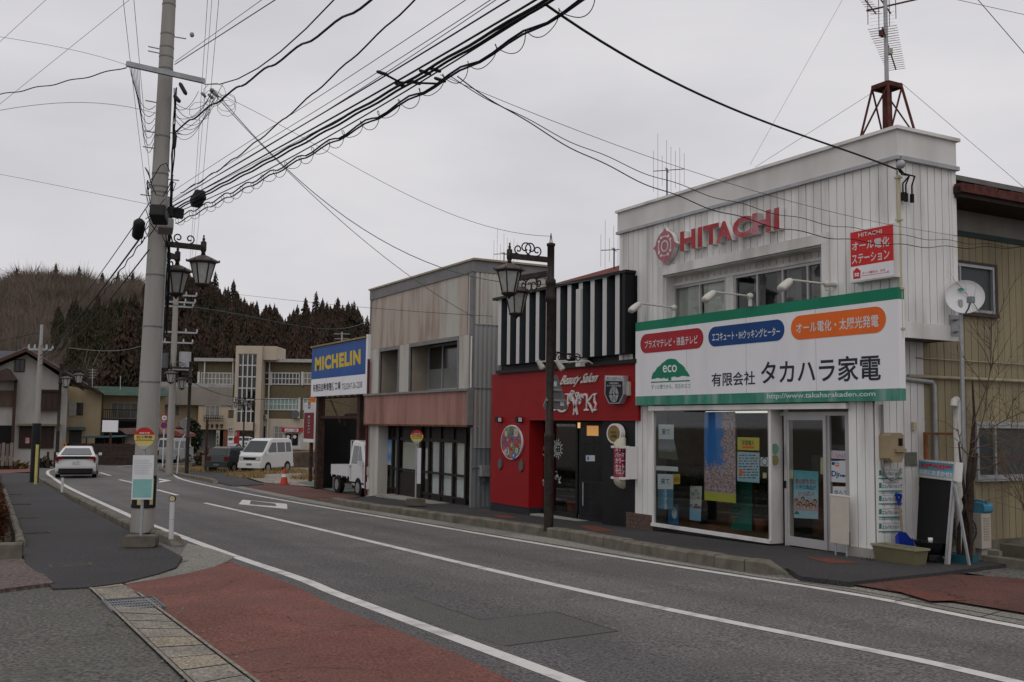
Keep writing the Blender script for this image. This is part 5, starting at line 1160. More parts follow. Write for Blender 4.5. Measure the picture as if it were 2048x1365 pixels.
def leafy(parent,p,h,r,n,seed,mat=LEAF,ls=.07):
 r2=random.Random(seed); m=MB()
 for i in range(n):
  z=r2.uniform(.15,1)*h; a=r2.uniform(0,2*pi); q=r*sqrt(r2.random())*(.5+.5*sin(pi*z/h)); c_=Vector(p)+Vector((q*cos(a),q*sin(a),z))
  d=Vector((cos(a)+r2.uniform(-.4,.4),sin(a)+r2.uniform(-.4,.4),r2.uniform(-.6,.5))).normalized(); s_=d.cross(Z_).normalized()*ls*.32; l_=ls*r2.uniform(.7,1.4)
  m.add([c_,c_+d*l_*.5+s_,c_+d*l_,c_+d*l_*.5-s_],[(0,1,2,3)])
 for k in range(5):
  a=r2.uniform(0,2*pi); m.tube([Vector(p),Vector(p)+Vector((r*.3*cos(a),r*.3*sin(a),h*.5)),Vector(p)+Vector((r*.6*cos(a),r*.6*sin(a),h*.9))],.006,3)
 return m.build('foliage',mat,parent)
pb=PY(1146,1028,12.75); t=pot((pb.x,12.75,gs+.02),.16,.3,'orange pot with leafy green plant behind the salon window'); leafy(t,(pb.x,12.75,gs+.3),1.1,.34,160,3)
for px,hh,lab,sd in((1405,.9,'black pot with a bushy dark plant at the middle of the shop window',1),(1478,.35,'cream pot with low dark foliage behind the shop glass',2),(1523,.75,'pale terracotta pot with drooping plant near the window corner',3)):
 p=PY(px,1070,12.45); t=pot((p.x,12.45,gzf+.13),.13,.22,lab,[BLACK,PLO,TERR][sd-1]); leafy(t,(p.x,12.45,gzf+.32),hh,.28,140,20+sd,ls=.09)
ft0=qy(1120,733,11.8)[1]; sb_=qy(998,733,11.8)[1]; stt=qy(998.7,597,11.8)[1]; sL,sR=qy(991,670,11.8)[0],qy(1248,640,11.8)[0]
topz=qy(1120,565,11.8)[1]+.0
topz=(qy(994,596,11.8)[1]+qy(1247,543,11.8)[1])/2
m=MB(); m.box((sL,11.98,rt0+.08),(sR+.12,12.05,topz-.06)); m.box((sL-.04,11.72,topz-.06),(sR+.16,12.05,topz)); m.box((sR+.02,11.74,rt0+.2),(sR+.12,11.98,topz-.06)); m.box((sL-.03,11.84,rt0),(ar+.02,12.05,rt0+.08)); m.box((sR+.12,11.98,rt0+.08),(sR+.2,18,topz-.1)); m.box((sL,11.98,rt0+.08),(sL+.05,18,topz-.1))
m.build('fascia_backing',SBLK,salon)
wx=[qy(x,650,11.76)[0]for x in(998.7,1016,1034.3,1053.8,1073,1092.5,1114.8,1137.5,1160.5,1183.5,1207.4,1233.7)]
wx=[wx[0]+(wx[-1]-wx[0])*i/11 for i in range(12)]
zb0=sb_+.02
for i,x in enumerate(wx):
 m=MB(); w_=.075
 fS_=FY(11.98); o_,ex,ez=fS_
 a,b=x-w_,x+w_; c,d=x-w_-.10,x+w_+.10
 z0_,z1_=zb0,topz-.061
 V=[(c,11.98),(a,11.77),(b,11.77),(d,11.98)]
 vs=[(u,y,z0_)for u,y in V]+[(u,y,z1_)for u,y in V]
 m.add(vs,[(1,2,6,5)],0); m.add(vs,[(0,1,5,4),(2,3,7,6)],1); m.add(vs,[(3,2,1,0)],1)
 m.build('stripe_rib',[STR_W,STR_D],salon)
 m=MB(); 
 if i<11:rectp(m,FY(11.98),d+.03,z0_,d+.09,z1_,.0,.02); m.build('slate_strip',STR_D,salon)
m=MB(); gx=qy(1162,725,11.8)[0]; m.box((gx-.09,11.72,qy(1162,733,11.72)[1]),(gx+.09,11.9,topz-.2)); m.build('white_downpipe',STR_W,salon)
m=MB(); ra,rb_=PY(1150,562,13.2),PY(1250,526,16.5)
rz_a,rz_b=ra.z-.1,rb_.z+.1
m.add([(ax0-.3,13.0,rz_a),(ax1+.3,13.0,rz_a),(ax1+.3,17,rz_b),(ax0+1.2,17,rz_b)],[(0,1,2,3)])
for k in range(16):
 x=ax0+.1+k*(ax1-ax0)/15; m.bar((x,13.0,rz_a+.03),(x,17,rz_b+.03),.05,.05,1)
m.build('red_roof',[M('roof_red',(.17,.035,.03),.5,.15,3),M('roof_red_rib',(.26,.10,.09),.5)],salon)
fB_=FY(11.915)
def c8(x,y,Y=11.915):return qy(960+x*.26377,720+y*.26377,Y)
SLW=M('salon_letter_white',(.60,.58,.56),.45,.05)
t=thing('salon_lettering','white italic salon lettering on the red wall beside the lamp post','sign',(c8(730,400)[0],11.91,c8(730,410)[1]))
m=MB(); put_text(m,fB_,'Beauty Salon',tuple(c8(*p)for p in((598,215),(868,192),(868,98),(598,122))),0,.014,0,.03,.18); m.build('lettering',SLW,t)
def curve2(mb,fr,pts,w,n0,n1):
 """brush stroke with tapered ends"""
 P_=smooth(pts,6); k=len(P_); L1,L2=[],[]
 for i,p in enumerate(P_):
  d=(P_[min(i+1,k-1)]-P_[max(i-1,0)]).normalized(); nn_=Vector((-d.y,d.x)); ww=w*(.35+.65*sin(pi*i/(k-1)))
  L1.append(p+nn_*ww/2); L2.append(p-nn_*ww/2)
 for i in range(k-1):mb.prism(fr,[tuple(L1[i]),tuple(L2[i]),tuple(L2[i+1]),tuple(L1[i+1])],n0,n1)
def strokes(name,lst,w=.045):
 m=MB()
 for i,s_ in enumerate(lst):curve2(m,fB_,[c8(*p)for p in s_],w,0,.03+.0006*i)
 m.build(name,SLW,t)
strokes('letter',[[(545,262),(552,300),(575,318),(600,305)],[(612,258),(606,300),(598,345),(575,380),(560,372)]])
strokes('letter',[[(650,262),(672,262),(672,300),(668,350),(650,385),(615,390),(585,370),(578,385)],[(630,350),(645,365),(655,350)]])
strokes('letter',[[(793,290),(782,275),(800,262),(815,275),(815,330),(810,380)],[(862,262),(840,295),(818,315)],[(818,312),(840,345),(862,400)],[(795,383),(812,378),(828,384)]])
strokes('letter',[[(862,265),(878,262),(888,258)],[(878,262),(872,310),(884,340),(872,380)],[(862,382),(874,380),(890,380)]])
m=MB()
for pts in([(700,268),(722,330),(745,418)],[(750,272),(735,330),(715,418)]):curve2(m,fB_,[c8(*p)for p in pts],.07,0,.035)
for cx_,cy_ in((708,252),(744,266)):ring(m,fB_,c8(cx_,cy_),.035,.062,0,.04,0,k=14)
r2=random.Random(9)
for k in range(26):
 s_=-1 if k%2 else 1; cx_=728+s_*r2.uniform(14,48); cy_=r2.uniform(268,330); c_=c8(cx_,cy_); a=r2.uniform(0,pi)
 m.prism(fB_,[(c_[0]-.05*cos(a),c_[1]-.05*sin(a)),(c_[0]+.022*sin(a),c_[1]-.022*cos(a)),(c_[0]+.05*cos(a),c_[1]+.05*sin(a)),(c_[0]-.022*sin(a),c_[1]+.022*cos(a))],.0,.02+.0004*k)
m.build('scissors_emblem',SLW,t)
hx=thing('hexagon_sign','black and grey six sided certificate sign box on the red band','sign',(*c8(1015,330)[:1],11.9,c8(1015,330)[1]))
HF=FY(11.80)
def ch(x,y):return c8(x,y,11.78)
hexo=[ch(940,118),ch(1082,120),ch(1082,262),ch(1050,332),ch(970,332),ch(938,262)]
m=MB(); m.prism(FY(11.8),hexo,-.14,0,0); m.build('case',GALV,hx)
m=MB(); m.prism(HF,[ch(948,160),ch(1075,162),ch(1075,260),ch(1045,325),ch(975,325),ch(945,260)],.001,.004,0); m.prism(HF,[ch(950,124),ch(1074,126),ch(1074,156),ch(950,155)],.001,.004,1); m.build('face',[SBLK,PW],hx)
m=MB(); put_text(m,HF,'厚生大臣認可の店',tuple(ch(*p)for p in((955,152),(1068,153),(1068,132),(955,130))),.005,.01,0); put_text(m,HF,'全国美容業組合',tuple(ch(*p)for p in((975,185),(1045,186),(1045,170),(975,169))),.005,.0,1); put_text(m,HF,'安心と信頼 技術の確認',tuple(ch(*p)for p in((958,203),(1065,204),(1065,190),(958,189))),.005,.0,1)
hc=ch(1010,262); hr=.17
for k in range(6):
 for j in range(4):
  q=hr*(.45+.15*j); a0,a1=radians(60*k+4),radians(60*k+56); m.prism(HF,[(hc[0]+q*cos(a0),hc[1]+q*sin(a0)),(hc[0]+(q+.012)*cos(a0),hc[1]+(q+.012)*sin(a0)),(hc[0]+(q+.012)*cos(a1),hc[1]+(q+.012)*sin(a1)),(hc[0]+q*cos(a1),hc[1]+q*sin(a1))],.005,.007,1)
put_text(m,HF,'S',(hc[0]-.035,hc[1]-.05,hc[0]+.035,hc[1]+.06),.005,.02,1); m.build('lettering',[KB,PW],hx)
m=MB(); m.prism(FY(11.86),[ch(1083,165),ch(1103,166),ch(1103,270),ch(1083,270)],-.1,0); m.build('side_box',M('side_cream',(.4,.38,.34),.5),hx)
md=c8(245,625,11.90); mr_=(c8(245,495,11.9)[1]-c8(245,757,11.9)[1])/2
t=thing('floral_disc','round white rimmed disc painted with many colourful flowers on red wall','wall art',(md[0],11.91,md[1]-mr_))
m=MB(); m.prism(FY(11.91),circ(md,mr_,48,1.26),0,.04); m.build('rim',PAPER,t)
fm,ft_,fb_2=newmat('flower_paint'); n=ft_.nodes; l=ft_.links.new; tcn=n.new('ShaderNodeTexCoord'); vo=n.new('ShaderNodeTexVoronoi'); vo.inputs['Scale'].default_value=9; l(tcn.outputs['Object'],vo.inputs['Vector'])
sc3=n.new('ShaderNodeSeparateColor'); l(vo.outputs['Color'],sc3.inputs[0]); crp=n.new('ShaderNodeValToRGB'); crp.color_ramp.interpolation='CONSTANT'
cols=[(.35,.05,.03),(.03,.16,.05),(.45,.16,.02),(.25,.02,.06),(.04,.07,.25),(.30,.25,.05),(.35,.04,.06),(.02,.2,.13),(.3,.28,.25)]
while len(crp.color_ramp.elements)<len(cols):crp.color_ramp.elements.new(.5)
for i,c_ in enumerate(cols):crp.color_ramp.elements[i].position=i/len(cols); crp.color_ramp.elements[i].color=(*[min(1,1.5*x)for x in c_],1)
l(sc3.outputs[0],crp.inputs[0]); v3=n.new('ShaderNodeTexVoronoi'); v3.inputs['Scale'].default_value=34; l(tcn.outputs['Object'],v3.inputs['Vector']); mx3=n.new('ShaderNodeMix'); mx3.data_type='RGBA'; mrn=n.new('ShaderNodeMapRange'); mrn.inputs[1].default_value=.2; mrn.inputs[2].default_value=.7; l(v3.outputs['Distance'],mrn.inputs[0]); l(mrn.outputs[0],mx3.inputs[0]); l(crp.outputs[0],mx3.inputs[6]); mx3.inputs[7].default_value=(.05,.03,.03,1)
l(mx3.outputs[2],fb_2.inputs['Base Color'])
m=MB(); m.prism(FY(11.91),circ(md,mr_*.95,48,1.26),.04,.043); m.build('painting',fm,t)
r2=random.Random(13); m=MB(); FCOL=[M('fl_%d'%i,c_,.5)for i,c_ in enumerate([(.55,.30,.02),(.45,.04,.04),(.05,.25,.08),(.35,.06,.18),(.07,.12,.4),(.5,.45,.40)])]
for k in range(22):
 a=r2.uniform(0,2*pi); q=mr_*.80*sqrt(r2.random()); c_=(md[0]+1.26*q*cos(a),md[1]+q*sin(a)); R0=r2.uniform(.07,.13); ci=r2.randrange(6)
 for j in range(8):
  b=2*pi*j/8+a; m.prism(FY(11.91),circ((c_[0]+R0*.6*cos(b),c_[1]+R0*.6*sin(b)),R0*.3,6),.043,.0445+.0002*k,ci)
 m.prism(FY(11.91),circ(c_,R0*.32,8),.043,.0455+.0002*k,(ci+1)%6)
m.build('flowers',FCOL,t)
for i,(x,y)in enumerate(((163,455),(318,455))):
 c_=c8(x,y); t=thing('wall_lamp',['small black box lamp on the red wall, nearer the grey shop','small black box lamp on the red wall, nearer the salon entrance'][i],'lamp',(c_[0],11.91,c_[1]-.07),0,'box lamps on the red wall')
 m=MB(); m.box((c_[0]-.07,11.77,c_[1]-.07),(c_[0]+.05,11.91,c_[1]+.07)); m.build('case',SBLK,t); m=MB(); m.box((c_[0]+.051,11.79,c_[1]-.045),(c_[0]+.056,11.88,c_[1]+.05)); m.build('lens',PAPER,t)
for i,(x,y)in enumerate(((158,790),(317,805))):
 c_=c8(x,y); m=MB(); m.prism(FY(11.91),[(c_[0]-.02,c_[1]-.14),(c_[0]+.08,c_[1]-.08),(c_[0]+.09,c_[1]+.06),(c_[0]+.01,c_[1]+.15),(c_[0]-.08,c_[1]+.07),(c_[0]-.09,c_[1]-.06)],0,.03); tag(m.build('leaf_ornament',M('leaf_grey',(.11,.105,.105),.6)),['grey leaf shaped wall ornament under the flower disc, left one','grey leaf shaped wall ornament under the flower disc, right one'][i],'ornament','leaf ornaments on the red wall')
rc=c8(1030,560,11.90); t=thing('round_sign','round dull gold sign with white rim on the black pier','sign',(rc[0],11.95,rc[1]-.3))
rr_=(c8(1030,485,11.9)[1]-c8(1030,638,11.9)[1])/2
m=MB(); m.prism(FY(11.95),circ(rc,rr_,32,1.25),0,.1); m.build('rim',WHITE2,t); m=MB(); m.prism(FY(11.95),circ(rc,rr_*.82,32,1.25),.1,.104); m.build('face',M('gold_face',(.22,.15,.05),.5),t)
m=MB(); put_text(m,FY(11.95),'美容室',(rc[0]-rr_*.5,rc[1]+.0,rc[0]+rr_*.5,rc[1]+rr_*.25),.106,.0); put_text(m,FY(11.95),'土曜営業',(rc[0]-rr_*.55,rc[1]-rr_*.45,rc[0]+rr_*.55,rc[1]-rr_*.12),.106,.02); m.build('lettering',KB,t)
def c8b(x,y):return c8(x,y,11.72)
CRM=M('lantern_cream',(.50,.48,.38),.5,.06)
t=thing('tube_sign','cream ended tube sign with crimson printed panel on the salon corner','sign',(c8b(1060,800)[0],11.72,c8b(1060,975)[1]))
cu0,cu1=c8b(1020,780)[0],c8b(1100,780)[0]; cz0,cz1=c8b(1060,890)[1],c8b(1060,668)[1]
m=MB(); rc_=(cu1-cu0)/2*.66; ccx=(cu0+cu1)/2; m.cyl((ccx,11.72,cz0),(ccx,11.72,cz1),rc_,n=20); m.build('panel',M('crimson_print',(.28,.02,.06),.4,.3,12,dirt=(.4,.3,.3),dirt_amt=.5,dscale=9),t)
for sgn,z in((1,cz1),(-1,cz0)):
 m=MB(); ht=c8b(1060,583)[1]-cz1; vs=[]; k=16
 for i in range(k):
  a=2*pi*i/k; vs.append((ccx+rc_*1.02*cos(a),11.72+rc_*1.02*sin(a),z))
 for i in range(k):
  a=2*pi*i/k; vs.append((ccx+rc_*1.02*cos(a),11.72+rc_*1.02*sin(a),z+sgn*ht*(.12+.88*((1+cos(a))/2))))
 m.add(vs,[(i,(i+1)%k,k+(i+1)%k,k+i)for i in range(k)]+[tuple(range(k,2*k))],0,True); m.build('end_cap',CRM,t)
m=MB(); m.box((cu1+.02,11.72,cz0-.03),(cu1+.07,11.97,cz1+.03)); m.box((cu0-.01,11.64,cz1-.005),(cu1+.03,11.8,cz1+.04)); m.box((cu0-.01,11.64,cz0-.04),(cu1+.03,11.8,cz0+.005)); m.build('bracket',WHITE2,t)
m=MB(); nb_=Vector((.82,-.57,0)); ftb=(Vector((ccx,11.72,0))+nb_*(rc_+.005),Vector((.57,.82,0)),Z_)
for s_,y in(('カット',700),('パーマ',745),('カラー',790),('セット',835),('サロン',872)):zt5=c8b(1060,y-6)[1]; put_text(m,ftb,s_,(-rc_*.75,zt5,rc_*.75,zt5+.10),0,.03)
m.build('lettering',M('pink_white',(.6,.5,.5),.5),t)
for i,(hx_,hy_,ex_,ey_)in enumerate(((1074,733,1140,727),(1113,735,1185,728))):
 a=PY(1070+i*0+(ex_-1070),ey_,11.82); h=PX(hx_,hy_-6,a.x)
 t=thing('spot_lamp',['cream spotlight on a long arm over the salon, left of the lamp post','cream spotlight on a long arm over the salon, right of the lamp post'][i],'lamp',tuple(a),0,'spotlights over the red wall')
 m=MB(); m.tube([a,a-Y_*.1+Z_*.05,h+Z_*.03],.017,6); m.build('arm',LAMPW,t)
 d=Vector((.15,.55,-.8)).normalized(); m=MB(); h=h+Z_*.08; m.cyl(h,h+d*.2,.04,.065,12); m.cyl(h+d*.2,h+d*.235,.07,.055,12); m.build('lamp_head',LAMPW,t)
roof_aerial(1228,540,500,14.5,'small many-rod aerial over the red metal roof',1.5)
# ================================================================ GREY CORRUGATED SHOP
CORR=M('corrugated_cream',(.46,.44,.40),.6,.07,.9,streak=5,dirt=(.20,.14,.10),dirt_amt=.55,dscale=2.4)
CORRR=M('corrugated_rusty',(.42,.36,.315),.65,.12,1.2,streak=6,dirt=(.20,.115,.08),dirt_amt=.7,dscale=3.2)
CORRP=M('corrugated_pink',(.33,.18,.15),.65,.14,1.5,streak=5,dirt=(.15,.08,.06),dirt_amt=.6,dscale=2.6)
CORRG=M('corrugated_grey',(.30,.30,.295),.6,.12,1,streak=5,dirt=(.17,.16,.14),dirt_amt=.5,dscale=1.6)
CORRB=M('corrugated_blue_rust',(.17,.19,.20),.7,.15,1.5,streak=5,dirt=(.14,.06,.035),dirt_amt=.85,dscale=2)
GTRIM=M('grey_trim',(.20,.195,.195),.65,.1,2,dirt=(.12,.11,.10),dirt_amt=.5)
def corr(mb,fr,u0,u1,v0,v1,per=.09,amp=.012,n=0.,mi=0):
 k=max(2,int((u1-u0)/per*2)); o,ex,ez=fr; nn=ex.cross(ez); vs=[]
 for i in range(k+1):
  u=u0+(u1-u0)*i/k; d=n+(amp if i%2 else 0); vs+=[o+ex*u+ez*v0+nn*d,o+ex*u+ez*v1+nn*d]
 mb.add(vs,[(2*i,2*i+2,2*i+3,2*i+1)for i in range(k)],mi)
gx0,gx1=qy(740,700)[0],qy(947.7,700)[0]; gtop=(qy(740,582)[1]+qy(947.7,514.8)[1])/2
gshop=thing('corrugated_shop','grey cream corrugated two-storey shop with pink band, left of the salon','shop',((gx0+gx1)/2,12,-2.4))
pz0,pz1=qy(737.6,848)[1],qy(738.7,794)[1]; pz0=(pz0+qy(943,850.6)[1])/2; pz1=(pz1+qy(940.9,781)[1])/2
def c5g(x,y,Y=12.):return qy(600+x*.20513,500+y*.20513,Y)
uw0=(c5g(690,975)[1]+c5g(1670,820)[1])/2
wA0,wA1=c5g(783,1100)[0],c5g(962,1100)[0]; wB0,wB1=c5g(1076,1100)[0],c5g(1540,1100)[0]; wzt=(c5g(783,985)[1]+c5g(1540,850)[1])/2
wzb=pz1+.03
m=MB(); xr1,xr2,xr3=c5g(1370,600)[0],c5g(1555,600)[0],c5g(1640,600)[0]
m.box((gx0+.02,12.03,gtop-.3),(gx1-.02,12.1,gtop-.02)); m.build('parapet_board',GTRIM,gshop)
ftp=gtop-.34
m=MB(); corr(m,f12,gx0+.05,xr1,uw0,ftp,mi=1); corr(m,f12,xr1,xr2,uw0,ftp,mi=0); corr(m,f12,xr2,xr3,uw0,ftp,mi=1); corr(m,f12,xr3,gx1-.2,uw0,ftp,mi=0)
corr(m,f12,gx0+.05,wA0,wzb,uw0-.005); corr(m,f12,wA1,wB0,wzb,uw0-.005); corr(m,f12,wB1,gx1-.2,wzb,uw0-.005)
if wzt<uw0:corr(m,f12,wA0,wA1,wzt,uw0-.005,mi=1); corr(m,f12,wB0,wB1,wzt,uw0-.005,mi=1)
m.build('upper_cladding',[CORR,CORRR],gshop)
m=MB(); corr(m,FY(11.86),gx0+.04,gx1-.04,pz0,pz1,.09,.015); m.build('pink_band',CORRP,gshop)
m=MB(); m.box((gx0,11.80,pz1),(gx1+.02,12.02,pz1+.06)); m.box((gx0+.04,11.83,pz0-.05),(gx1-.0,11.88,pz0),1); m.box((gx1-.04,11.83,pz0),(gx1+.02,12.0,pz1),0); m.box((gx0,11.84,pz0),(gx0+.035,12.0,pz1),0)
m.build('band_trim',[GTRIM,M('rust_edge',(.13,.06,.035),.8,.4,8)],gshop)
m=MB(); gy2=14.2
m.box((gx0,12.02,-2.4),(gx0+.2,19,gtop-.1)); m.box((gx1-.2,12.02,pz0),(gx1,12.2,gtop-.3)); m.box((gx1-.2,12.2,-2.4),(gx1-.03,gy2,gtop-.3)); m.box((gx0+.2,12.04,uw0),(gx1-.2,12.1,gtop-.3)); m.box((gx0+.2,12.9,pz0),(gx1-.2,13.0,gtop-.3)); m.box((gx0+.2,13.2,-2.4),(gx1-.2,13.3,pz0+.05))
m.box((gx0+.2,12.02,pz0),(gx1-.2,12.9,pz1)); m.box((gx0+.2,12.03,wzt+.3),(gx1-.2,12.9,uw0+.2))
for a,b in((gx0+.2,wA0),(wA1,wB0),(wB1,gx1-.2)):m.box((a,12.02,wzb),(b,12.89,wzt+.3))
m.build('wall',M('reveal_cream',(.27,.235,.19),.8,.12,3),gshop)
m=MB()
for a,b in((wA0,wA1),(wB0,wB1)):
 rectp(m,f12,a-.06,wzt-.06,b+.06,wzt+.05,-.05,.03); rectp(m,f12,a-.07,wzb,a,wzt-.06,-.05,.028); rectp(m,f12,b,wzb,b+.07,wzt-.06,-.05,.028)
m.box((gx1-.2,11.96,pz1+.06),(gx1,12.02,gtop-.34)); m.box((gx0,11.97,pz1+.06),(gx0+.05,12.02,gtop-.34)); m.box((gx0-.02,11.96,gtop-.36),(gx1+.02,12.05,gtop-.05),0); m.box((gx1-.18,12.05,gtop-.36),(gx1+.02,gy2+.05,gtop-.05),0)
m.box((gx0-.06,11.92,gtop-.05),(gx1+.08,12.1,gtop),1); m.box((gx1-.2,12.1,gtop-.05),(gx1+.08,gy2+.1,gtop),1)
m.build('trim',[GTRIM,M('coping_cream',(.36,.31,.22),.6)],gshop)
m=MB(); m.box((gx0+.1,12.1,gtop-.6),(gx1-.1,gy2,gtop-.55)); m.build('roof',CORRG,gshop)
fg1=FX(gx1); m=MB(); zz_=[-2.3,-.6,.95,2.6,gtop-.36]
for i in range(4):corr(m,fg1,12.02,gy2,zz_[i]+.01,zz_[i+1]-.005,.13,.018,.0-.006*(i%2),2 if i==0 else(1 if i<3 else 0))
for z in zz_[1:4]:m.box((gx1-.02,12.02,z-.012),(gx1+.025,gy2,z+.012),1)
m.build('side_cladding',[CORR,CORRG,CORRB],gshop)
for a,b,mull in((wA0,wA1,[]),(wB0,wB1,[c5g(1400,1100,12.6)[0]])):
 fw_=FY(12.6); o=sash('window',fw_,a+.02,wzb+.06,b+.35,wzt-.0,[x for x in mull],gshop,GALV,WIN_DK,.06,.05)
 m=MB(); rectp(m,fw_,a+.07,wzb+.11,b+.3,wzb+.11+.42*(wzt-wzb),.013,.016); m.build('frosted_band',M('frost_band',(.16,.165,.155),.4,.1,2),o)
m=MB(); p=PY(948,672,11.93); m.cyl((gx1+.0,11.93,p.z),(gx1+.0,11.93,.95),.022,n=8); m.build('drain_pipe',WHITE2,gshop)
m=MB(); p0_=PY(738,700,11.9); m.cyl((p0_.x,11.9,G(p0_.x)+.05),(p0_.x,11.9,p0_.z-.3),.045,n=10); m.build('downpipe',M('pipe_maroon',(.09,.025,.025),.5),gshop)
def c6g(x,y,Y=12.35):return qy(620+x*.21978,760+y*.21978,Y)
yF=12.35; fF_=FY(yF); gz=G(-27)+.07
DKF=M('shopfront_brown',(.020,.015,.014),.5,.25,5)
CWHITE=M('curtain_white',(.72,.73,.71),.8,.08,4,streak=6)
m=MB(); lx=c6g(620,700,11.98)[0]; m.box((gx0,11.97,-2.45),(lx,12.3,pz0-.05)); m.build('left_pier',CORR,gshop)
m=MB(); a_=c6g(1440,800,12.0)[0]; m.box((a_+.12,11.98,-2.3),(gx1,12.2,pz0-.05)); m.build('right_pier',GTRIM,gshop)
m=MB(); zt2=(c6g(640,440)[1]+c6g(1440,410)[1])/2; ztr=(c6g(640,555)[1]+c6g(1440,530)[1])/2; zb2=(c6g(640,1070)[1]+c6g(1410,1180)[1])/2
fx0,fx1=lx+.02,gx1-.2
cols_=[c6g(x,800)[0]for x in(628,690,760,815,1022,1090,1195,1310,1425)]
zm_=(c6g(640,805)[1]+c6g(1400,860)[1])/2; zk=(c6g(640,985)[1]+c6g(1420,1070)[1])/2
for i,x in enumerate(cols_):rectp(m,fF_,x-(.07 if i in(3,4)else .045),gz-.05,x+(.07 if i in(3,4)else .045),pz0-.05,0,.08 if i in(3,4)else .05)
for z,h in((ztr,.09),(zm_,.06),(zk,.06)):rectp(m,fF_,cols_[0],z-h/2,cols_[-1],z+h/2,0,.045)
rectp(m,fF_,cols_[0],gz-.05,cols_[-1],zk,-.04,.01); rectp(m,fF_,cols_[3],gz-.05,cols_[4],zm_-.1,0,.03); rectp(m,fF_,cols_[0],ztr,cols_[-1],pz0-.04,-.03,.005)
m.build('shopfront_frame',DKF,gshop)
m=MB(); rectp(m,fF_,cols_[0],zk,cols_[-1],ztr,.005,.008); m.build('shopfront_glass',GLW,gshop)
m=MB(); fcu=FY(yF+.05)
curtain(m,fcu,cols_[5]+.12,cols_[6]-.05,zk,ztr-.05,.012,.3); curtain(m,fcu,cols_[6]+.06,cols_[7]-.06,zk,ztr-.05,.015,.16); curtain(m,fcu,cols_[7]+.10,cols_[8]-.05,zk,ztr,.012,.2); curtain(m,fcu,cols_[4]+.1,cols_[5]-.1,zm_-.2,ztr-.25,.01,.2)
m.build('curtain',CWHITE,gshop)
m=MB(); rectp(m,fcu,cols_[3]+.15,zm_-.05,cols_[4]-.12,ztr-.1,0,.01); m.build('blind',M('blind_pale',(.55,.55,.47),.7,.06,2),gshop)
m=MB(); rectp(m,fF_,cols_[0]+.05,zm_+.2,cols_[1]-.06,ztr-.35,-.03,-.02,0); rectp(m,fF_,cols_[2]+.05,zm_,cols_[3]-.08,ztr-.05,-.03,-.02,1); rectp(m,fF_,cols_[2]+.05,zk+.05,cols_[3]-.08,zm_-.05,-.03,-.02,2); m.build('taped_papers',[PW,M('paper_grey',(.3,.3,.3),.6),M('paper_blue',(.2,.32,.37),.6)],gshop)
m=MB(); rectp(m,FY(yF-.055),cols_[1]+.06,zm_+.1,cols_[2]-.06,ztr-.05,0,.004); tag(m.build('blue_poster',pic('print_blue',[(0,(.4,.42,.45)),(.3,(.05,.2,.45)),(.6,(.3,.4,.5)),(1,(.03,.2,.5))],14,2,4)),'tall blue poster on the left glass of the brown shopfront','poster')
m=MB(); m.box((cols_[3]-.4,11.75,gz-.1),(cols_[-1]+.05,12.34,gz+.03)); m.build('step',CONC,gshop)
gm=PY(968,942,12.3); mt2=thing('gas_meter','small grey gas meter on a pipe at the corrugated side wall','meter',(gx1+.1,12.5,-.9))
g_=PX(968,942,gx1+.12); m=MB(); m.box((gx1+.03,g_.y-.12,g_.z-.14),(gx1+.22,g_.y+.12,g_.z+.14)); m.build('case',GALV,mt2); m=MB(); m.cyl((gx1+.12,g_.y,g_.z-.14),(gx1+.12,g_.y,g_.z-.28),.06,n=10); m.tube([(gx1+.1,g_.y-.12,g_.z+.06),(gx1+.06,12.1,g_.z+.08),(gx1+.05,11.98,g_.z+.06)],.015,6); m.build('pipe',M('pipe_dark',(.08,.08,.08),.5),mt2)
m=MB(); p=qx(985,985,gx1+.03); fr=FX(gx1+.03); rectp(m,fr,13.0,-2.25,13.9,-1.1,0,.02); tag(m.build('rusty_sheet',CORRB),'rust stained sheet leaning at the foot of the corrugated side','sheet')
for px,h_ in((1007,1.4),(1018,1.1)):pass
roof_aerial(1008,520,508,15.0,'thin rod aerial on the grey corrugated shop roof by the lanterns',1.6)
# ================================================================ TYRE BILLBOARD, GARAGE
BBLUE=M('billboard_blue',(.010,.075,.29),.45,.1,2,streak=5,dirt=(.04,.10,.25),dirt_amt=.3); BYEL=M('billboard_yellow',(.60,.43,.02),.45,.06)
STEEL=M('rusty_dark_steel',(.045,.028,.023),.8,.35,8,dirt=(.10,.045,.025),dirt_amt=.5,dscale=4)
yB=11.9; fBb=FY(yB); mx0=qy(623,745,yB)[0]; mx1=qy(731,720,yB)[0]; mz0=(qy(622,795,yB)[1]+qy(727.7,786.8,yB)[1])/2; mz1=(qy(623.6,698.5,yB)[1]+qy(730.9,674.3,yB)[1])/2
bb=thing('billboard','wide blue and white tyre billboard over the garage yard','billboard',((mx0+mx1)/2,yB,mz0))
def c5m(x,y):return qy(600+x*.20513,500+y*.20513,yB)
zmid=(c5m(115,1268)[1]+c5m(630,1208)[1])/2
m=MB(); rectp(m,fBb,mx0,mz0,mx1,zmid,-.12,0,1); rectp(m,fBb,mx0,zmid,mx1,mz1,-.12,.001,0); m.build('panel',[BBLUE,SIGNW],bb)
m=MB(); rectp(m,fBb,mx0-.05,mz1,mx1+.05,mz1+.05,-.2,.06); m.build('top_trim',M('trim_straw',(.30,.22,.10),.8,.3,10),bb)
m=MB(); put_text(m,fBb,'MICHELIN',tuple(c5m(*p)for p in((145,1186),(592,1115),(592,966),(148,1050))),.003,.055); m.build('lettering',BYEL,bb)
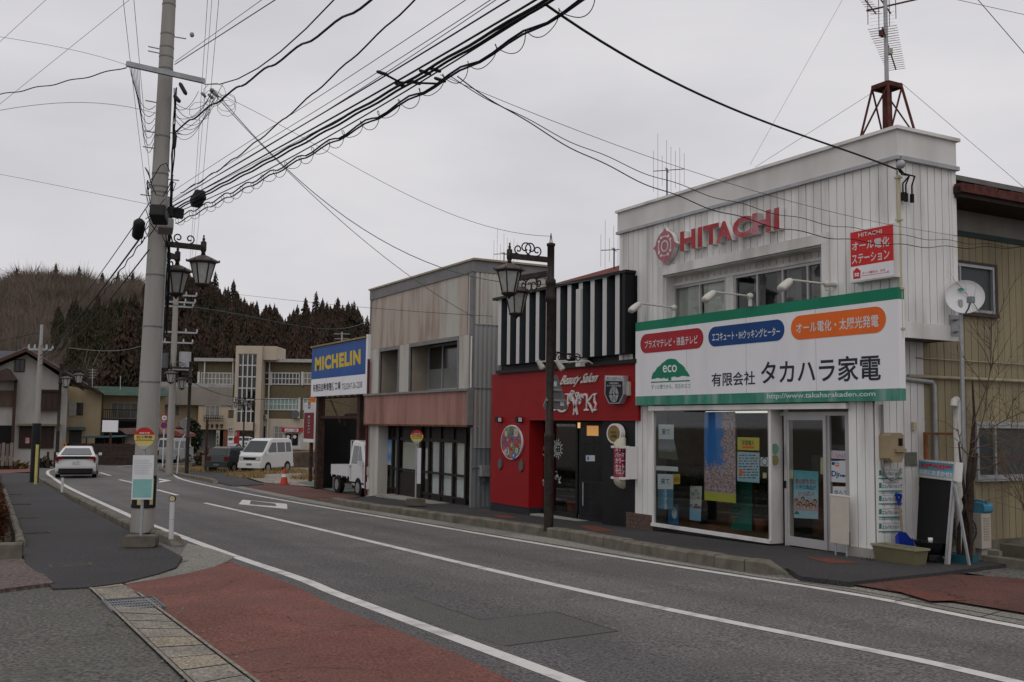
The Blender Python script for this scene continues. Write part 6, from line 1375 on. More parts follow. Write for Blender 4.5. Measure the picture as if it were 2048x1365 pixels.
m=MB(); put_text(m,fBb,'有熊田自動車整備工場',tuple(qy(*p,yB)for p in((626,785),(681,780),(681,763.5),(626,769))),.003,.02); put_text(m,fBb,'TEL0247-26-2208',tuple(qy(*p,yB)for p in((684,780),(724.5,775.5),(724.5,763),(684,768))),.003,.0); m.build('lettering',INK,bb)
m=MB(); 
for s_,e_ in((mx0+.1,mx1-.1),):m.box((s_,yB+.13,mz0+.1),(e_,yB+.2,mz0+.2)); m.box((s_,yB+.13,mz1-.2),(e_,yB+.2,mz1-.1))
m.build('back_rails',STEEL,bb)
m=MB(); wpx=qy(735,750,11.95)[0]; m.box((mx1+.02,11.9,qy(735,845,11.95)[1]),(wpx+.1,12.0,qy(735,670,11.95)[1])); tag(m.build('white_panel_strip',SIGNW),'tall narrow white panel between the billboard and corrugated shop','panel')
gar=thing('garage_shed','dark steel framed garage with blackened sheet walls under the billboard','garage',((mx0+mx1)/2,15,-2.3))
pxl,pxr=qy(638,880,12.2)[0],qy(721,880,12.2)[0]
gg=G(-33)
for x in(pxl,pxr):m=MB(); m.box((x-.13,12.1,gg-.1),(x+.13,12.36,mz0+.25)); m.build('post',STEEL,gar)
m=MB()
for z in(mz0+.12,mz0-.75):m.bar((pxl+.13,12.23,z),(pxr-.13,12.23,z),.09,.09)
n_=7
for k in range(n_):
 xa,xb=pxl+.13+(pxr-pxl-.26)*k/n_,pxl+.13+(pxr-pxl-.26)*(k+.5)/n_; m.bar((xa,12.23,mz0+.12),(xb,12.23,mz0-.06),.03); m.bar((xb,12.23,mz0-.06),(pxl+.13+(pxr-pxl-.26)*(k+1)/n_,12.23,mz0+.12),.03)
m.bar((pxl+.13,12.23,mz0-.06),(pxr-.13,12.23,mz0-.06),.05)
zr_=qy(700,835,12.6)[1]
m.tube([(pxl+1.6,12.6,zr_-.3),(pxl+1.6,12.6,zr_+.05),(pxl+1.75,12.6,zr_+.1),(pxr,12.6,zr_+.1)],.05,8)
m.bar((pxl+.3,12.5,mz0-.1),(pxl+1.4,12.5,zr_-.2),.04); m.bar((pxr-.3,12.5,mz0-.1),(pxr-1.4,12.5,zr_-.2),.04)
m.build('frame',STEEL,gar)
zsh=qy(680,838,16)[1]
BLKS=M('blackened_sheet',(.013,.0135,.015),.8,.35,1.5,streak=3,dirt=(.03,.03,.032),dirt_amt=.5)
m=MB(); m.box((pxl-.6,17.0,gg-.1),(-31,17.1,zsh)); m.box((-31.2,13.3,gg-.1),(-31.0,17.0,zsh)); m.box((pxl-.6,12.5,gg-.1),(pxl-.5,17,zsh)); m.build('sheet_wall',BLKS,gar)
m=MB(); m.box((pxl+2.2,16.9,gg+.2),(pxl+4.2,16.98,zsh-.2)); m.build('tarpaulin',M('tarp_blue',(.012,.035,.05),.6,.3,2),gar)
m=MB(); m.box((-34.5,16.3,gg),(-33.2,16.9,gg+.9)); m.build('workbench',M('bench_grey',(.14,.14,.13),.8),gar)
pk=thing('pink_house','pale pink rendered house wall behind the garage frame','house',(-36,22,-2.3))
m=MB(); zpk=qy(650,775,20)[1]; m.box((-46,20,gg-.1),(-31.5,26,zpk+.4)); m.build('wall',M('pink_render',(.35,.215,.165),.8,.07,1.5),pk)
m=MB(); 
for k in range(6):m.box((-45+k*2.4,19.97,gg),(-44.94+k*2.4,20.0,zpk+.4))
m.build('seams',M('seam_pink',(.2,.12,.09),.8),pk)
m=MB(); m.box((-46.3,19.6,zpk+.4),(-31.3,26.3,zpk+.55)); m.build('roof',CORRG,pk)
m=MB(); p=PG(570,985,.02); b_=thing('oil_drum_box','pale concrete block lying by the garage post','block',tuple(PG(655,975,.02))); 
q=PG(655,975,.02); m.box((q.x-.1,q.y,q.z),(q.x+1.3,q.y+.5,q.z+.62)); m.build('block',CONC,b_)
yP=13.4; pz=lambda px,py:qy(px,py,yP)
t=thing('pylon_sign','tall narrow white and crimson pylon sign before the garage','sign',(pz(619,860)[0],yP,pz(619,885)[1]))
fP=FY(yP); u0,u1=pz(608,840)[0],pz(628,840)[0]; zt_p,zr_p,zb_p,zbb=pz(618,806)[1],pz(618,826)[1],pz(618,878)[1],pz(618,885)[1]
CRIM=M('crimson_sign',(.16,.008,.018),.4,.06)
m=MB(); rectp(m,fP,u0-.04,zbb,u1+.04,zt_p,-.25,-.002,0); m.build('case',WHITE2,t)
m=MB(); rectp(m,fP,u0,zb_p,u1,zr_p,-.002,.002,0); rectp(m,fP,u0,zr_p+.01,u1,zt_p-.03,-.002,.002,1); m.prism(fP,circ(((u0+u1)/2,(zt_p+zr_p)/2+.1),.16,20),.002,.005,0); ring(m,fP,((u0+u1)/2,(zt_p+zr_p)/2+.1),.04,.09,.005,.007,1,k=14); m.build('face',[CRIM,PW],t)
m=MB(); hh_=(zr_p-zb_p-.25)/7
for i,c_ in enumerate('損保ジャパン'):put_text(m,fP,c_,((u0+u1)/2-.15,zr_p-.12-(i+1)*hh_*1.1+.05,(u0+u1)/2+.15,zr_p-.12-i*hh_*1.1),.004,.02)
m.build('lettering',PW,t)
m=MB(); m.cyl(((u0+u1)/2,yP+.13,zt_p),((u0+u1)/2,yP+.13,zt_p+.28),.13,.09,12); m.lathe([(.2,zt_p),(.2,zt_p+.05),(0,zt_p+.05)],((u0+u1)/2,yP+.13,0),12); m.build('beacon',M('beacon_orange',(.45,.13,.015),.4),t)
m=MB(); m.cyl(((u0+u1)/2,yP+.13,G(-36)),((u0+u1)/2,yP+.13,zbb),.08,n=10); m.build('post',STEEL,t)
# ================================================================ VEHICLES
CARW=M('car_white',(.60,.60,.60),.25,.02,2,spec=.5); CARD=M('car_dark_green',(.020,.028,.029),.3,.1,2,spec=.5); CARS=M('car_silver',(.33,.335,.34),.3,.03,2,metal=.4); CARB=M('car_navy',(.012,.022,.09),.25,.05,2,spec=.5)
CGL=M('car_glass',(.02,.024,.026),.08,.2,2,spec=.6); TYRE=M('tyre',(.015,.015,.015),.85,.1); RIM=M('rim',(.28,.28,.28),.4,.1,metal=.5); RIMG=M('rim_tan',(.20,.16,.10),.5,.1)
TLR=M('tail_red',(.12,.008,.008),.25); HLM=M('headlamp',(.45,.46,.40),.15,.05); CBLK=M('car_black_plastic',(.016,.016,.017),.5); PLATE=M('plate_white',(.55,.56,.55),.5); PLATEY=M('plate_grey',(.14,.15,.16),.5)
def vehicle(name,label,cat,prof,W,belt,top_w,paint,pos,ang,wheels,side_wins,glass_f,glass_r,heads,tails,extras=(),group=None,rim=RIM,plates=()):
 """prof: closed side outline (x forward, z up); body narrows above the belt line"""
 t=thing(name,label,cat,pos,ang,group)
 zmax=max(p[1]for p in prof)
 def hw(z):return W/2 if z<=belt else W/2*(1-(1-top_w)*(z-belt)/(zmax-belt))
 n=len(prof); vs=[(x,hw(z),z)for x,z in prof]+[(x,-hw(z),z)for x,z in prof]
 ar=sum(prof[i][0]*prof[(i+1)%n][1]-prof[(i+1)%n][0]*prof[i][1]for i in range(n))
 tri=tessellate_polygon([[Vector((x,z,0))for x,z in prof]])
 m=MB(); fs=[]
 for f in tri:
  a=sum(prof[f[i]][0]*prof[f[(i+1)%3]][1]-prof[f[(i+1)%3]][0]*prof[f[i]][1]for i in range(3))
  f=tuple(f)if a>0 else tuple(f)[::-1]
  fs+=[f[::-1],tuple(i+n for i in f)]
 for i in range(n):
  j=(i+1)%n; fs.append((i,j,n+j,n+i)if ar>0 else(j,i,n+i,n+j))
 m.add(vs,fs,0,False); b=m.build('body',paint,t,local=True)
 bv=b.modifiers.new('bevel','BEVEL'); bv.width=.045; bv.segments=2; bv.limit_method='ANGLE'; bv.angle_limit=radians(28)
 for s_ in(1,-1):
  for w_ in side_wins:
   m=MB(); q=[(x,s_*(hw(z)+.008),z)for x,z in w_]; m.add(q if s_<0 else q[::-1],[tuple(range(len(q)))]); m.build('side_window',CGL,t,local=True)
 for nm,g_ in(('windscreen',glass_f),('rear_window',glass_r)):
  if not g_:continue
  (xa,za),(xb,zb),ins=g_; d=Vector((xb-xa,zb-za)).normalized(); nr=Vector((d.y,-d.x))*.012
  if(nm=='windscreen')!=(nr.x>0):nr=-nr
  m=MB(); q=[(xa+nr.x,-hw(za)+ins,za+nr.y),(xa+nr.x,hw(za)-ins,za+nr.y),(xb+nr.x,hw(zb)-ins,zb+nr.y),(xb+nr.x,-hw(zb)+ins,zb+nr.y)]
  m.add(q if nm=='windscreen' else q[::-1],[(0,1,2,3)]); m.build(nm,CGL,t,local=True)
 for x,r in wheels:
  for s_ in(1,-1):
   yo=W/2-.015; m=MB(); m.prism((Vector((x,s_*(W/2+.004),r)),X_*(-s_),Z_),[p for p in circ((0,0),r*1.16,20)],-.02,.0); m.build('wheel_arch',CBLK,t,local=True)
   m=MB(); m.cyl((x,s_*(yo-.16),r),(x,s_*(yo+.03),r),r,n=20); wo=m.build('wheel',TYRE,t,local=True)
   m=MB(); m.cyl((x,s_*(yo+.028),r),(x,s_*(yo+.036),r),r*.62,n=16); m.cyl((x,s_*(yo+.036),r),(x,s_*(yo+.042),r),r*.18,n=8)
   m.build('rim',rim,wo,local=True)
 for nm,lst,mt in(('headlight',heads,HLM),('tail_light',tails,TLR)):
  for a,c in lst:
   for s_ in(1,-1):
    m=MB(); m.box((a[0],s_*a[1],a[2]),(c[0],s_*c[1],c[2])); m.build(nm,mt,t,local=True)
 for nm,a,c,mt in extras:
  m=MB(); m.box(a,c); m.build(nm,mt,t,local=True)
 for s_ in(1,-1):
  mx_=glass_f[0][0]-.18; m=MB(); m.box((mx_-.05,s_*(W/2+.02),belt+.02),(mx_+.06,s_*(W/2+.17),belt+.15)); m.build('mirror',paint,t,local=True)
 return t
def atG(px,py,h=0.):p=PG(px,py,h); return(p.x,p.y,p.z)
prius=[(-2.2,.32),(-2.24,.55),(-2.22,.98),(-2.05,1.06),(-1.0,1.38),(-.2,1.46),(.45,1.40),(1.35,1.0),(2.0,.80),(2.25,.62),(2.28,.32),(1.9,.18),(-1.9,.18)]
p=PG(161,957); h_=math.atan2(.15,-1.)
sed=vehicle('white_sedan','white hatchback sedan driving away round the bend, seen from behind','car',prius,1.76,.95,.68,CARW,(p.x-2.2,p.y+.1,p.z),h_,[(-1.38,.32),(1.35,.32)],[[(-1.5,1.0),(-.95,1.28),(-.2,1.36),(-.2,1.0)],[(-.1,1.0),(-.1,1.36),(.42,1.30),(1.0,1.0)]],((1.3,1.03),(.5,1.37),.1),((-2.0,1.09),(-1.02,1.365),.12),[],[],[('black_band',(-2.26,-.62,.90),(-2.2,.62,1.03),CBLK),('diffuser',(-2.27,-.74,.24),(-2.2,.74,.46),CBLK),('number_plate',(-2.265,-.17,.66),(-2.235,.17,.83),PLATE),('diffuser',(-2.1,-.7,.16),(-1.8,.7,.2),CBLK)])
for s_ in(1,-1):
 m=MB(); fr=(Vector((-2.255,0,0)),-Y_ if True else Y_,Z_); m.prism(fr,[(s_*.50,1.03),(s_*.82,1.02),(s_*.87,.93),(s_*.84,.74),(s_*.80,.72),(s_*.74,.88),(s_*.5,.92)],.0,.05); m.build('tail_light',TLR,sed,local=True)
m=MB(); put_text(m,(Vector((-2.268,0,0)),-Y_,Z_),'5-17',(-.12,.69,.12,.77),0); m.build('plate_lettering',KB,sed,local=True)
vanp=[(-1.62,.28),(-1.66,.6),(-1.62,1.1),(-1.5,1.82),(-1.3,1.9),(.35,1.90),(.72,1.80),(1.38,1.12),(1.58,.98),(1.64,.6),(1.62,.28)]
def van(name,label,px,py,ang,paint,h=.012,group=None,rim=RIM):
 return vehicle(name,label,'van',vanp,1.46,1.05,.86,paint,atG(px,py,h),ang,[(-1.02,.29),(.95,.29)],[[(-1.45,1.14),(-1.38,1.68),(-.88,1.68),(-.88,1.14)],[(-.78,1.14),(-.78,1.68),(.0,1.68),(.0,1.14)],[(.1,1.14),(.1,1.68),(.52,1.68),(1.05,1.14)]],((1.36,1.16),(.76,1.76),.07),((-1.60,1.14),(-1.51,1.75),.12),[((1.56,.40,.72),(1.655,.66,.92))],[((-1.68,.52,.62),(-1.6,.69,.98))],[('grille',(1.6,-.38,.74),(1.657,.38,.88),CBLK),('bumper',(1.55,-.72,.30),(1.70,.72,.58),paint),('number_plate',(1.70,-.17,.44),(1.712,.17,.55),PLATEY),('bumper',(-1.70,-.72,.30),(-1.58,.72,.5),paint),('door_handle',(-.14,-.735,.98),(-.04,-.725,1.02),CBLK),('door_seam',(.045,-.737,.34),(.055,-.728,1.14),CBLK),('door_seam',(-.84,-.737,.5),(-.83,-.728,1.14),CBLK),('door_seam',(-1.6,-.737,.82),(-.83,-.728,.84),CBLK)],group,rim)
van('white_van','white boxy minivan parked on dry grass facing the road',532,945,radians(-48.7),CARW)
vs_=van('silver_van','silver wagon van on the far bend behind the utility poles',350,925.5,math.atan2(.60,-.77),CARS,.0)
hat=[(-1.6,.3),(-1.64,.6),(-1.60,.92),(-1.34,1.36),(-1.1,1.43),(.05,1.42),(.40,1.34),(.95,.95),(1.55,.82),(1.66,.62),(1.66,.28)]
def hatch(name,label,pos,ang,paint,rim=RIM,group=None):
 return vehicle(name,label,'car',hat,1.45,.90,.80,paint,pos,ang,[(-1.08,.27),(1.02,.27)],[[(-1.42,.96),(-1.22,1.30),(-.72,1.32),(-.72,.96)],[(-.64,.96),(-.64,1.32),(.05,1.32),(.05,.96)],[(.12,.96),(.12,1.31),(.36,1.27),(.74,.96)]],((.93,.99),(.44,1.32),.09),((-1.57,.97),(-1.36,1.33),.12),[((1.58,.38,.62),(1.675,.66,.78))],[((-1.665,.46,.66),(-1.58,.69,.90))],[('bumper',(1.56,-.71,.30),(1.71,.71,.54),paint),('bumper',(-1.71,-.71,.30),(-1.56,.71,.56),paint),('number_plate',(-1.72,-.17,.40),(-1.705,.17,.5),PLATEY),('grille',(1.62,-.32,.62),(1.675,.32,.72),CBLK),('door_seam',(-.69,-.735,.4),(-.68,-.726,.96),CBLK),('side_strip',(-1.3,-.738,.55),(1.2,-.728,.59),CBLK)],group,rim)
hatch('dark_hatchback','old dark green hatchback parked beside the white van, rear to the street',atG(468,944,.012),math.atan2(.75,-.66),CARD,RIMG)
q=PG(632,960,.012); hatch('blue_car','dark blue car half hidden behind the rusty garage post',(q.x+.6,q.y+1.5,q.z),math.atan2(-.93,-.36),CARB)
for px,py,a,lab in((497,890.5,math.atan2(.95,.3),'white compact car parked side on before the three-storey building'),(472,889,math.atan2(.6,.8),'white compact car partly hidden beside the red vending machine')):
 v=FP(px,py,122); hatch('white_car',lab,(v.x,v.y,G(-100)+.02),a,CARW,group='white cars parked before the office block')
trk=[(.12,.42),(.10,1.0),(.18,1.74),(.34,1.80),(.92,1.76),(1.12,1.66),(1.56,1.02),(1.64,.9),(1.66,.42),(1.6,.30),(1.3,.30),(.6,.30)]
p=PG(702,990,.016); trp=(-32.6+.0,p.y+.45,p.z)
rw_=PG(677,986,.016); trp=(rw_.x+.95,rw_.y+.68,rw_.z)
truck=vehicle('kei_truck','small white pickup truck with open flat bed parked beside the shop pier','truck',trk,1.44,1.0,.88,CARW,trp,0.,[(-1.0,.28),(.98,.28)],[[(.32,1.04),(.38,1.62),(.84,1.62),(.84,1.04)],[(.9,1.04),(.9,1.62),(1.0,1.60),(1.34,1.04)]],((1.54,1.06),(1.15,1.63),.08),((.11,1.15),(.17,1.66),.2),[((1.58,.46,.72),(1.68,.70,.98))],[((-1.66,.45,.5),(-1.6,.68,.62))],[('chassis',(-1.58,-.55,.34),(.12,.55,.50),CBLK),('bumper',(1.55,-.71,.28),(1.72,.71,.5),CARW),('door_seam',(.30,-.728,.5),(.31,-.721,1.02),CBLK),('door_seam',(1.40,-.728,.5),(1.41,-.721,1.02),CBLK),('side_sill',(.2,-.726,.40),(1.5,-.70,.46),CBLK),('mudguard',(-1.35,-.70,.2),(-1.33,-.48,.5),CBLK),('door_handle',(.18,-.73,.92),(.30,-.722,.96),CBLK)])
m=MB(); m.box((-1.66,-.72,.60),(.08,.72,.66)); m.box((-1.66,-.72,.66),(.08,-.68,.94)); m.box((-1.66,.68,.66),(.08,.72,.94)); m.box((-1.66,-.68,.66),(-1.62,.68,.94)); m.box((.03,-.68,.66),(.08,.68,1.0))
for k in range(4):x=-1.58+k*.5; m.box((x,-.732,.54),(x+.04,-.71,.66))
m.build('cargo_bed',CARW,truck,local=True)
m=MB(); m.bar((.06,-.64,1.0),(.06,-.64,1.78),.03); m.bar((.06,.64,1.0),(.06,.64,1.78),.03); m.bar((.06,-.64,1.78),(.06,.64,1.78),.03); m.build('rack',CARW,truck,local=True)
# ================================================================ STREET LAMPS
def lantern_parts(t,c,s=1.):
 """six-sided glass lantern hanging from point c (top of its stem)"""
 c=Vector(c); P=lambda r,z:(r*s,z*s)
 m=MB(); m.lathe([P(0,.20),P(.018,.19),P(.012,.15),P(.03,.12),P(.02,.09),P(.055,.06),P(.055,-.10),P(.035,-.14),P(.05,-.20),P(0,-.2)],c,10)
 lt=m.build('finial',BRONZE,t)
 m=MB(); m.lathe([P(.0,-.19),P(.09,-.20),P(.20,-.25),P(.305,-.30),P(.31,-.325),P(.25,-.335),P(0,-.33)],c,6,rot=.3,smooth=False)
 for k in range(6):a=.3+k*pi/3; m.lathe([(0,.03*s),(.016*s,.015*s),(.016*s,-.015*s),(0,-.02*s)],c+Vector((.30*cos(a)*s,.30*sin(a)*s,-.30*s)),6)
 m.build('lid',M('lantern_lid',(.10,.088,.08),.55,.2,9,metal=.2),t)
 m=MB(); m.lathe([P(.225,-.335),P(.125,-.74)],c,6,rot=.3,smooth=False); g_=m.build('glass_panes',FROST,t)
 m=MB()
 for k in range(6):
  a=.3+k*pi/3; m.bar(c+Vector((.23*cos(a)*s,.23*sin(a)*s,-.335*s)),c+Vector((.13*cos(a)*s,.13*sin(a)*s,-.74*s)),.02*s,.02*s)
 m.lathe([P(.145,-.74),P(.15,-.76),P(.10,-.80),P(.03,-.82),P(.02,-.85),P(0,-.86)],c,12); m.lathe([P(.24,-.335),P(.24,-.36),P(.21,-.36)],c,6,rot=.3,smooth=False)
 m.build('cage',BRONZE,t)
def scroll(mb,c,d,r,turns=1.2,w=.012,flip=1):
 pts=[]
 for i in range(18):
  a=turns*2*pi*i/17; q=r*(1-.75*i/17); pts.append(Vector(c)+Vector(d)*(q*cos(a)*flip)+Z_*(q*sin(a)))
 mb.tube(pts,w,5)
def arm_parts(t,a,b,sc=1,low=False):
 """bracket arm from a to b with scroll work on top"""
 a,b=Vector(a),Vector(b); d=(b-a).normalized(); L_=(b-a).length
 m=MB(); m.bar(a,b+d*.03,.07,.10); m.build('arm',BRONZE,t)
 m=MB(); s_=-1 if low else 1
 for k,(f,r)in enumerate(((.30,.10),(.46,.14),(.60,.14),(.78,.09))if L_>.8 else((.35,.09),(.65,.09))):
  c=a+d*(L_*f)+Z_*s_*(.07+r*.8); fl_=1 if k%2 else-1
  pts=[]
  for i in range(16):
   an=2*pi*1.15*i/15+(-pi/2)*s_; q=r*(1-.7*i/15); pts.append(c+d*(q*cos(an)*fl_)+Z_*(q*sin(an)))
  m.tube(pts,.014,5)
 m.build('scrollwork',BRONZE,t)
def lamp_post(pos,H,arms,label,group=None,z_=None,r=.076):
 t=thing('street_lamp',label,'street lamp',pos,0,group); x,y,z=pos
 m=MB(); m.lathe([(r*1.22,0),(r*1.22,H*.32),(r*1.28,H*.325),(r*1.28,H*.335),(r,H*.34),(r,H*.80),(r*1.35,H*.805),(r*1.35,H*.82),(r*1.15,H*.825),(r*1.15,H*.86),(r*1.35,H*.865),(r*1.3,H*.88),(r*.9,H*.885),(r*.9,H*1.0),(r*1.1,H*1.002),(r*1.1,H*1.01),(0,H*1.015)],pos,14); m.build('post',BRONZE,t)
 for(dx,dy,za,low)in arms:
  a=Vector((x,y,z+za)); b=Vector((x+dx,y+dy,z+za)); arm_parts(t,a+(b-a).normalized()*.05,b,low=low); lantern_parts(t,b+Z_*.05)
 return t
lp=PG(1097,1062,.10); H_=PX(1099,493,lp.x).z-lp.z
la=PX(1019,515,lp.x); 
zA=PX(1085,519,lp.x).z-lp.z; zB=PX(1085,545,lp.x).z-lp.z
lampA=lamp_post((lp.x,lp.y,lp.z),H_,[(0,la.y-lp.y,zA,False),(-1.0,-.18,zB,True)],'tall dark lamp post with two lanterns standing before the red salon')
m=MB(); m.tube([(lp.x-.06,lp.y,lp.z+H_),(lp.x,lp.y,lp.z+H_+.25),(lp.x+.06,lp.y,lp.z+H_),(lp.x-.06,lp.y,lp.z+H_+.01)],.01,5); m.build('top_loop',BRONZE,lampA)
m=MB(); za_=PX(1190,718,lp.x).z; m.tube([(lp.x,lp.y,za_+.1),(lp.x,lp.y+.3,za_+.08),(lp.x,lp.y+.75,za_)],.015,5); 
for k in range(3):scroll(m,(lp.x,lp.y+.22+.2*k,za_+.0),(0,1,0),.09,1.2,.012,1 if k%2 else-1)
m.build('banner_bracket',BRONZE,lampA)
tsz=PX(1110,790,lp.x).z; t=thing('road_sign','grey back of a triangular road sign clamped to the dark lamp post','road sign',(lp.x,lp.y+.1,tsz-.3))
fT=(Vector((lp.x-.10,lp.y+.20,tsz)),Vector((-.386,.923,0)).normalized(),Z_)
tri=[(-.36,-.27),(.36,-.27),(.40,-.22),(.05,.36),(0,.38),(-.05,.36),(-.40,-.22)]
m=MB(); m.prism(fT,tri,-.012,.0); m.build('plate',M('sign_back_grey',(.20,.20,.195),.5,.1,4,metal=.3),t)
m=MB(); rectp(m,fT,-.3,-.12,.3,-.08,0,.025); rectp(m,fT,-.15,.08,.15,.12,0,.025); m.build('brace',GALV,t)
m=MB(); rectp(m,fT,.14,-.2,.27,-.12,0,.004); rectp(m,fT,-.1,.16,.02,.26,0,.004); m.build('sticker',PAPER,t)
def far_lamp(px,py,pytop,side,label,h=.1,d=None):
 p=PG(px,py,h)if d is None else FP(px,py,d); ang=0 if side>0 else pi
 H2=(p.length)*(py-pytop)/FPX*.985; s=H2/H_
 o=dup(lampA,label=label); 
 for ch in list(o.children):
  if ch.name.split('.')[0]in('top_loop','banner_bracket'):bpy.data.objects.remove(ch)
 o.location=p; o.rotation_euler=(0,0,ang); o.scale=(s,)*3; o['group']='twin lantern posts along the street'; return o
far_lamp(373,949,735,1,'dark twin lantern post at the corner pavement right of the second utility pole')
far_lamp(113,929,745,-1,'dark twin lantern post behind the left utility pole by the white house')
far_lamp(153,915,772,-1,'fainter twin lantern post farther behind the left side house',.1)
far_lamp(506,900,795,1,'far twin lantern post before the stair tower, right one',0,105)
far_lamp(486,902,798,1,'far twin lantern post before the stair tower, left one',0,112)
# ================================================================ UTILITY POLES
def strap(mb,c,r,h=.04,mi=0):mb.cyl((c[0],c[1],c[2]-h/2),(c[0],c[1],c[2]+h/2),r,n=16,mi=mi)
PA=Vector((-19.72,3.33,0)); za0=G(PA.x)+.1; lean=Vector((.045,.0,0))
def pa(z,dx=0.,dy=0.):k=(z-za0)/12; return Vector((PA.x+lean.x*k*3+dx,PA.y+.10*k+dy,z))
poleA=thing('utility_pole','thick concrete utility pole in the near left pavement carrying many cables','utility pole',(PA.x,PA.y,za0))
def rA(z):return .205-.0085*(z-za0)
m=MB(); zsq=[za0,2,6,11.2]; m.tube([pa(z)for z in zsq],[rA(z)for z in zsq],20); m.build('shaft',POLEC,poleA)
m=MB(); zs1,zs0=PY(320,960,PA.y).z,PY(320,1030,PA.y).z
kk=18
for i in range(kk):
 a0,a1=2*pi*i/kk,2*pi*(i+1)/kk; r_=rA(zs0)+.012
 q=[pa(zs0+.05,r_*cos(a0),r_*sin(a0)),pa(zs0+.05,r_*cos(a1),r_*sin(a1)),pa(zs1-.05,r_*cos(a1),r_*sin(a1)),pa(zs1-.05,r_*cos(a0),r_*sin(a0))]
 m.add(q,[(0,1,2,3)],i%3 if i%3<2 else 0)
for z in(zs0,zs1-.06):m.cyl(pa(z),pa(z+.06),rA(z)+.014,n=18,mi=0,cap=False)
m.build('striped_guard',[M('guard_black',(.016,.016,.016),.5),M('guard_yellow',(.42,.38,.18),.5)],poleA)
for py in(22,76,100,118,140,268,340,365,376,540,645,760):
 z=PY(322,py,PA.y).z; m=MB(); m.cyl(pa(z-.013),pa(z+.013),rA(z)+.006,n=18); m.build('steel_band',M('band_grey',(.17,.17,.17),.5,.2,10,metal=.4),poleA)
m=MB()
for py,s_ in((78,1),(105,-1),(113,-1),(205,-1),(258,1),(262,-1),(292,-1),(348,1),(384,-1)):
 z=PY(322,py,PA.y).z; m.cyl(pa(z),pa(z,.03,s_*.34),.013,n=6)
m.build('step_bolts',GALV,poleA)
zc=6.42; ca,cb_=PZ(253,128,zc),PZ(409,163,zc)
m=MB(); m.bar(ca,cb_,.075,.09); m.build('crossarm',GALV,poleA)
zt_arm=8.6
for z in(8.9,10.6):
 m=MB(); m.bar(pa(z,0,-1.05),pa(z,0,1.05),.08,.08); m.build('crossarm',GALV,poleA)
m=MB(); z0_=PY(310,20,PA.y).z; m.bar(pa(z0_,.02,-.1),pa(z0_+.9,.05,-.75),.03); m.bar(pa(z0_,.02,.02),pa(z0_+.9,.05,-.42),.03); m.build('arm_brace',GALV,poleA)
def blob(mb,c,l_,r,d,k=12,mi=0,flat=1.):
 d=Vector(d).normalized(); q=d.to_track_quat('Z','Y').to_matrix(); mb.lathe([(0,-l_/2),(r*.55,-l_/2),(r,-l_*.36),(r,l_*.36),(r*.55,l_/2),(0,l_/2)],c,k,mi,M=q)
def tbox(name,label,px,py,off,sx,sy,sz,rot,mat,tilt=0.):
 c=PY(px,py,PA.y+off); o=MB(); M_=Matrix.Rotation(rot,3,'Z')@Matrix.Rotation(tilt,3,'Y')
 vs=[M_@Vector((a*sx/2,b*sy/2,e*sz/2))for a,b,e in((-1,-1,-1),(1,-1,-1),(1,1,-1),(-1,1,-1),(-1,-1,1),(1,-1,1),(1,1,1),(-1,1,1))]
 o.add([c+v for v in vs],[(0,3,2,1),(4,5,6,7),(0,1,5,4),(1,2,6,5),(2,3,7,6),(3,0,4,7)])
 ob=o.build(name,mat,loc=tuple(c)); bv=ob.modifiers.new('bevel','BEVEL'); bv.width=.03; bv.segments=2
 return tag(ob,label,'junction box','cable boxes hung round the concrete pole')
CLOS=M('closure_black',(.02,.021,.023),.55,.2,4); CLOSG=M('closure_grey',(.22,.215,.205),.6,.08)
tbox('cable_box','black cable splice box strapped to the front of the concrete pole',318,430,-.24,.40,.26,.22,-.35,CLOS,-.25)
tbox('cable_box','pale grey box strapped to the pole under the black splice box',331,453,-.02,.40,.26,.20,-.15,CLOSG,-.15)
tbox('cable_box','black cable box hugging the right side of the concrete pole',351,426,.33,.24,.24,.20,.3,CLOS,.2)
tbox('cable_box','black trapezoid splice box hanging on the cables right of the pole',396,398,.75,.33,.2,.2,.2,CLOS,-.5)
cc=PY(277,459,PA.y-.45); m=MB(); blob(m,cc,.42,.10,(-.75,.05,-.62)); tag(m.build('cable_box',CLOS),'long black splice case on the cables left of the concrete pole','junction box','cable boxes hung round the concrete pole')
for px,py,d,lab in((366,178,(.5,.3,-.8),'small black sleeve on the dropper below the crossarm, upper one'),(354,198,(.8,.2,-.6),'small black sleeve on the dropper beside the pole, lower one'),(349,283,(.05,.05,1),'thin black sleeve hanging upright right of the pole')):
 m=MB(); blob(m,PY(px,py,PA.y+.25),.30,.038,d,8); tag(m.build('cable_sleeve',CLOS),lab,'cable sleeve')
m=MB(); r2=random.Random(31)
for k in range(7):
 s_=.03*k; pts=[pa(z,.02+r2.uniform(-.03,.05),rA(z)+.03+r2.uniform(0,.06))for z in(6.3,5.6,5.0,4.4,3.9,3.5,3.1,2.4,1.6)][k%2:]; m.tube(pts,.011,4)
for k in range(10):
 a=r2.uniform(0,2*pi); z=r2.uniform(3.2,4.5); pts=[]
 for i in range(9):
  b=a+i*.5; rr2=rA(z)+.05+.09*r2.random(); pts.append(pa(z+.3*sin(i*.9+k),rr2*cos(b),rr2*sin(b)))
 m.tube(pts,.009,4)
m.build('cable_tangle',BLACKW,poleA)
m=MB(); m.cyl(pa(za0+.1,.05,.18),pa(4.2,.03,.17),.02,n=6); m.build('conduit',GALV,poleA)
def bracket_lamp(a,b,label,low=False):
 t=thing('bracket_lantern',label,'street lamp',tuple(a),0,'lanterns bracketed to the concrete pole'); arm_parts(t,a,b,low=low); lantern_parts(t,Vector(b)+Z_*.05); return t
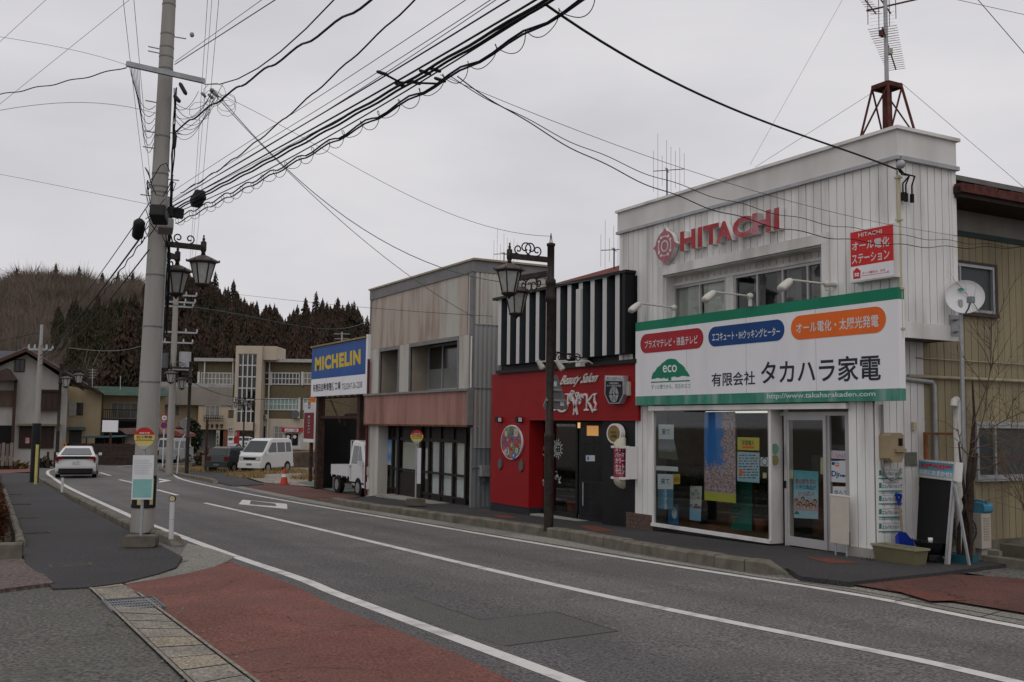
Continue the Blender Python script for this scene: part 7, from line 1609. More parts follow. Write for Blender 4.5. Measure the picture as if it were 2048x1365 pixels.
zb1=PX(330,490,PA.x).z; bl1=PX(407,497,PA.x+.05); bracket_lamp(pa(zb1,.05,.12),Vector((PA.x+.05,bl1.y,zb1)),'lantern on a long scrolled bracket right of the concrete pole, upper one')
x2=PA.x-.55; b2=PX(355,516,x2); bracket_lamp(Vector((PA.x-.1,PA.y+.15,b2.z)),Vector((x2,b2.y,b2.z)),'lantern on a short bracket partly behind the concrete pole, lower one',True)
def pole(px,py,pytop,label,r0,arms,h=.1,extra=None):
 p=PG(px,py,h); topz=p.z+(Vector((p.x,p.y,p.z)).dot(CF))*(py-pytop)/FPX*1.005
 t=thing('utility_pole',label,'utility pole',tuple(p)); m=MB(); m.tube([(p.x,p.y,p.z),(p.x,p.y,(p.z+topz)/2),(p.x,p.y,topz)],[r0,r0*.82,r0*.64],14); m.build('shaft',POLEC,t)
 Zof=lambda y:p.z+(topz-p.z)*(py-y)/(py-pytop)
 for y,w_,dx in arms:
  m=MB(); z=Zof(y); d=Vector((dx,1,0)).normalized()*w_/2; c=Vector((p.x,p.y,z)); m.bar(c-d,c+d,.08,.08)
  for k in(-1,-.5,.5,1):m.cyl(c+d*k+Z_*.04,c+d*k+Z_*.2,.05,.03,8)
  m.build('crossarm',GALV,t)
 return t,p,Zof
poleB,pB,ZB_=pole(338,948,548,'slimmer concrete utility pole with transformer at the far corner',.19,[(590,2.0,.2),(604,1.9,.2),(613,1.7,.2),(665,2.2,.15),(686,1.8,.15)])
m=MB(); z=ZB_(722); m.cyl((pB.x+.1,pB.y+.55,z-.45),(pB.x+.1,pB.y+.55,z+.45),.30,n=14); m.box((pB.x-.2,pB.y-.2,z-.5),(pB.x+.4,pB.y+.9,z-.45)); m.build('transformer',M('transformer_grey',(.34,.345,.35),.5,.06),poleB)
m=MB(); m.cyl((pB.x,pB.y-.5,z-.4),(pB.x,pB.y-.5,z+.35),.24,n=12); m.build('transformer',M('transformer_dark',(.10,.105,.11),.5,.06),poleB)
poleC,pC,ZC_=pole(68,965,690,'left side utility pole standing before the white tiled house',.135,[(700,.9,.4)])
m=MB(); m.cyl((pC.x,pC.y,ZC_(690)-.3),(pC.x,pC.y,ZC_(650)),.06,n=8); m.build('top_pipe',GALV,poleC)
m=MB(); m.cyl((pC.x,pC.y,pC.z),(pC.x,pC.y,ZC_(848)),.17,n=12); m.build('dark_guard',BLACK,poleC)
p=PG(71,969,.1); m=MB(); m.cyl((p.x,p.y,p.z),(p.x,p.y,p.z+1.5),.055,n=10); tag(m.build('yellow_marker',M('marker_yellow',(.50,.43,.14),.5,.1)),'pale yellow guy wire guard post beside the left utility pole','marker post')
# ================================================================ WIRES
def wire(a,b,mids=(),sag=0.,r=.009,mat=BLACKW,label='',cat='cable',group=None,name='overhead_cable',wav=0.,n=26,wf=1.):
 """cable hanging in the vertical plane through a and b; mids: photo points it passes"""
 a,b=Vector(a),Vector(b); u=(b-a); nn=Vector((-u.y,u.x,0)); L2=Vector((u.x,u.y)).length
 ks=[(0.,a.z)]
 for px,py in mids:
  v=ray(px,py); q=v*((a.dot(nn))/(v.dot(nn))); s_=Vector((q.x-a.x,q.y-a.y)).dot(Vector((u.x,u.y)))/L2**2
  if 0<s_<1:ks.append((s_,q.z))
 ks.append((1.,b.z)); ks.sort()
 if len(ks)>=3:
  S=np.array([k[0]for k in ks]); Zs=np.array([k[1]for k in ks]); deg=min(len(ks)-1,3); cf=np.polyfit(S,Zs,deg,w=[30]+[8]*(len(ks)-2)+[1 if len(ks)>3 else 4]); fz=lambda s_:float(np.polyval(cf,s_))
 else:fz=lambda s_:a.z+(b.z-a.z)*s_-4*sag*s_*(1-s_)
 r*=.78; pts=[]; kk=n if wav==0 else n*5
 for i in range(kk+1):
  s_=i/kk; w_=wav*sin(s_*L2*2*pi/1.1*wf+(a.x*7%6)); pts.append(Vector((a.x+u.x*s_,a.y+u.y*s_,fz(s_)+w_))+nn.normalized()*w_*.6)
 m=MB(); m.tube(pts,r,4 if r<.02 else 6); o=m.build(name,mat,loc=tuple(a)); return tag(o,label,cat,group)
PE=lambda z,dy=0.:(9.5,4.6+dy,z)
lf=lambda px,py,d:ray(px,py)*d
xt=lambda a,b,k,m_:(a-(b-a)*k,b+(b-a)*m_)
GB='cables of the thick bundle running up the near side of the street'
bund=[((340,408),((640,228),(860,105),(1010,0)),.010,'thin'),((343,415),((620,262),(850,128),(1075,0)),.013,''),((345,420),((580,294),(830,155),(1090,0)),.018,''),((345,424),((600,290),(840,160),(1100,0)),.016,''),((345,428),((640,282),(800,192),(1090,8)),.010,'')]
ends={}
def zend(px,py,off,a):
 return None
for i,(p0,mids,r_,_)in enumerate(bund):
 a=PY(p0[0],p0[1],PA.y+.18+.03*i)
 wire(a,PE(4.1+.08*i,.05*i),mids,r=r_,label='black cable in the thick bundle sweeping from the concrete pole to the top right',group=GB,wav=.012 if r_>.015 else 0)
a1=PY(350,438,PA.y+.3)
for dz,ww in((0,.045),(-.10,.03)):
 wire(a1+Z_*dz,PE(4.15+dz,.35),[(560,337+dz*-60),(800,205-dz*50),(1000,92-dz*45),(1170,0-dz*40)],r=.013,wav=ww,label='loose spiral wrapped cable pair below the thick bundle, reaching the top edge',group='spiral wrapped cable pair')
au,bu=a1,Vector(PE(4.15,.35)); u=bu-au; nn=Vector((-u.y,u.x,0)); m=MB(); pts=[]
def zsp(s_):
 L2=Vector((u.x,u.y)).length; S=[0]; Zq=[au.z-.05]
 for px,py in((560,339),(800,208),(1000,95),(1170,4)):
  v=ray(px,py); q=v*(au.dot(nn)/v.dot(nn)); S.append(Vector((q.x-au.x,q.y-au.y)).dot(Vector((u.x,u.y)))/L2**2); Zq.append(q.z)
 return np.polyfit(S,Zq,3)
cf=zsp(0)
for i in range(900):
 s_=i/900*.62; an=s_*2*pi*58; q=.055+.012*sin(i*.37); pts.append(Vector((au.x+u.x*s_,au.y+u.y*s_,float(np.polyval(cf,s_))-.03))+nn.normalized()*q*cos(an)+Z_*q*sin(an)*1.25)
m.tube(pts,.0045,3); tag(m.build('spiral_wrap',BLACKW,loc=tuple(au)),'thin spiral hanger wire wound round the lowest cable pair','cable')
GT='thin telephone wires above the thick bundle'
for i,(p0,mids)in enumerate((((343,400),((520,288),(760,148),(960,10))),((343,402),((540,290),(800,130),(990,0))),((343,385),((470,300),(620,208),(930,0))),((344,412),((470,345),(700,230),(1060,20))))):
 wire(PY(*p0,PA.y+.2),PE(4.9-.12*i,.1*i),mids,r=.005,label='thin straight wire strung above the thick bundle toward the top edge',group=GT)
wire(PY(362,385,PA.y+.2),PE(4.7,.1),[(470,318),(560,245),(700,118),(790,40),(830,0)],r=.012,wav=.035,label='wavy black cable climbing from the pole side between thin wires')
e0=cb_
wire(e0-Z_*.06,PE(6.1,.6),[(480,152),(560,110),(620,50),(666,0)],r=.013,label='black cable rising from the right end of the crossarm to the top edge')
aw=PY(352,262,PA.y+.2); wire(aw,PE(5.6,.5),[(420,215),(470,185),(550,122),(640,62),(750,0)],r=.019,wav=.05,label='thick wavy cable from the right side of the concrete pole to the top edge',wf=.8)
zt2_=PY(342,98,PA.y).z
wire(pa(zt2_,.05,.15),lf(700,-96,13),r=.010,label='upper straight wire leaving the pole above the crossarm, right side')
wire(pa(zt2_+.05,.05,.15),lf(700,-126,13),r=.006,label='thin wire with an insulator leaving the pole above the crossarm')
m=MB(); c_=PY(384,70,PA.y+.45); m.lathe([(0,-.045),(.03,-.04),(.045,0),(.03,.04),(0,.045)],c_,8); tag(m.build('insulator',M('insulator_cream',(.32,.3,.26),.4)),'cream ball insulator on the thin wire right of the pole top','insulator')
wire(ca-Z_*.02,lf(-260,-5,22),[(120,95),(0,74)],r=.006,label='thin wire leaving the left crossarm end toward the left edge, highest one')
wire(ca-Z_*.06,lf(-300,270,24),[(222,143),(120,166),(0,190)],r=.013,wav=.012,label='thicker wire pair leaving the left crossarm end to the left edge')
wire(pa(5.75,0,-.1),lf(-300,248,26),[(200,207),(0,221)],r=.007,label='wire leaving the pole below the crossarm toward the left edge')
wire(pa(4.02,0,-.2),lf(-300,312,26),[(180,385),(0,349)],r=.006,label='thin wire from mid pole to the left edge of the picture')
wire(*xt(lf(-60,260,20),lf(330,-60,17),2,2),[(0,208),(130,105),(258,0)],r=.0045,label='thin slanting wire crossing the upper left corner, lower one')
wire(*xt(lf(-60,135,20),lf(160,-60,17),4,4),[(0,84),(92,0)],r=.0045,label='thin slanting wire crossing the upper left corner, upper one')
r2=random.Random(41)
m=MB()
for k in range(7):
 a=ca.lerp(cb_,.03+.02*k); b=pa(5.9-.12*k,0,-.15); s_=.35+.06*k
 pts=[a.lerp(b,t/10)+Z_*(-s_*4*(t/10)*(1-t/10))for t in range(11)]; m.tube(pts,.006,4)
for k in range(9):
 a=cb_.lerp(ca,.02+.03*r2.random())+Z_*r2.uniform(-.35,-.02)+Vector((r2.uniform(-.1,.3),r2.uniform(-.1,.35),0)); b=pa(5.6+r2.uniform(-.2,.5),.05,.2); s_=r2.uniform(.1,.5)
 pts=[a.lerp(b,t/10)+Z_*(-s_*4*(t/10)*(1-t/10))for t in range(11)]; m.tube(pts,.006,4)
for k in range(6):
 c_=cb_+Vector((r2.uniform(-.1,.4),r2.uniform(-.1,.5),r2.uniform(-.6,-.2))); q=r2.uniform(.08,.2); m.tube([c_+Vector((q*cos(t*.7)*.4,q*cos(t*.7),q*sin(t*.7)))for t in range(10)],.0045,3)
m.build('jumper_wires',BLACKW,poleA)
for px,py in((425,185),(432,190),(421,193),(407,190),(426,182)):
 c_=PY(px,py,PA.y+.95); m=MB(); blob(m,c_,.16,.03,(.6,.4,-.6),8); m.build('strain_insulator',M('insulator_grey',(.20,.20,.19),.4),poleA)
ins=PY(432,193,PA.y+.95)
c_end=PY(948,622,11.9); wire(ins,c_end,[(560,330),(700,455),(800,540)],r=.009,mat=TEALW,label='dark green service wire falling from the crossarm to the grey shop corner')
wire(ins+Vector((.05,.05,0)),Vector((-16.9,11.95,PY(1240,555,11.95).z)),[(640,395),(760,480),(870,532),(960,556)],r=.010,mat=TEALW,label='green service wire sagging to the gap beside the white shop')
wire(PY(424,182,PA.y+.9),(lp.x,lp.y,lp.z+H_+.23),[(560,250),(720,340),(860,412),(1000,458),(1070,472)],r=.006,label='thin wire dropping from the crossarm to the dark lamp post top')
wA=Vector((-8.9,4.55,3.75)); wq=PY(1793,330,11.92)
wire(PZ(1085,5,3.98),wq,[(1250,110),(1400,192),(1550,250),(1700,305)],r=.017,label='thick black service cable sloping down to the white shop parapet corner')
m=MB(); c_=wq+Vector((.10,-.03,-.02)); m.lathe([(0,-.03),(.06,-.03),(.07,0),(.06,.03),(0,.03)],c_,10,M=Matrix.Rotation(pi/2,3,'X')); m.build('insulator',GALV,shop)
tl=[(PY(1800,345,11.9),(1812,390)),(PY(1804,350,11.9),(1806,388)),(PY(1808,348,11.9),(1824,392))]
for i,(a,e)in enumerate(tl):
 b=PX(e[0],e[1],-9.9); md=(a+b)/2+Vector((.12,.0,.10)); m=MB(); m.tube([wq,a,md,b+Z_*.15,b],.012,6); m.cyl(b+Z_*.02,b-Z_*.10,.03,n=8); tag(m.build('service_tail',BLACKW,loc=tuple(a)),['cut cable tail hanging at the parapet corner, left of three','cut cable tail hanging at the parapet corner, middle one','cut cable tail hanging at the parapet corner, right of three'][i],'cable','cable tails at the white shop corner')
t3=PZ(880,150,3.55)
for i,(mids,e,wv,r_,lab)in enumerate((([(1000,195),(1200,285),(1500,375),(1700,435)],(2048,478),.0,.004,'thinnest straight wire crossing the white shop front, topmost of three'),([(1000,225),(1200,305),(1460,400),(1650,450)],(2048,496),.02,.006,'twisted wire crossing the white shop front, middle of three'),([(1000,215),(1200,320),(1420,420),(1700,480)],(2048,498),.02,.008,'twisted wire passing over the raised letters, lowest of three'))):
 wire(t3+Vector((.1*i,.05*i,-.03*i)),PX(e[0]+60,e[1],-10.2),mids,r=r_,wav=wv,label=lab)
m=MB(); 
for px,py in((765,147),(800,170),(830,165),(850,145),(870,140),(880,160)):
 c_=PZ(px,py,3.5); blob(m,c_,.13,.018,(.5,.7,-.3),6)
m.tube([PZ(762,145,3.55),PZ(800,165,3.5),PZ(880,168,3.5)],.012,4); tag(m.build('span_clamp',CLOS),'cluster of clamps and tap connectors on the thick bundle at mid span','cable clamp')
for i,(dy,z,zb)in enumerate(((-1.0,8.95,590),(-.78,8.95,604),(.72,8.95,590),(.95,8.95,604),(.85,10.65,560))):
 wire(pa(z,0,dy),(pB.x,pB.y+dy*.8,ZB_(zb)+.15),(),.35,.009,label='near vertical looking power line running from the tall pole to the far corner pole',group='power lines to the far corner pole')
for i,(p0,dz,r_)in enumerate((((300,405),.0,.012),((285,470),-.35,.022),((290,475),-.5,.014),((298,500),-.75,.016))):
 wire(PY(*p0,PA.y-.22),(pC.x,pC.y,ZC_(700)+.1+dz),(),.18+.04*i,r_,label='black cable slanting down from the concrete pole to the left side pole',group='cables to the left side pole',wav=.015 if i in(2,)else 0)
wire(PY(345,610,PA.y+.4),PY(733,652,13),[(420,615),(520,640),(640,657),(700,655)],r=.012,mat=TEALW,label='sagging greenish cable in front of the wooded hill above the office')
wire((pB.x,pB.y+.2,ZB_(745)),FP(700,790,60),[(420,784),(520,797),(620,800)],r=.02,label='low black cable running from the corner pole past the office block')
wire((pB.x,pB.y,ZB_(575)),PY(985,632,11.8),[(500,592),(640,607),(760,618)],r=.010,label='twin thin wire strung from the far corner pole to the grey shop')
wire((pC.x,pC.y,ZC_(665)),(pC.x-20,pC.y-14,ZC_(760)),(),.3,.012,label='stay wire running from the left pole top down behind the tiled roof')
wire(FP(137,696,75),FP(290,690,75),[(200,702),(250,700)],r=.02,mat=GALV,label='pale sagging wire across the dark hill left of the pole')
for px,py,lab in((1510,335,'thin stay wire from the roof mast stand to the roof edge, left'),(2100,420,'thin stay wire from the mast stand toward the right edge')):
 wire((tcx-(.26 if px<1786 else-.26),tcy,zt1),PY(px,py,12.3 if px<1786 else 15),r=.004,label=lab)
wire((tcx,tcy,zt1+2.6),PY(1500,330,12.3),r=.003,label='faint stay wire from the upper mast to the parapet, left side')
wire((tcx,tcy,zt1+2.6),Vector((-1.5,22,3)),r=.003,label='faint stay wire from the upper mast to the right edge')
wire(*xt(ray(1870,-10)*18,ray(2140,50)*18,5,6),r=.006,label='wire crossing the upper right corner, flatter one')
wire(*xt(ray(1930,-30)*17,ray(2120,190)*17,5,3),r=.008,label='wire crossing the upper right corner, steep one')
# ================================================================ BUS STOPS AND SMALL STREET FURNITURE
def bus_stop(base,label,face_dir,H,r,panel,text=True,block=True):
 t=thing('bus_stop',label,'bus stop',tuple(base)); x,y,z=base; ex=Vector((-face_dir.y,face_dir.x,0)).normalized(); fr=(Vector(base),ex,Z_)
 if block:
  m=MB(); m.prism(fr,rrect(-.25,0,.25,.17,.04,4),-.15,.15); m.build('stone_base',M('base_block',(.12,.105,.085),.9,.2,8,bump=.4,bscale=40),t)
 m=MB(); m.cyl((x,y,z+.0),(x,y,z+H-r),.024,n=10); m.build('pole',GALV,t)
 zc_=H-r; m=MB(); k=36
 top=[(r*cos(pi*i/k),zc_+.0+r*sin(pi*i/k))for i in range(k+1)]; bot=[(r*cos(pi+pi*i/k),zc_+r*sin(pi+pi*i/k))for i in range(k+1)]
 off=r*.24; cut=[p for p in circ((0,zc_),r,60)]
 up=[p for p in cut if p[1]>=zc_+off]; a_=math.asin(off/r); up=[(r*cos(a_+(pi-2*a_)*i/24),zc_+r*sin(a_+(pi-2*a_)*i/24))for i in range(25)]
 dn=[(r*cos(pi-a_+(pi+2*a_)*i/30),zc_+r*sin(pi-a_+(pi+2*a_)*i/30))for i in range(31)]
 m.prism(fr,up,.025,.045,0); m.prism(fr,dn,.025,.045,1); m.prism(fr,[(-r*.94,zc_-r*.36),(r*.94,zc_-r*.36),(r*.92,zc_-r*.30),(-r*.92,zc_-r*.30)],.045,.0465,0)
 m.build('disc',[M('disc_red',(.42,.03,.025),.4,.04),M('disc_yellow',(.52,.45,.14),.45,.05)],t)
 m=MB(); put_text(m,fr,'石川駅前',(-r*.80,zc_-r*.12,r*.80,zc_+r*.17),.047,.02,0); put_text(m,fr,'福島交通',(-r*.5,zc_+r*.34,r*.5,zc_+r*.52),.047,.01,1); put_text(m,fr,'ISHIKAWAEKI-MAE',(-r*.75,zc_-r*.26,r*.75,zc_-r*.18),.047,.0,0); m.build('lettering',[KB,PAPER],t)
 m=MB(); m.prism(fr,[(-.09,zc_-r*.85),(.09,zc_-r*.85),(.03,zc_-r*1.22),(-.03,zc_-r*1.22)],.0,.06); m.build('clamp',GALV,t)
 if panel:
  u,v0,v1=panel; m=MB(); rectp(m,fr,-u,v0,u,v1,.03,.045); o=m.build('timetable_panel',PAPER,t)
  m=MB(); rectp(m,fr,-u*.9,v0+.03,u*.9,v0+(v1-v0)*.46,.045,.047,0)
  r2=random.Random(2)
  for i in range(22):
   y_=v0+.05+(v1-v0-.1)*i/22
   if abs(y_-(v0+(v1-v0)*.5))<.03:continue
   rectp(m,fr,-u*.85,y_,u*(.4+.45*r2.random()),y_+.004,.0475,.048,1)
  m.build('timetable_print',[M('print_mint',(.20,.45,.42),.5,.05),M('print_grey',(.33,.35,.36),.6)],o)
 return t
b0=PG(281,1093,.1); toc=Vector((-b0.x,-b0.y,0)).normalized(); fd_=Vector((toc.x*.96-toc.y*-.1,toc.y,0)).normalized()
kz=Vector(b0).dot(CF)/FPX
bus_stop(Vector(b0),'near bus stop with round sign and mint timetable beside the concrete pole',Vector((.93,-.36,0)),(1086-849)*kz,19.8*kz,(20.3*kz,(1086-993)*kz,(1086-905)*kz))
b1=PG(831,1011,.1); kz=Vector(b1).dot(CF)/FPX
bus_stop(Vector(b1),'far bus stop with round sign on the pavement before the grey shop',Vector((.93,-.36,0)),(1011-861)*kz,12.6*kz,None,block=True)
m=MB(); b1v=Vector(b1); ex=Vector((.36,.93,0)); fr=(b1v,ex,Z_); rectp(m,fr,.02,(1011-968)*kz,.12,(1011-897)*kz,.03,.045); tag(m.build('timetable_strip',PAPER),'narrow white timetable strip fixed to the far bus stop pole','timetable')
def delin(px,py,top,label,disc=True,mat=None,h=.15):
 p=PG(px,py,h); kz=p.dot(CF)/FPX; H2=(py-top)*kz; t=thing('delineator',label,'delineator post',tuple(p)); m=MB(); m.cyl(p,p+Z_*(H2-.1),.04,n=12); m.build('post',mat or M('post_white',(.55,.55,.54),.5,.06),t)
 if disc:
  m=MB(); d=Vector((.9,-.43,0)); m.cyl(p+Z_*(H2-.045)-d*.02,p+Z_*(H2-.045)+d*.02,.055,n=16); m.cyl(p+Z_*(H2-.045)+d*.02,p+Z_*(H2-.045)+d*.026,.045,n=16,mi=1); m.build('reflector',[CBLK,M('reflector_cream',(.50,.44,.28),.3)],t)
 m=MB(); m.cyl(p+Z_*(H2*.45),p+Z_*(H2*.46),.041,n=12); m.build('band',GALV,t); return t
delin(342,1078,993,'white delineator post with round cream reflector on the kerb end')
delin(124,985,950,'small white delineator post on the kerb farther up the left lane',False)
p=PG(568,969,.014); kz=p.dot(CF)/FPX; hc_=33*kz; t=thing('traffic_cone','leaning orange and white traffic cone at the edge of the gravel lot','traffic cone',tuple(p))
CONR=M('cone_red',(.42,.06,.03),.5,.1); 
m=MB(); m.box((p.x-.2,p.y-.2,p.z),(p.x+.2,p.y+.2,p.z+.04)); m.build('base',CONR,t)
m=MB(); rr3=[.16,.132,.108,.085,.06,.03]
for i in range(5):m.cyl(p+Z_*(.04+(hc_-.04)*i/5),p+Z_*(.04+(hc_-.04)*(i+1)/5),rr3[i],rr3[i+1],14,1 if i==2 else 0)
m.build('cone',[CONR,PAPER],t)
def round_sign(px,pyc,rpx,base_py,label,items,ppx=None):
 pb_=PG(ppx or px,base_py,.1); kz=pb_.dot(CF)/FPX; t=thing('road_sign',label,'road sign',tuple(pb_)); H2=(base_py-pyc[0]+rpx)*kz; m=MB(); m.cyl(pb_,pb_+Z_*H2,.035,n=8); m.build('post',M('post_white',(.55,.55,.54),.5,.06),t)
 fr=(pb_,Vector((.36,.93,0)),Z_)
 for y,it in zip(pyc,items):
  v=(base_py-y)*kz; r_=rpx*kz; m=MB(); m.prism(fr,circ((0,v),r_,24),.04,.05,0)
  if it=='speed':m.prism(fr,circ((0,v),r_*.74,24),.05,.052,1); put_text(m,fr,'40',(-r_*.45,v-r_*.35,r_*.45,v+r_*.35),.053,.03,2)
  elif it=='nopark':m.prism(fr,circ((0,v),r_*.76,24),.05,.052,2); m.prism(fr,[(-r_*.62,v+r_*.45),(-r_*.45,v+r_*.62),(r_*.62,v-r_*.45),(r_*.45,v-r_*.62)],.052,.054,0)
  m.build('disc',{'back':[M('sign_back_grey',(.2,.2,.2),.5)]*3}.get(it,[SRED,PAPER,SBLUE]),t)
 return t
round_sign(325,(836.5,851.5),6.6,935,'blue and red no-parking and speed limit sign pair on a white post',('speed','nopark'))
pm=PG(354,948,.1); kz=pm.dot(CF)/FPX; t=thing('traffic_mirror','grey back of a round road sign on a bent white pole','road sign',tuple(pm)); ex=Vector((.36,.93,0))
m=MB(); q=lambda px,py:pm+ex*((px-354)*kz)+Z_*((948-py)*kz); m.tube([q(354,948),q(356,895),q(358,884),q(367,869),q(368,836)],.035,8); m.build('bent_pole',M('post_white',(.55,.55,.54),.5),t)
m=MB(); fr=(pm+ex*(11*kz),ex,Z_); m.prism(fr,circ((0,(948-848)*kz),10*kz,24),.045,.06); rectp(m,fr,-.2,(948-868)*kz,.2,(948-861)*kz,.045,.06); m.build('disc',M('sign_back_grey',(.2,.2,.2),.5),t)
# ================================================================ FAR BUILDINGS
def FD(d):return(E2*d,E1.copy(),Z_)
def fpoly(mb,d,px,n0,n1,mi=0):mb.prism(FD(d),[fl(x,y,d)for x,y in px],n0,n1,mi)
def frect(mb,d,x0,y0,x1,y1,n0,n1,mi=0):
 xm,ym=(x0+x1)/2,(y0+y1)/2; a,b=fl(x0,ym,d)[0],fl(x1,ym,d)[0]; c,e=fl(xm,y1,d)[1],fl(xm,y0,d)[1]
 mb.prism(FD(d),[(a,c),(b,c),(b,e),(a,e)],n0,n1,mi)
def fthing(name,label,cat,px,py,d):p=FP(px,py,d); return thing(name,label,cat,(p.x,p.y,G(p.x)),math.atan2(E1.y,E1.x))
def fwin(d,x0,y0,x1,y1,parent,matf,matg,nx=2,ny=1,n=0.,fw=.06,name='window'):
 fr=FD(d); a,b=fl(x0,(y0+y1)/2,d)[0],fl(x1,(y0+y1)/2,d)[0]; z0_,z1_=fl((x0+x1)/2,y1,d)[1],fl((x0+x1)/2,y0,d)[1]
 m=MB(); o_=fr[0]; 
 rectp(m,fr,a,z0_,a+fw,z1_,n,n+.08); rectp(m,fr,b-fw,z0_,b,z1_,n,n+.08); rectp(m,fr,a+fw,z0_,b-fw,z0_+fw,n,n+.078); rectp(m,fr,a+fw,z1_-fw,b-fw,z1_,n,n+.078)
 for i in range(1,nx):x=a+(b-a)*i/nx; rectp(m,fr,x-fw*.4,z0_+fw,x+fw*.4,z1_-fw,n,n+.07)
 for i in range(1,ny):z=z0_+(z1_-z0_)*i/ny; rectp(m,fr,a+fw,z-fw*.4,b-fw,z+fw*.4,n,n+.066)
 o=m.build(name,matf,parent); g_=MB(); rectp(g_,fr,a+fw,z0_+fw,b-fw,z1_-fw,n+.004,n+.02); g_.build('pane',matg,o); return o
gb=lambda d,px:fl(px,880,d)
DKW=M('far_window_dark',(.018,.02,.022),.15,.3,.8,spec=.5); DKWC=M('far_window_curtain',(.20,.19,.165),.6,.2,1.5); TEALC=M('far_window_teal',(.17,.27,.245),.5,.2,1.2); FWHT=M('far_frame_white',(.46,.455,.44),.6,.06); FBRN=M('far_frame_brown',(.045,.025,.018),.6,.2)
zg=G(-90)-.1
def aim(px=None):
 global E1,E2
 if px is None:E1=Vector((cos(YAW),sin(YAW),0)); E2=Vector((-sin(YAW),cos(YAW),0)); return YAW
 v=ray(px,700); E2=Vector((v.x,v.y,0)).normalized(); E1=Vector((E2.y,-E2.x,0)); return 0
aim(150)
d=80; WTILE=M('white_tile_wall',(.34,.325,.30),.7,.08,3,streak=3,dirt=(.16,.15,.13),dirt_amt=.4,dscale=.8)
h1=fthing('tiled_house','two-storey off white tiled house with grey tile roof at the left edge','house',60,905,d)
zb1_=fl(60,932,d)[1]
def withbase(px,d):return px
m=MB(); P_=[fl(x,y,d)for x,y in((-110,775),(-60,757),(0,733),(53,709),(100,740),(136,765))]; a_,b_=P_[0][0],P_[-1][0]
m.prism(FD(d),[(a_,zg),(b_,zg)]+P_[::-1],-9,0); m.build('wall',WTILE,h1)
m=MB(); ROOFT=M('roof_tile_grey',(.16,.165,.175),.5,.2,8); EAVE=M('eave_maroon',(.075,.038,.033),.6,.2,3)
def slope(mb,d,p,q,n0,n1,th,mi):
 (x0,z0_),(x1,z1_)=fl(*p,d),fl(*q,d); mb.prism(FD(d),[(x0,z0_),(x1,z1_),(x1,z1_+th),(x0,z0_+th)],n0,n1,mi)
slope(m,d,(53,705),(170,775),-10,.9,.25,1); slope(m,d,(53,705),(-110,772),-10,.9,.25,1)
slope(m,d,(53,699),(176,772),-10.1,.7,.12,0); slope(m,d,(53,699),(-110,766),-10.1,.7,.12,0)
rx,rz=fl(50,697,d); m.prism(FD(d),[(rx-8,rz+.06),(rx+.3,rz+.1),(rx+.3,rz-.1),(rx-8,rz-2.4)],-6,-5.8,0)
m.build('roof',[ROOFT,EAVE],h1)
m=MB(); xl,zl=fl(-60,727,d); xr_,zr__=fl(49,699,d); 
for k in range(16):
 t0=k/16; z0_=zr__-1.15+1.15*t0+.0; m.prism(FD(d+1.2+2.5*t0),[(xl-3,z0_),(xr_-.9+.5*t0,z0_),(xr_-.9+.5*t0,z0_+.12),(xl-3,z0_+.12)],-.3,.0,0)
m.build('tiled_roof',ROOFT,h1)
fwin(d,29,719,50,744,h1,FBRN,DKW,2,1,.0)
o=fwin(d,78,784,117,819,h1,FBRN,M('bay_glass',(.045,.03,.026),.2),3,1,.35); m=MB(); frect(m,d,76,780,119,784,0,.5); frect(m,d,76,819,119,822,0,.5); frect(m,d,78,784,80,819,0,.34); frect(m,d,115,784,117,819,0,.34); m.build('bay_frame',FBRN,o)
m=MB(); frect(m,d,35,848,122,852,0,.7); m.build('canopy',M('canopy_tan',(.16,.13,.09),.7),h1)
o=fwin(d,38,853,70,897,h1,FBRN,M('shop_brown_glass',(.04,.024,.02),.25,.15,1),2,1,.02); o=fwin(d,72,853,108,897,h1,FBRN,M('shop_brown_glass',(.04,.024,.02),.25),2,1,.02)
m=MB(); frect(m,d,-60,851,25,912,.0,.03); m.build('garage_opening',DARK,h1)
m=MB(); frect(m,d,-40,781,28,812,.0,.25); m.build('wood_panel',M('wood_panel_brown',(.085,.058,.047),.8,.25,3,streak=4),h1)
m=MB(); fpoly(m,d,[(-45,765),(37,762),(22,741),(15,738)],.0,1.2); m.build('porch_roof',M('porch_brown',(.065,.042,.036),.7,.2,4),h1)
m=MB(); frect(m,d,25,760,31,915,.25,.6); m.build('porch_post',FBRN,h1)
m=MB(); frect(m,d,51,876,59,887,.05,.09); tag(m.build('red_notice',M('notice_red',(.5,.25,.24),.6,.2,6)),'small red and white notice on the brown shopfront of the tiled house','notice')
aim(260); d=91; CREAMW=M('cream_render',(.40,.32,.205),.85,.08,2,streak=3,dirt=(.22,.17,.11),dirt_amt=.45,dscale=.8)
h2=fthing('cream_house','cream rendered house with green roof and dark balcony railing','house',220,900,d)
m=MB(); a_,b_=fl(125,830,d)[0],fl(330,830,d)[0]; za,zb_=fl(140,776,d)[1],fl(205,785,d)[1]
m.prism(FD(d),[(a_,zg),(fl(205,830,d)[0],zg),(fl(205,830,d)[0],zb_),(a_,za+.2)],-8,0); m.prism(FD(d+1.2),[(fl(205,830,d)[0],zg),(b_,zg),(b_,fl(260,787,d)[1]),(fl(205,830,d)[0],fl(260,787,d)[1])],-8,0); m.build('wall',CREAMW,h2)
GRR=M('roof_green',(.10,.155,.13),.55,.15,3,streak=2); m=MB()
for k in range(7):
 t0=k/7; (xa,z0_),(xb,_)=fl(208-40*t0,791-21*t0,d),fl(335,791-21*t0,d); m.prism(FD(d-.9+1.1*k),[(xa,z0_),(xb,z0_),(xb,z0_+.20),(xa,z0_+.20)],-1.6,.0,0)
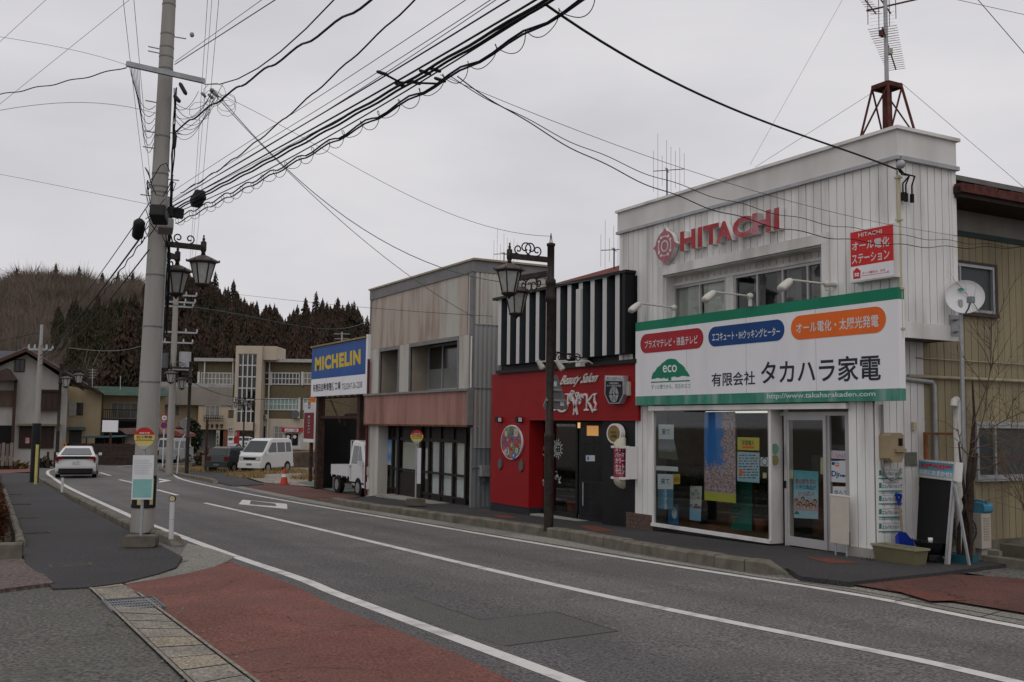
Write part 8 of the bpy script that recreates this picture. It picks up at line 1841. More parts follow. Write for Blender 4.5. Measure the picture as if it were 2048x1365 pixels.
(xa,z0_),(xb,z1_)=fl(165,768,d),fl(208,791,d); m.prism(FD(d-.9),[(xa,z0_),(xb,z1_),(xb,z1_+.15),(xa,z0_+.15)],-8,.02,1)
m.build('roof',[GRR,FBRN],h2)
fwin(d,153,806,166,831,h2,FBRN,DKW,2); m=MB(); frect(m,d,138,803,153,832,0,.1); m.build('shutter',M('shutter_white',(.34,.325,.3),.6),h2)
m=MB(); frect(m,d,137,854,172,860,0,.9); m.build('awning',GRR,h2)
m=MB(); frect(m,d,138,861,163,892,.0,.04); m.build('door',M('door_dark',(.06,.06,.058),.5),h2)
o=fwin(d+1.2,222,806,300,838,h2,FWHT,DKWC,6,1,.02)
m=MB(); frect(m,d,205,838,300,843,.0,.3); a_,b_=fl(206,830,d)[0],fl(300,830,d)[0]; zt_,zb_=fl(250,821,d)[1],fl(250,838,d)[1]
k=int((b_-a_)/.16)
for i in range(k):x=a_+i*.16; rectp(m,FD(d),x,zb_,x+.045,zt_,.2,.245)
rectp(m,FD(d),a_,zt_,b_,zt_+.07,.18,.27); m.build('balcony',M('balcony_black',(.02,.018,.017),.5),h2)
m=MB(); frect(m,d,202,789,204.5,905,0,.12); m.build('drain_pipe',FBRN,h2)
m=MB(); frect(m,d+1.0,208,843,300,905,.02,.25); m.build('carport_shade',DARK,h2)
aim()
t=fthing('lean_to_shed','low concrete block shed with pale red lean-to roof behind the fence','shed',260,892,80)
m=MB(); frect(m,80,249,868,318,912,-2,0); m.build('wall',M('block_wall',(.20,.175,.14),.9,.15,3),t); m=MB(); fpoly(m,80,[(238,857),(322,855),(330,869),(256,869)],-2.4,.4); m.build('roof',M('roof_pale_red',(.20,.13,.115),.7,.2,2),t)
t=fthing('red_roof_shed','small shed with red roof beside the road signs','shed',345,890,82)
m=MB(); frect(m,82,318,870,366,908,-2,0); m.build('wall',M('shed_pink',(.27,.19,.15),.85),t); m=MB(); fpoly(m,82,[(312,858),(350,860),(372,868),(372,874),(312,871)],-2.4,.5); m.build('roof',M('roof_red2',(.20,.06,.05),.6),t)
t=fthing('awning_shed','blue corrugated awning over dark store beside the cream house','shed',208,880,79)
m=MB(); fpoly(m,79,[(168,873),(248,871),(248,874),(168,877)],-2,.3); m.build('roof',M('awning_blue',(.10,.19,.23),.6),t); m=MB(); frect(m,79,172,877,246,915,-2,-1.6); m.build('back_wall',M('store_dark',(.03,.027,.025),.8),t)
for k,x in enumerate((172,208,245)):
 m=MB(); frect(m,79,x,876,x+1.5,915,0,.1); m.build('post',STEEL,t)
fn=fthing('board_fence','dark brown board fence running beside the road bend','fence',220,915,74)
m=MB(); a_,b_=fl(133,900,74)[0],fl(300,900,74)[0]; zt_=fl(220,888,74)[1]
i=0; x=a_
while x<b_:
 rectp(m,FD(74),x,zg,x+.17,zt_+.03*sin(i*2.1),0,.03+.01*(i%2)); x+=.18; i+=1
m.build('boards',M('fence_brown',(.045,.033,.028),.85,.3,3),fn)
m=MB(); 
for z in(zt_-.2,zt_-1.0):rectp(m,FD(74),a_,z,b_,z+.08,.041,.07)
m.build('rail',M('fence_rail',(.055,.04,.034),.8),fn)
bl=fthing('blank_billboard','blank white billboard on a dark post beside the bend','billboard',219,915,66)
m=MB(); frect(m,66,204.5,841,235,864.5,-.12,0); m.build('panel',SIGNW,bl); m=MB(); frect(m,66,217.5,864,221.5,925,-.1,-.01); m.build('post',FBRN,bl)
for k in range(3):
 t=fthing('guard_post',['dark timber guard post by the red crossing, leftmost','dark timber guard post by the red crossing, middle','dark timber guard post by the red crossing, nearest the white car'][k],'post',(93,108,122)[k],915,62)
 t['group']='timber guard posts by the bend'; m=MB(); frect(m,62,(93,107,121)[k],904,(93,107,121)[k]+3.5,935,-.1,0); m.build('post',FBRN,t)
cvs=fthing('chevron_sign','small orange and black chevron sign beside the white car','road sign',129,905,60)
m=MB(); frect(m,60,125.5,886,132.5,901,-.04,0,0); fpoly(m,60,[(127,887.5),(129,887.5),(132,893.5),(129,899.5),(127,899.5),(130,893.5)],0,.006,1); m.build('plate',[M('chevron_orange',(.40,.16,.02),.5),KB],cvs); m=MB(); frect(m,60,128.3,901,129.7,930,-.06,-.01); m.build('post',GALV,cvs)
fnc=fthing('low_fence','weathered low board fence at the left edge before the garage opening','fence',12,905,58)
m=MB(); 
for k in range(7):frect(m,58,-30+k*8.2,886+2*(k%2),-24+k*8.2,932,-.05,0,k%2)
m.build('boards',[M('weathered_board',(.17,.15,.13),.9,.2,4),M('weathered_board2',(.12,.105,.095),.9,.2,4)],fnc)
aim(440); d=99; h3=fthing('inn_building','cream two-storey corner inn with corrugated grey parapet and steel shutters','building',400,895,d)
CREAM3=M('cream_inn',(.43,.35,.25),.85,.08,1.5,streak=3,dirt=(.25,.20,.14),dirt_amt=.4,dscale=.6)
m=MB(); a_,b_=fl(300,830,d)[0],fl(456,830,d)[0]; zt_=fl(400,810,d)[1]; m.prism(FD(d),[(a_,zg),(b_,zg),(b_,zt_),(a_,zt_)],-10,0)
frect(m,d,397,809,456,859,0,1.2); m.build('wall',CREAM3,h3)
m=MB(); c_=MB(); a_,b_=fl(296,790,d)[0],fl(464,790,d)[0]; z1_,z0_=fl(390,775,d)[1],fl(390,811,d)[1]; corr(m,FD(d-1.3),a_,b_,z0_,z1_,.35,.05,0.); rectp(m,FD(d-1.3),a_,z0_,b_,z1_,-9,-.02); m.build('corrugated_parapet',M('parapet_grey',(.235,.21,.18),.8,.1,1,streak=3),h3)
m=MB(); fpoly(m,d-1.3,[(296,776),(464,776),(462,770),(330,764),(310,764)],-8,.0); m.build('roof',CORRG,h3)
fwin(d,341,811,360,833,h3,FWHT,DKWC,2); fwin(d,316,811,324,829,h3,FWHT,DKW,1)
fwin(d,410,812,440,835,h3,FWHT,DKWC,3,1,1.22)
m=MB(); a_,b_=fl(408,838,d)[0],fl(448,838,d)[0]; z0_,z1_=fl(428,843,d)[1],fl(428,833,d)[1]
for z in(z0_,z1_,(z0_+z1_)/2):rectp(m,FD(d),a_,z,b_,z+.05,1.5,1.55)
x=a_
while x<b_:rectp(m,FD(d),x,z0_,x+.04,z1_,1.51,1.54); x+=.2
m.build('balcony_rail',M('balcony_black',(.02,.02,.02),.5),h3)
m=MB(); t4='宮本旅館'
for i,c_ in enumerate(t4):
 a_,b_=fl(412+i*9.4,852,d),fl(418.5+i*9.4,847,d); put_text(m,FD(d),c_,(a_[0],fl(415,856,d)[1],b_[0],fl(415,848,d)[1]),1.205,.03,0,.1)
m.build('lettering',KB,h3)
m=MB(); a_,b_=fl(396,880,d)[0],fl(433,880,d)[0]; corr(m,FD(d),a_,b_,zg,fl(415,861,d)[1],.3,.04,.02); m.build('steel_shutter',M('shutter_grey',(.15,.15,.145),.6,.15,2,streak=4),h3)
m=MB(); frect(m,d,446,860,455,905,.0,1.1); m.build('brick_pier',M('brick_pier',(.17,.07,.045),.85,.2,6),h3)
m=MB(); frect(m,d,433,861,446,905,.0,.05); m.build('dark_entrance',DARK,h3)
aim(); vb=fthing('vertical_sign','narrow vertical white signboard standing before the inn shutters','sign',436,898,90)
m=MB(); frect(m,90,432,861,438.5,899,-.1,0); m.build('panel',M('sign_offwhite',(.36,.34,.29),.6),vb); m=MB()
for k in range(4):a_=fl(433.2,870+k*8,90); b_=fl(437.2,864+k*8,90); put_text(m,FD(90),'御宴会場'[k],(a_[0],a_[1],b_[0],b_[1]),.004,.03)
m.build('lettering',KB,vb)
d=124; OLV=M('olive_tile_wall',(.115,.095,.058),.85,.2,2.5,dirt=(.08,.065,.04),dirt_amt=.4); BGE=M('beige_concrete',(.44,.375,.30),.8,.06,1,streak=3,dirt=(.32,.27,.2),dirt_amt=.4,dscale=.6)
h4=fthing('office_block','three-storey olive tiled office block with tall beige stair tower','building',510,880,d)
zg2=zg
def oc(x,y):return(360+x*.20513,560+y*.20513)
m=MB(); a_,b_=fl(395,780,d)[0],fl(700,780,d)[0]; zt_=fl(520,724,d)[1]; zlow=fl(560,838,d)[1]
m.prism(FD(d),[(a_,zlow),(b_,zlow),(b_,zt_),(a_,zt_)],-12,0); m.build('wall',OLV,h4)
m=MB(); m.prism(FD(d),[(a_,zg2),(b_,zg2),(b_,zlow),(a_,zlow)],-12,.02); m.build('ground_floor_wall',BGE,h4)
m=MB(); 
for k in range(2):
 x0,x1=((395,470),(520,700))[k]; a_,b_=fl(x0,720,d)[0]-.2,fl(x1,720,d)[0]; corr(m,FD(d-.7),a_,b_,zt_-.05,zt_+.35,.5,.06,0.); rectp(m,FD(d-.7),a_,zt_-.02,b_,zt_+.3,-12,-.03)
m.build('roof_edge',M('roof_edge_grey',(.36,.35,.33),.6),h4)
dT=d-2.0
m=MB(); tl_,tr_2=fl(469,780,dT)[0],fl(522,780,dT)[0]; gl0,gl1=fl(474.5,780,dT)[0],fl(512,780,dT)[0]; ztt=fl(495,692,dT)[1]; zgt,zgb=fl(495,708,dT)[1],fl(495,846,dT)[1]
fr=FD(dT); rectp(m,fr,tl_,zg2,gl0,ztt,-4,0); rectp(m,fr,gl1,zg2,tr_2,ztt,-4,0); rectp(m,fr,gl0,zgt,gl1,ztt,-.5,0); rectp(m,fr,gl0,zgb-.9,gl1,zgb,-.5,.3); rectp(m,fr,gl0,zg2,gl1,zgb-.9,-4,-2); rectp(m,fr,gl0,zgb,gl1,ztt,-4,-3.5)
a_,b_=fl(513,705,dT)[0],fl(551,705,dT)[0]; rectp(m,FD(dT+.5),a_,fl(530,719.5,dT)[1],b_,fl(530,692,dT)[1],-5,0); m.build('stair_tower',BGE,h4)
m=MB(); 
for i in range(5):x=gl0+(gl1-gl0)*i/4; rectp(m,fr,x-.07,zgb,x+.07,zgt,-.3,-.1)
for k in range(7):z=zgb+(zgt-zgb)*k/6; rectp(m,fr,gl0,z-.07,gl1,z+.07,-.31,-.11)
o=m.build('stair_glazing',FWHT,h4); m=MB(); rectp(m,fr,gl0,zgb,gl1,zgt,-.36,-.34); m.build('pane',glass('stair_glass',(.8,.8,.8),.08,.5),o)
m=MB()
for k in range(4):z=zgb+.6+(zgt-zgb)*k/4; m.prism(fr,[(gl0+.1,z),(gl1-.4,z+1.5),(gl1-.4,z+1.8),(gl0+.1,z+.3)],-2.4,-1.2)
m.build('stairs',M('stair_grey',(.2,.16,.13),.8),h4)
for x0,x1,y0,y1,nx,mt in((402,469,745.5,770,9,DKWC),(535,551,745.5,770,1,DKW),(543,600,745.5,770,8,DKW),(607,640,745.5,770,4,DKWC),(524,600,797,821,10,TEALC),(606,640,797,821,4,TEALC),(400,469,795,820,8,DKWC)):
 if x0==535:x0,x1=525,540
 fwin(d,x0,y0,x1,y1,h4,FWHT,mt,nx,2,.02,.13)
for x,y in((396,744),(521,744),(540,744),(603,744),(523,796),(597,796)):m=MB(); frect(m,d,x,y,x+4.5,y+27,.03,.25); m.build('white_pilaster',FWHT,h4)
for x in(409.5,466,537.5):m=MB(); frect(m,d,x,722,x+2,800 if x<480 else 900,.3,.5); m.build('drain_pipe',FWHT,h4)
fwin(d,548,852,567,880,h4,GALV,DKWC,2,2,.05,.12); fwin(d,522,851,533,878,h4,GALV,DKW,1,1,.05,.1); fwin(d,456,855,466,863,h4,FWHT,DKW,2,1,.05,.1)
for(x,y,w_,hh_,lab)in((524,830,10,8,'lower small air conditioner on the office wall left side'),(585,821,14,16,'larger air conditioner on the office wall near the crimson sign')):
 t=fthing('air_conditioner',lab,'air conditioner',x+4,y+hh_,d-.5); m=MB(); frect(m,d-.5,x,y,x+w_,y+hh_,-.4,0); m.build('case',FWHT,t); m=MB(); a_=fl(x+w_*.4,y+hh_*.5,d-.5); m.prism(FD(d-.5),circ(a_,.32*hh_/10,14),.001,.02); m.build('fan_grille',FANG,t)
dk=116; t=fthing('mill_kiosk','small white kiosk with red sign and dark glass doors before the office','kiosk',584,893,dk)
m=MB(); frect(m,dk,566,866,601,897,-3,0); m.build('wall',FWHT,t); m=MB(); frect(m,dk,565,856,603,865,-3,.4,0); frect(m,dk,571,858,598,863.5,.4,.43,1); m.build('sign_band',[SRED,PAPER],t); m=MB(); a_,b_=fl(573,863,dk),fl(596,859,dk); put_text(m,FD(dk),'JAコイン精米',(a_[0],a_[1],b_[0],b_[1]),.44,.03); m.build('lettering',KB,t)
m=MB(); frect(m,dk,571,868,583,891,0,.05); frect(m,dk,584.5,868,596,891,0,.05); m.build('door',DARK,t); m=MB(); 
for x in(576.5,589.5):m.prism(FD(dk),circ(fl(x,874,dk),.2,14),.052,.06)
m.build('door_disc',PAPER,t)
t=fthing('vending_machine','red drinks vending machine beside the brick pier of the inn','vending machine',472,885,110)
m=MB(); frect(m,110,468.5,863,475,888,-.8,0); m.build('case',SRED,t); m=MB(); frect(m,110,469.3,865,474.2,873,0,.03); m.build('display',M('vend_display',(.25,.28,.3),.2),t)
m=MB(); STN=M('rubble_wall',(.085,.066,.05),.95,.35,3,dirt=(.04,.033,.027),dirt_amt=.7,dscale=1.5,bump=.6,bscale=8)
a_,b_=fl(578,920,68)[0],fl(690,920,68)[0]; m.prism(FD(68),[(a_,zg),(b_,zg),(b_,fl(630,902,68)[1]),(a_,fl(590,906,68)[1])],-.8,0); tag(m.build('rubble_wall',STN),'low brown rubble retaining wall behind the white van','wall')
m=MB(); a_,b_=fl(400,910,76)[0],fl(470,910,76)[0]; r2=random.Random(6); 
for k in range(26):
 u=r2.uniform(fl(400,915,72)[0],fl(440,915,72)[0]); c_=E1*u+E2*(70+r2.uniform(-1.5,1.5)); c_.z=G(c_.x)+r2.uniform(0,.9)
 s_=r2.uniform(.15,.5); m.lathe([(0,-s_*.5),(s_*.7,-s_*.3),(s_,.0),(s_*.6,s_*.4),(0,s_*.5)],c_,6,rot=r2.random()*3,smooth=False,mi=0)
pd=m.build('spoil_heap',[STN]); tag(pd,'heap of earth and rubble beside the dark hatchback','rubble heap')
m=MB(); v=FP(428,913,68); r2=random.Random(7); vs=[]; 
for j in range(6):
 for i in range(8):vs.append(v+E1*((i-3.5)*.13)+Z_*((j-2.5)*.14+.05*r2.random())-E2*(.12*r2.random()))
m.add(vs,[(j*8+i,j*8+i+1,(j+1)*8+i+1,(j+1)*8+i)for j in range(5)for i in range(7)],0,False); tag(m.build('white_sheet',M('sheet_white',(.38,.37,.36),.6)),'crumpled white plastic sheet on the earth heap','plastic sheet')
p=PG(413,935,.08); m=MB(); m.box((p.x-.25,p.y-.25,p.z-.1),(p.x+.25,p.y+.25,p.z+.75)); tag(m.build('stone_post',CONCD),'short grey stone post at the pavement corner by the heap','post')
p=PG(411,942,.08); m=MB(); m.cyl(p,p+Z_*2.9,.07,n=8); tag(m.build('dark_post',FBRN),'plain dark iron post standing by the earth heap','post')
# ================================================================ PLANTS NEARBY
DGREEN=M('shrub_green',(.022,.032,.015),.8,.4,2)
def clump(name,label,cat,c,rx,ry,rz,n,mat,ls,seed,group=None):
 r2=random.Random(seed); c=Vector(c); t=thing(name,label,cat,(c.x,c.y,c.z),0,group); m=MB()
 for i in range(n):
  while True:
   q=Vector((r2.uniform(-1,1),r2.uniform(-1,1),r2.uniform(-1,1)))
   if q.length<=1:break
  q=q*(.35+.65*q.length)*(1+.25*noise.noise(q*2.2+Vector((seed,0,0)))); p=c+Vector((q.x*rx,q.y*ry,rz*(1+q.z)))
  d=Vector((r2.uniform(-1,1),r2.uniform(-1,1),r2.uniform(-.4,1))).normalized(); s_=d.orthogonal().normalized()*ls*.35; l_=ls*r2.uniform(.6,1.4)
  m.add([p-s_,p+s_,p+d*l_],[(0,1,2)])
 m.build('foliage',mat,t); m=MB()
 for k in range(5):m.tube([c+Vector((r2.uniform(-.2,.2)*rx,r2.uniform(-.2,.2)*ry,0)),c+Vector((r2.uniform(-.4,.4)*rx,r2.uniform(-.4,.4)*ry,rz*1.2))],[.04*max(rx,.4),.02],4)
 m.build('stem',BARK,t); return t
v=FP(376,905,88); clump('evergreen_shrub','tall dark green shrub before the inn shutters','shrub',(v.x,v.y,zg),1.15,1.15,1.75,1700,DGREEN,.28,3)
v=FP(352,905,90); clump('evergreen_shrub','smaller dark shrub behind the round sign back','shrub',(v.x,v.y,zg),.8,.8,1.2,800,DGREEN,.28,4)
v=FP(90,925,66); clump('evergreen_shrub','little dark bush at the foot of the white tiled house','shrub',(v.x,v.y,zg),.5,.5,.45,260,DGREEN,.2,5)
v=FP(20,915,60); clump('dry_bush','straw coloured dry bush along the left verge','shrub',(v.x,v.y,zg+.1),1.2,1.0,.35,500,M('dry_straw',(.14,.095,.05),.9,.3,3),.35,6)
v=FP(425,925,67); clump('dry_bush','tangle of brown dry stems beside the dark hatchback','shrub',(v.x,v.y,G(v.x)),1.3,1.0,.55,900,M('dry_brown',(.10,.07,.045),.9,.3,3),.4,8)
hd=[PG(-30,1078,.1),PG(8,1060,.1),PG(5,1000,.1),PG(-40,985,.1)]
HEDGE=M('hedge_rust',(.075,.03,.018),.9,.4,6); 
t=thing('clipped_hedge','clipped rust brown hedge in the raised bed at the left edge','hedge',tuple(PG(2,1070,.1)))
m=MB(); r2=random.Random(12); A_,B_=PG(11,1078,.12),PG(-5,965,.12); d_=(B_-A_); n_=Vector((-d_.y,d_.x,0)).normalized()
if n_.y>0:n_=-n_
kzh=A_.dot(CF)/FPX; hh_=62*kzh
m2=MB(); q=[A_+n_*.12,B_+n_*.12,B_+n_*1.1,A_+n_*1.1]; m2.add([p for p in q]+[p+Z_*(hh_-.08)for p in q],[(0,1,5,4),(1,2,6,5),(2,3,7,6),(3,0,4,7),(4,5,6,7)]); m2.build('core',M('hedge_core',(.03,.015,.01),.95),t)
for i in range(9000):
 s_=r2.random()**1.3; f=r2.random(); side_=r2.random()
 if side_<.55:p=A_+d_*s_+n_*(.10-.10*sin(pi*f)*.6)+Z_*(hh_*f)
 elif side_<.8:p=A_+d_*s_+n_*(1.1*f)+Z_*(hh_-.03+.05*r2.random())
 else:p=A_+n_*(1.1*f)-d_.normalized()*.05+Z_*(hh_*r2.random())
 p+=Vector((r2.gauss(0,.03),r2.gauss(0,.03),r2.gauss(0,.03))); dd=Vector((r2.uniform(-1,1),r2.uniform(-1,1),r2.uniform(-.3,1))).normalized(); o_=dd.orthogonal().normalized()*.012
 m.add([p-o_,p+o_,p+dd*r2.uniform(.04,.09)],[(0,1,2)])
m.build('foliage',HEDGE,t)
r2=random.Random(15); vs,fs=[],[]
def in_lot():
 while True:
  x,y=r2.uniform(-66,-44),r2.uniform(12.6,18.6)
  if noise.noise(Vector((x*.35,y*.5,3)))>-.05+.04*(x+55):return x,y
for i in range(9000):
 x,y=in_lot(); z=G(x)+.01; a=r2.uniform(0,pi); h_=r2.uniform(.06,.28); b=len(vs); lx_,ly_=r2.gauss(0,.12),r2.gauss(0,.12)
 vs+=[(x-.02*cos(a),y-.02*sin(a),z),(x+.02*cos(a),y+.02*sin(a),z),(x+lx_,y+ly_,z+h_)]; fs.append([b,b+1,b+2])
mb=MB(); mb.add(vs,fs); o=mb.build('dry_grass',M('dry_grass_straw',(.26,.18,.08),.9,.3,2),loc=(0,0,0)); tag(o,'dry straw grass on the gravel lot round the parked cars','grass',kind='stuff')
vs,fs=[],[]
for i in range(1400):
 if i%3:x=r2.uniform(-30,-8); y=10.12+r2.gauss(0,.12)
 else:x=r2.uniform(-13,-3); y=1.95+.33*(x+13)*.0+r2.gauss(0,.25)
 z=G(x)+.012; s_=r2.uniform(.006,.02); b=len(vs); vs+=[(x-s_,y,z),(x+s_*.3,y-s_,z),(x+s_,y+s_*.5,z),(x,y+s_,z+s_)]; fs+=[[b,b+1,b+3],[b+1,b+2,b+3],[b+2,b,b+3]]
mb=MB(); mb.add(vs,fs); tag(mb.build('road_grit',M('grit',(.16,.13,.10),.9,.4,30),loc=(0,0,0)),'loose grit and dead leaves lying along the gutters','grit',kind='stuff')
# ================================================================ WOODED HILL
SKY=[(-900,700),(-600,660),(-200,632),(0,612),(60,602),(110,597),(170,603),(215,612),(260,596),(330,612),(430,636),(500,676),(560,700),(600,682),(660,672),(700,690),(740,724),(900,790),(1300,812),(2100,830),(2600,835)]
R0,R1=132.,345.
AZ=[]
for px,py in SKY:
 v=ray(px,py); hlen=sqrt(v.x*v.x+v.y*v.y); AZ.append((math.atan2(-v.x,v.y),v.z/hlen))
AZ.sort(); az_a=np.array([a for a,_ in AZ]); az_t=np.array([t_ for _,t_ in AZ])
def hillz(x,y):
 r_=sqrt(x*x+y*y); az=math.atan2(-x,y); zc=R1*float(np.interp(az,az_a,az_t)); s_=(r_-R0)/(R1-R0)
 base=-3.25
 if s_<=0:return base
 if s_<1:f=s_**1.05*(.85+.15*s_)
 else:f=max(0.,1-(s_-1)*.35)
 return base+(zc-base)*f+(2.2*noise.noise(Vector((x*.02,y*.02,1)))*min(1,s_*3)if s_<1 else 0)
amin,amax=az_a[0],az_a[-1]; na,nr=120,36; vs=[]
for j in range(nr):
 r_=R0-4+(620-R0)*(j/(nr-1))**1.2
 for i in range(na):a=amin+(amax-amin)*i/(na-1); x,y=-r_*sin(a),r_*cos(a); vs.append((x,y,hillz(x,y)if j<nr-1 else-4))
fs=[(j*na+i,(j+1)*na+i,(j+1)*na+i+1,j*na+i+1)for j in range(nr-1)for i in range(na-1)]
mb=MB(); mb.add(vs,fs,0,True); struct(mb.build('hill',M('hill_floor',(.045,.032,.022),.95,.35,.08,dirt=(.03,.028,.015),dirt_amt=.6,dscale=.03),loc=(0,0,0)))
def conifer_arr(seed,h=13.,r=2.1,lv=32,nb=12):
 q=np.random.RandomState(seed); T=[]
 for i in range(lv):
  t_=.10+.9*i/(lv-1); rr_=r*(1-t_)**.62*(.7+.6*q.rand())+.05; z=h*t_
  for k in range(nb):
   a=2*pi*(k+q.rand()*.8)/nb+i; l_=rr_*(.65+.6*q.rand()); dz=-.28*l_+.25*q.randn(); wv=.12*l_+.05; ca_,sa_=cos(a),sin(a)
   T.append([(0,0,z+.5+.3*q.rand()),(l_*ca_-wv*sa_,l_*sa_+wv*ca_,z+dz+.2*q.randn()),(l_*1.1*ca_,l_*1.1*sa_,z+dz-.25)]); T.append([(0,0,z+.6),(l_*1.1*ca_,l_*1.1*sa_,z+dz-.25),(l_*ca_+wv*sa_,l_*sa_-wv*ca_,z+dz+.2*q.randn())])
 T.append([(-.12,.0,h*.9),(.12,0,h*.9),(0,0,h*1.06)]); T.append([(-.16,0,0),(.16,0,0),(0,.05,h)])
 return np.array(T)
def bare_arr(seed,h=9.,n=230):
 q=np.random.RandomState(seed); T=[]
 for i in range(n):
  a=q.rand()*2*pi; e=.25+1.2*q.rand(); st=np.array((q.randn()*.25,q.randn()*.25,h*(.15+.45*q.rand()))); d_=np.array((cos(a)*cos(e),sin(a)*cos(e),sin(e))); l_=h*(.22+.36*q.rand()); b_=st+d_*l_*.3+np.array((cos(a),sin(a),0))*h*.12*q.rand(); e_=b_+d_*l_*.7
  w_=np.cross(d_,(q.randn(),q.randn(),q.randn())); w_/=np.linalg.norm(w_)+1e-6; w_*=.03+.045*q.rand(); T.append([b_-w_,b_+w_,e_])
 for k in range(4):a=q.rand()*6.28; T.append([(-.14,0,0),(.14,0,0),(.8*cos(a),.8*sin(a),h*.6)])
 return np.array(T)
CF_V=[conifer_arr(i,12+i*.8,1.9+.15*i)for i in range(4)]; BR_V=[bare_arr(20+i,8.5+i*.6)for i in range(4)]
def mass(name,items,mat,label,cat='wood'):
 out_=[]
 for arr,(x,y,z),s_,a in items:
  R_=np.array(((cos(a),-sin(a),0),(sin(a),cos(a),0),(0,0,1))); out_.append((arr.reshape(-1,3)@R_.T)*s_+np.array((x,y,z)))
 V=np.concatenate(out_); n=len(V)//3; me=bpy.data.meshes.new(name); me.vertices.add(len(V)); me.vertices.foreach_set('co',V.astype(np.float32).ravel()); me.loops.add(len(V)); me.loops.foreach_set('vertex_index',np.arange(len(V),dtype=np.int32)); me.polygons.add(n); me.polygons.foreach_set('loop_start',np.arange(0,len(V),3,dtype=np.int32)); me.update(calc_edges=True); me.materials.append(mat)
 o=bpy.data.objects.new(name,me); COL.objects.link(o); return tag(o,label,cat,kind='stuff')
def twocol(name,a,b,sc,extra=None):
 m,t,bb_=newmat(name); n=t.nodes; l=t.links.new; tcn=n.new('ShaderNodeNewGeometry'); q=n.new('ShaderNodeTexNoise'); q.inputs['Scale'].default_value=sc; q.inputs['Detail'].default_value=3; l(tcn.outputs['Position'],q.inputs['Vector']); mr=n.new('ShaderNodeMapRange'); mr.inputs[1].default_value=.36; mr.inputs[2].default_value=.64; l(q.outputs['Fac'],mr.inputs[0]); mx_=n.new('ShaderNodeMix'); mx_.data_type='RGBA'; l(mr.outputs[0],mx_.inputs[0]); mx_.inputs[6].default_value=(*a,1); mx_.inputs[7].default_value=(*b,1)
 l(mx_.outputs[2],bb_.inputs['Base Color']); bb_.inputs['Roughness'].default_value=.95; bb_.inputs['Specular IOR Level'].default_value=.1
 vm=n.new('ShaderNodeVectorMath'); vm.operation='MULTIPLY_ADD'; vm.inputs[1].default_value=(.45,)*3; vm.inputs[2].default_value=(.12,-.12,.55); l(tcn.outputs['Normal'],vm.inputs[0]); nv=n.new('ShaderNodeVectorMath'); nv.operation='NORMALIZE'; l(vm.outputs[0],nv.inputs[0]); l(nv.outputs[0],bb_.inputs['Normal'])
 return m
SUGI=twocol('conifer_winter',(.064,.040,.029),(.036,.030,.021),.09); SUGIG=twocol('conifer_green',(.026,.031,.016),(.040,.036,.020),.12); BARE=twocol('bare_twigs',(.150,.116,.092),(.088,.068,.054),.07)
def azof(px):v=ray(px,700); return math.atan2(-v.x,v.y)
rs_=random.Random(77); con,conG,bar=[],[],[]
def put(px,r_):a=azof(px); x,y=-r_*sin(a),r_*cos(a); return(x,y,hillz(x,y)-.3)
for i in range(3600):
 px=rs_.uniform(-260,860); f=rs_.random(); r_=140+(R1-142)*f**.8; p=put(px,r_); a=rs_.random()*6.28; s_=rs_.uniform(.75,1.2); nv=noise.noise(Vector((p[0]*.022,p[1]*.022,5)))
 edge=330-110*(1-f)+60*nv
 if px>edge:
  if rs_.random()<.10 and f<.5:bar.append((rs_.choice(BR_V),p,s_,a))
  else:con.append((rs_.choice(CF_V),p,s_*(.62+.35*rs_.random()),a))
 elif 110<px<300 and f<.42+.2*nv or(nv>.38 and f<.8):(conG if rs_.random()<.75 else con).append((rs_.choice(CF_V),p,s_*.75,a))
 else:bar.append((rs_.choice(BR_V),p,s_,a))
for k in range(900):
 px=rs_.uniform(-260,330); r_=150+(R1-155)*rs_.random()**.7; bar.append((rs_.choice(BR_V),put(px,r_),rs_.uniform(.7,1.1),rs_.random()*6.28))
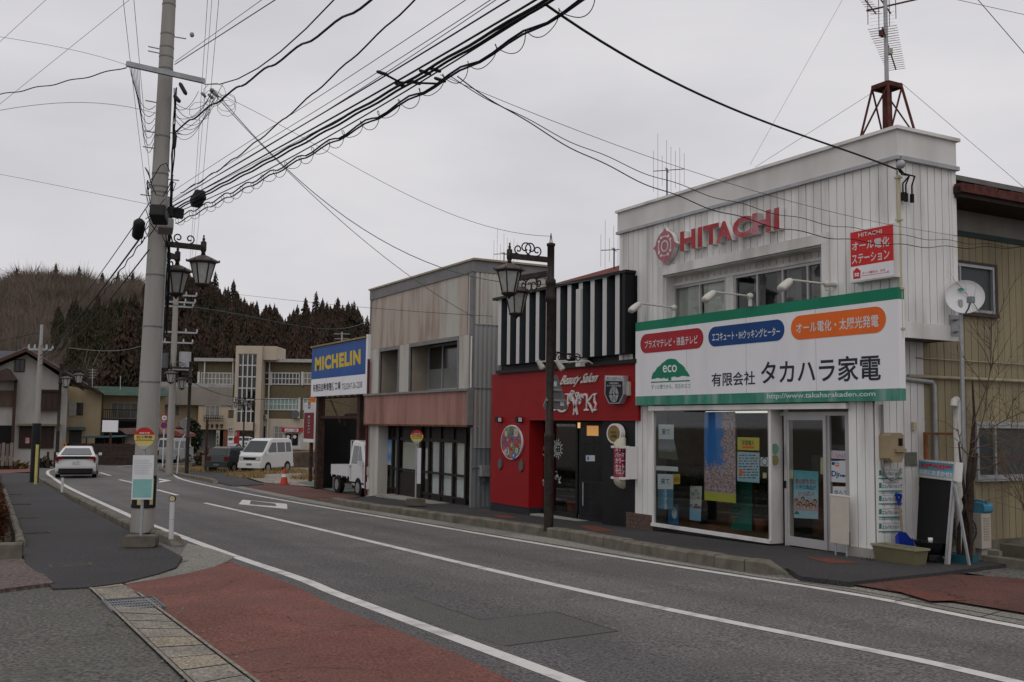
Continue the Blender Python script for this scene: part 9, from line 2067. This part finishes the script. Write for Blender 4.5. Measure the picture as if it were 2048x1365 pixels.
mass('conifer_wood',con,SUGI,'dark reddish brown cedar wood covering the hillside','wood'); mass('green_wood',conG,SUGIG,'patch of dark green evergreens low on the hillside','wood'); mass('bare_wood',bar,BARE,'leafless brown wood covering the left of the hillside','wood')
def skyline(name,arrs,mat,spots,label,cat,group):
 mes=[]
 for arr in arrs:
  me=bpy.data.meshes.new(name); V=arr.reshape(-1,3); me.from_pydata([tuple(v)for v in V],[],[(3*i,3*i+1,3*i+2)for i in range(len(V)//3)]); me.materials.append(mat); mes.append(me)
 for px,r_,s_ in spots:
  o=bpy.data.objects.new(name,rs_.choice(mes)); COL.objects.link(o); o.location=put(px,r_); o.rotation_euler=(0,0,rs_.random()*6.28); o.scale=(s_,s_,s_); tag(o,label,cat,group)
sp=[]; x=170.
while x<745:sp.append((x,R1-rs_.uniform(0,10),rs_.uniform(.55,1.15)*(.7 if x<330 else 1))); x+=rs_.uniform(7,19)
skyline('conifer_tree',CF_V,SUGI,sp,'pointed dark conifer standing on the ridge skyline of the hill','tree','conifers along the hill skyline')
sp=[]; x=-30.
while x<172:sp.append((x,R1-rs_.uniform(0,8),rs_.uniform(.9,1.3))); x+=rs_.uniform(7,13)
sp+=[(728,R1-4,1.0),(738,R1-6,.8)]
skyline('bare_tree',BR_V,BARE,sp,'leafless brown tree with twiggy crown on the hill skyline','tree','leafless trees along the hill skyline')
sp=[(x+rs_.uniform(-4,4),R1-3,rs_.uniform(.55,.75))for x in(5,22,30,50,68,92,100,140,152)]
skyline('conifer_tree',CF_V,SUGIG,sp,'small green conifer among the leafless trees on the left ridge','tree','small conifers on the left ridge')
for px,y0,y1,d,lab in((185,770,738,86,'thin ladder aerial on the green roofed cream house'),(241,772,752,88,'plain short pipe on the green roof'),(684,676,664,45,'small grey aerial above the billboard')):
 p=FP(px,y0,d); q=FP(px,y1,d); t=thing('roof_aerial',lab,'aerial',tuple(p)); m=MB(); m.cyl(p-Z_*.5,q,.035,n=6); m.build('mast',GALV,t)
 if 'pipe' not in lab:
  m=MB()
  for k in range(4):z=q.z-.1-k*.22; c_=Vector((q.x,q.y,z)); m.tube([c_-E1*(.35-.04*k),c_+E1*(.35-.04*k)],.02,4)
  m.build('elements',GALV,t)
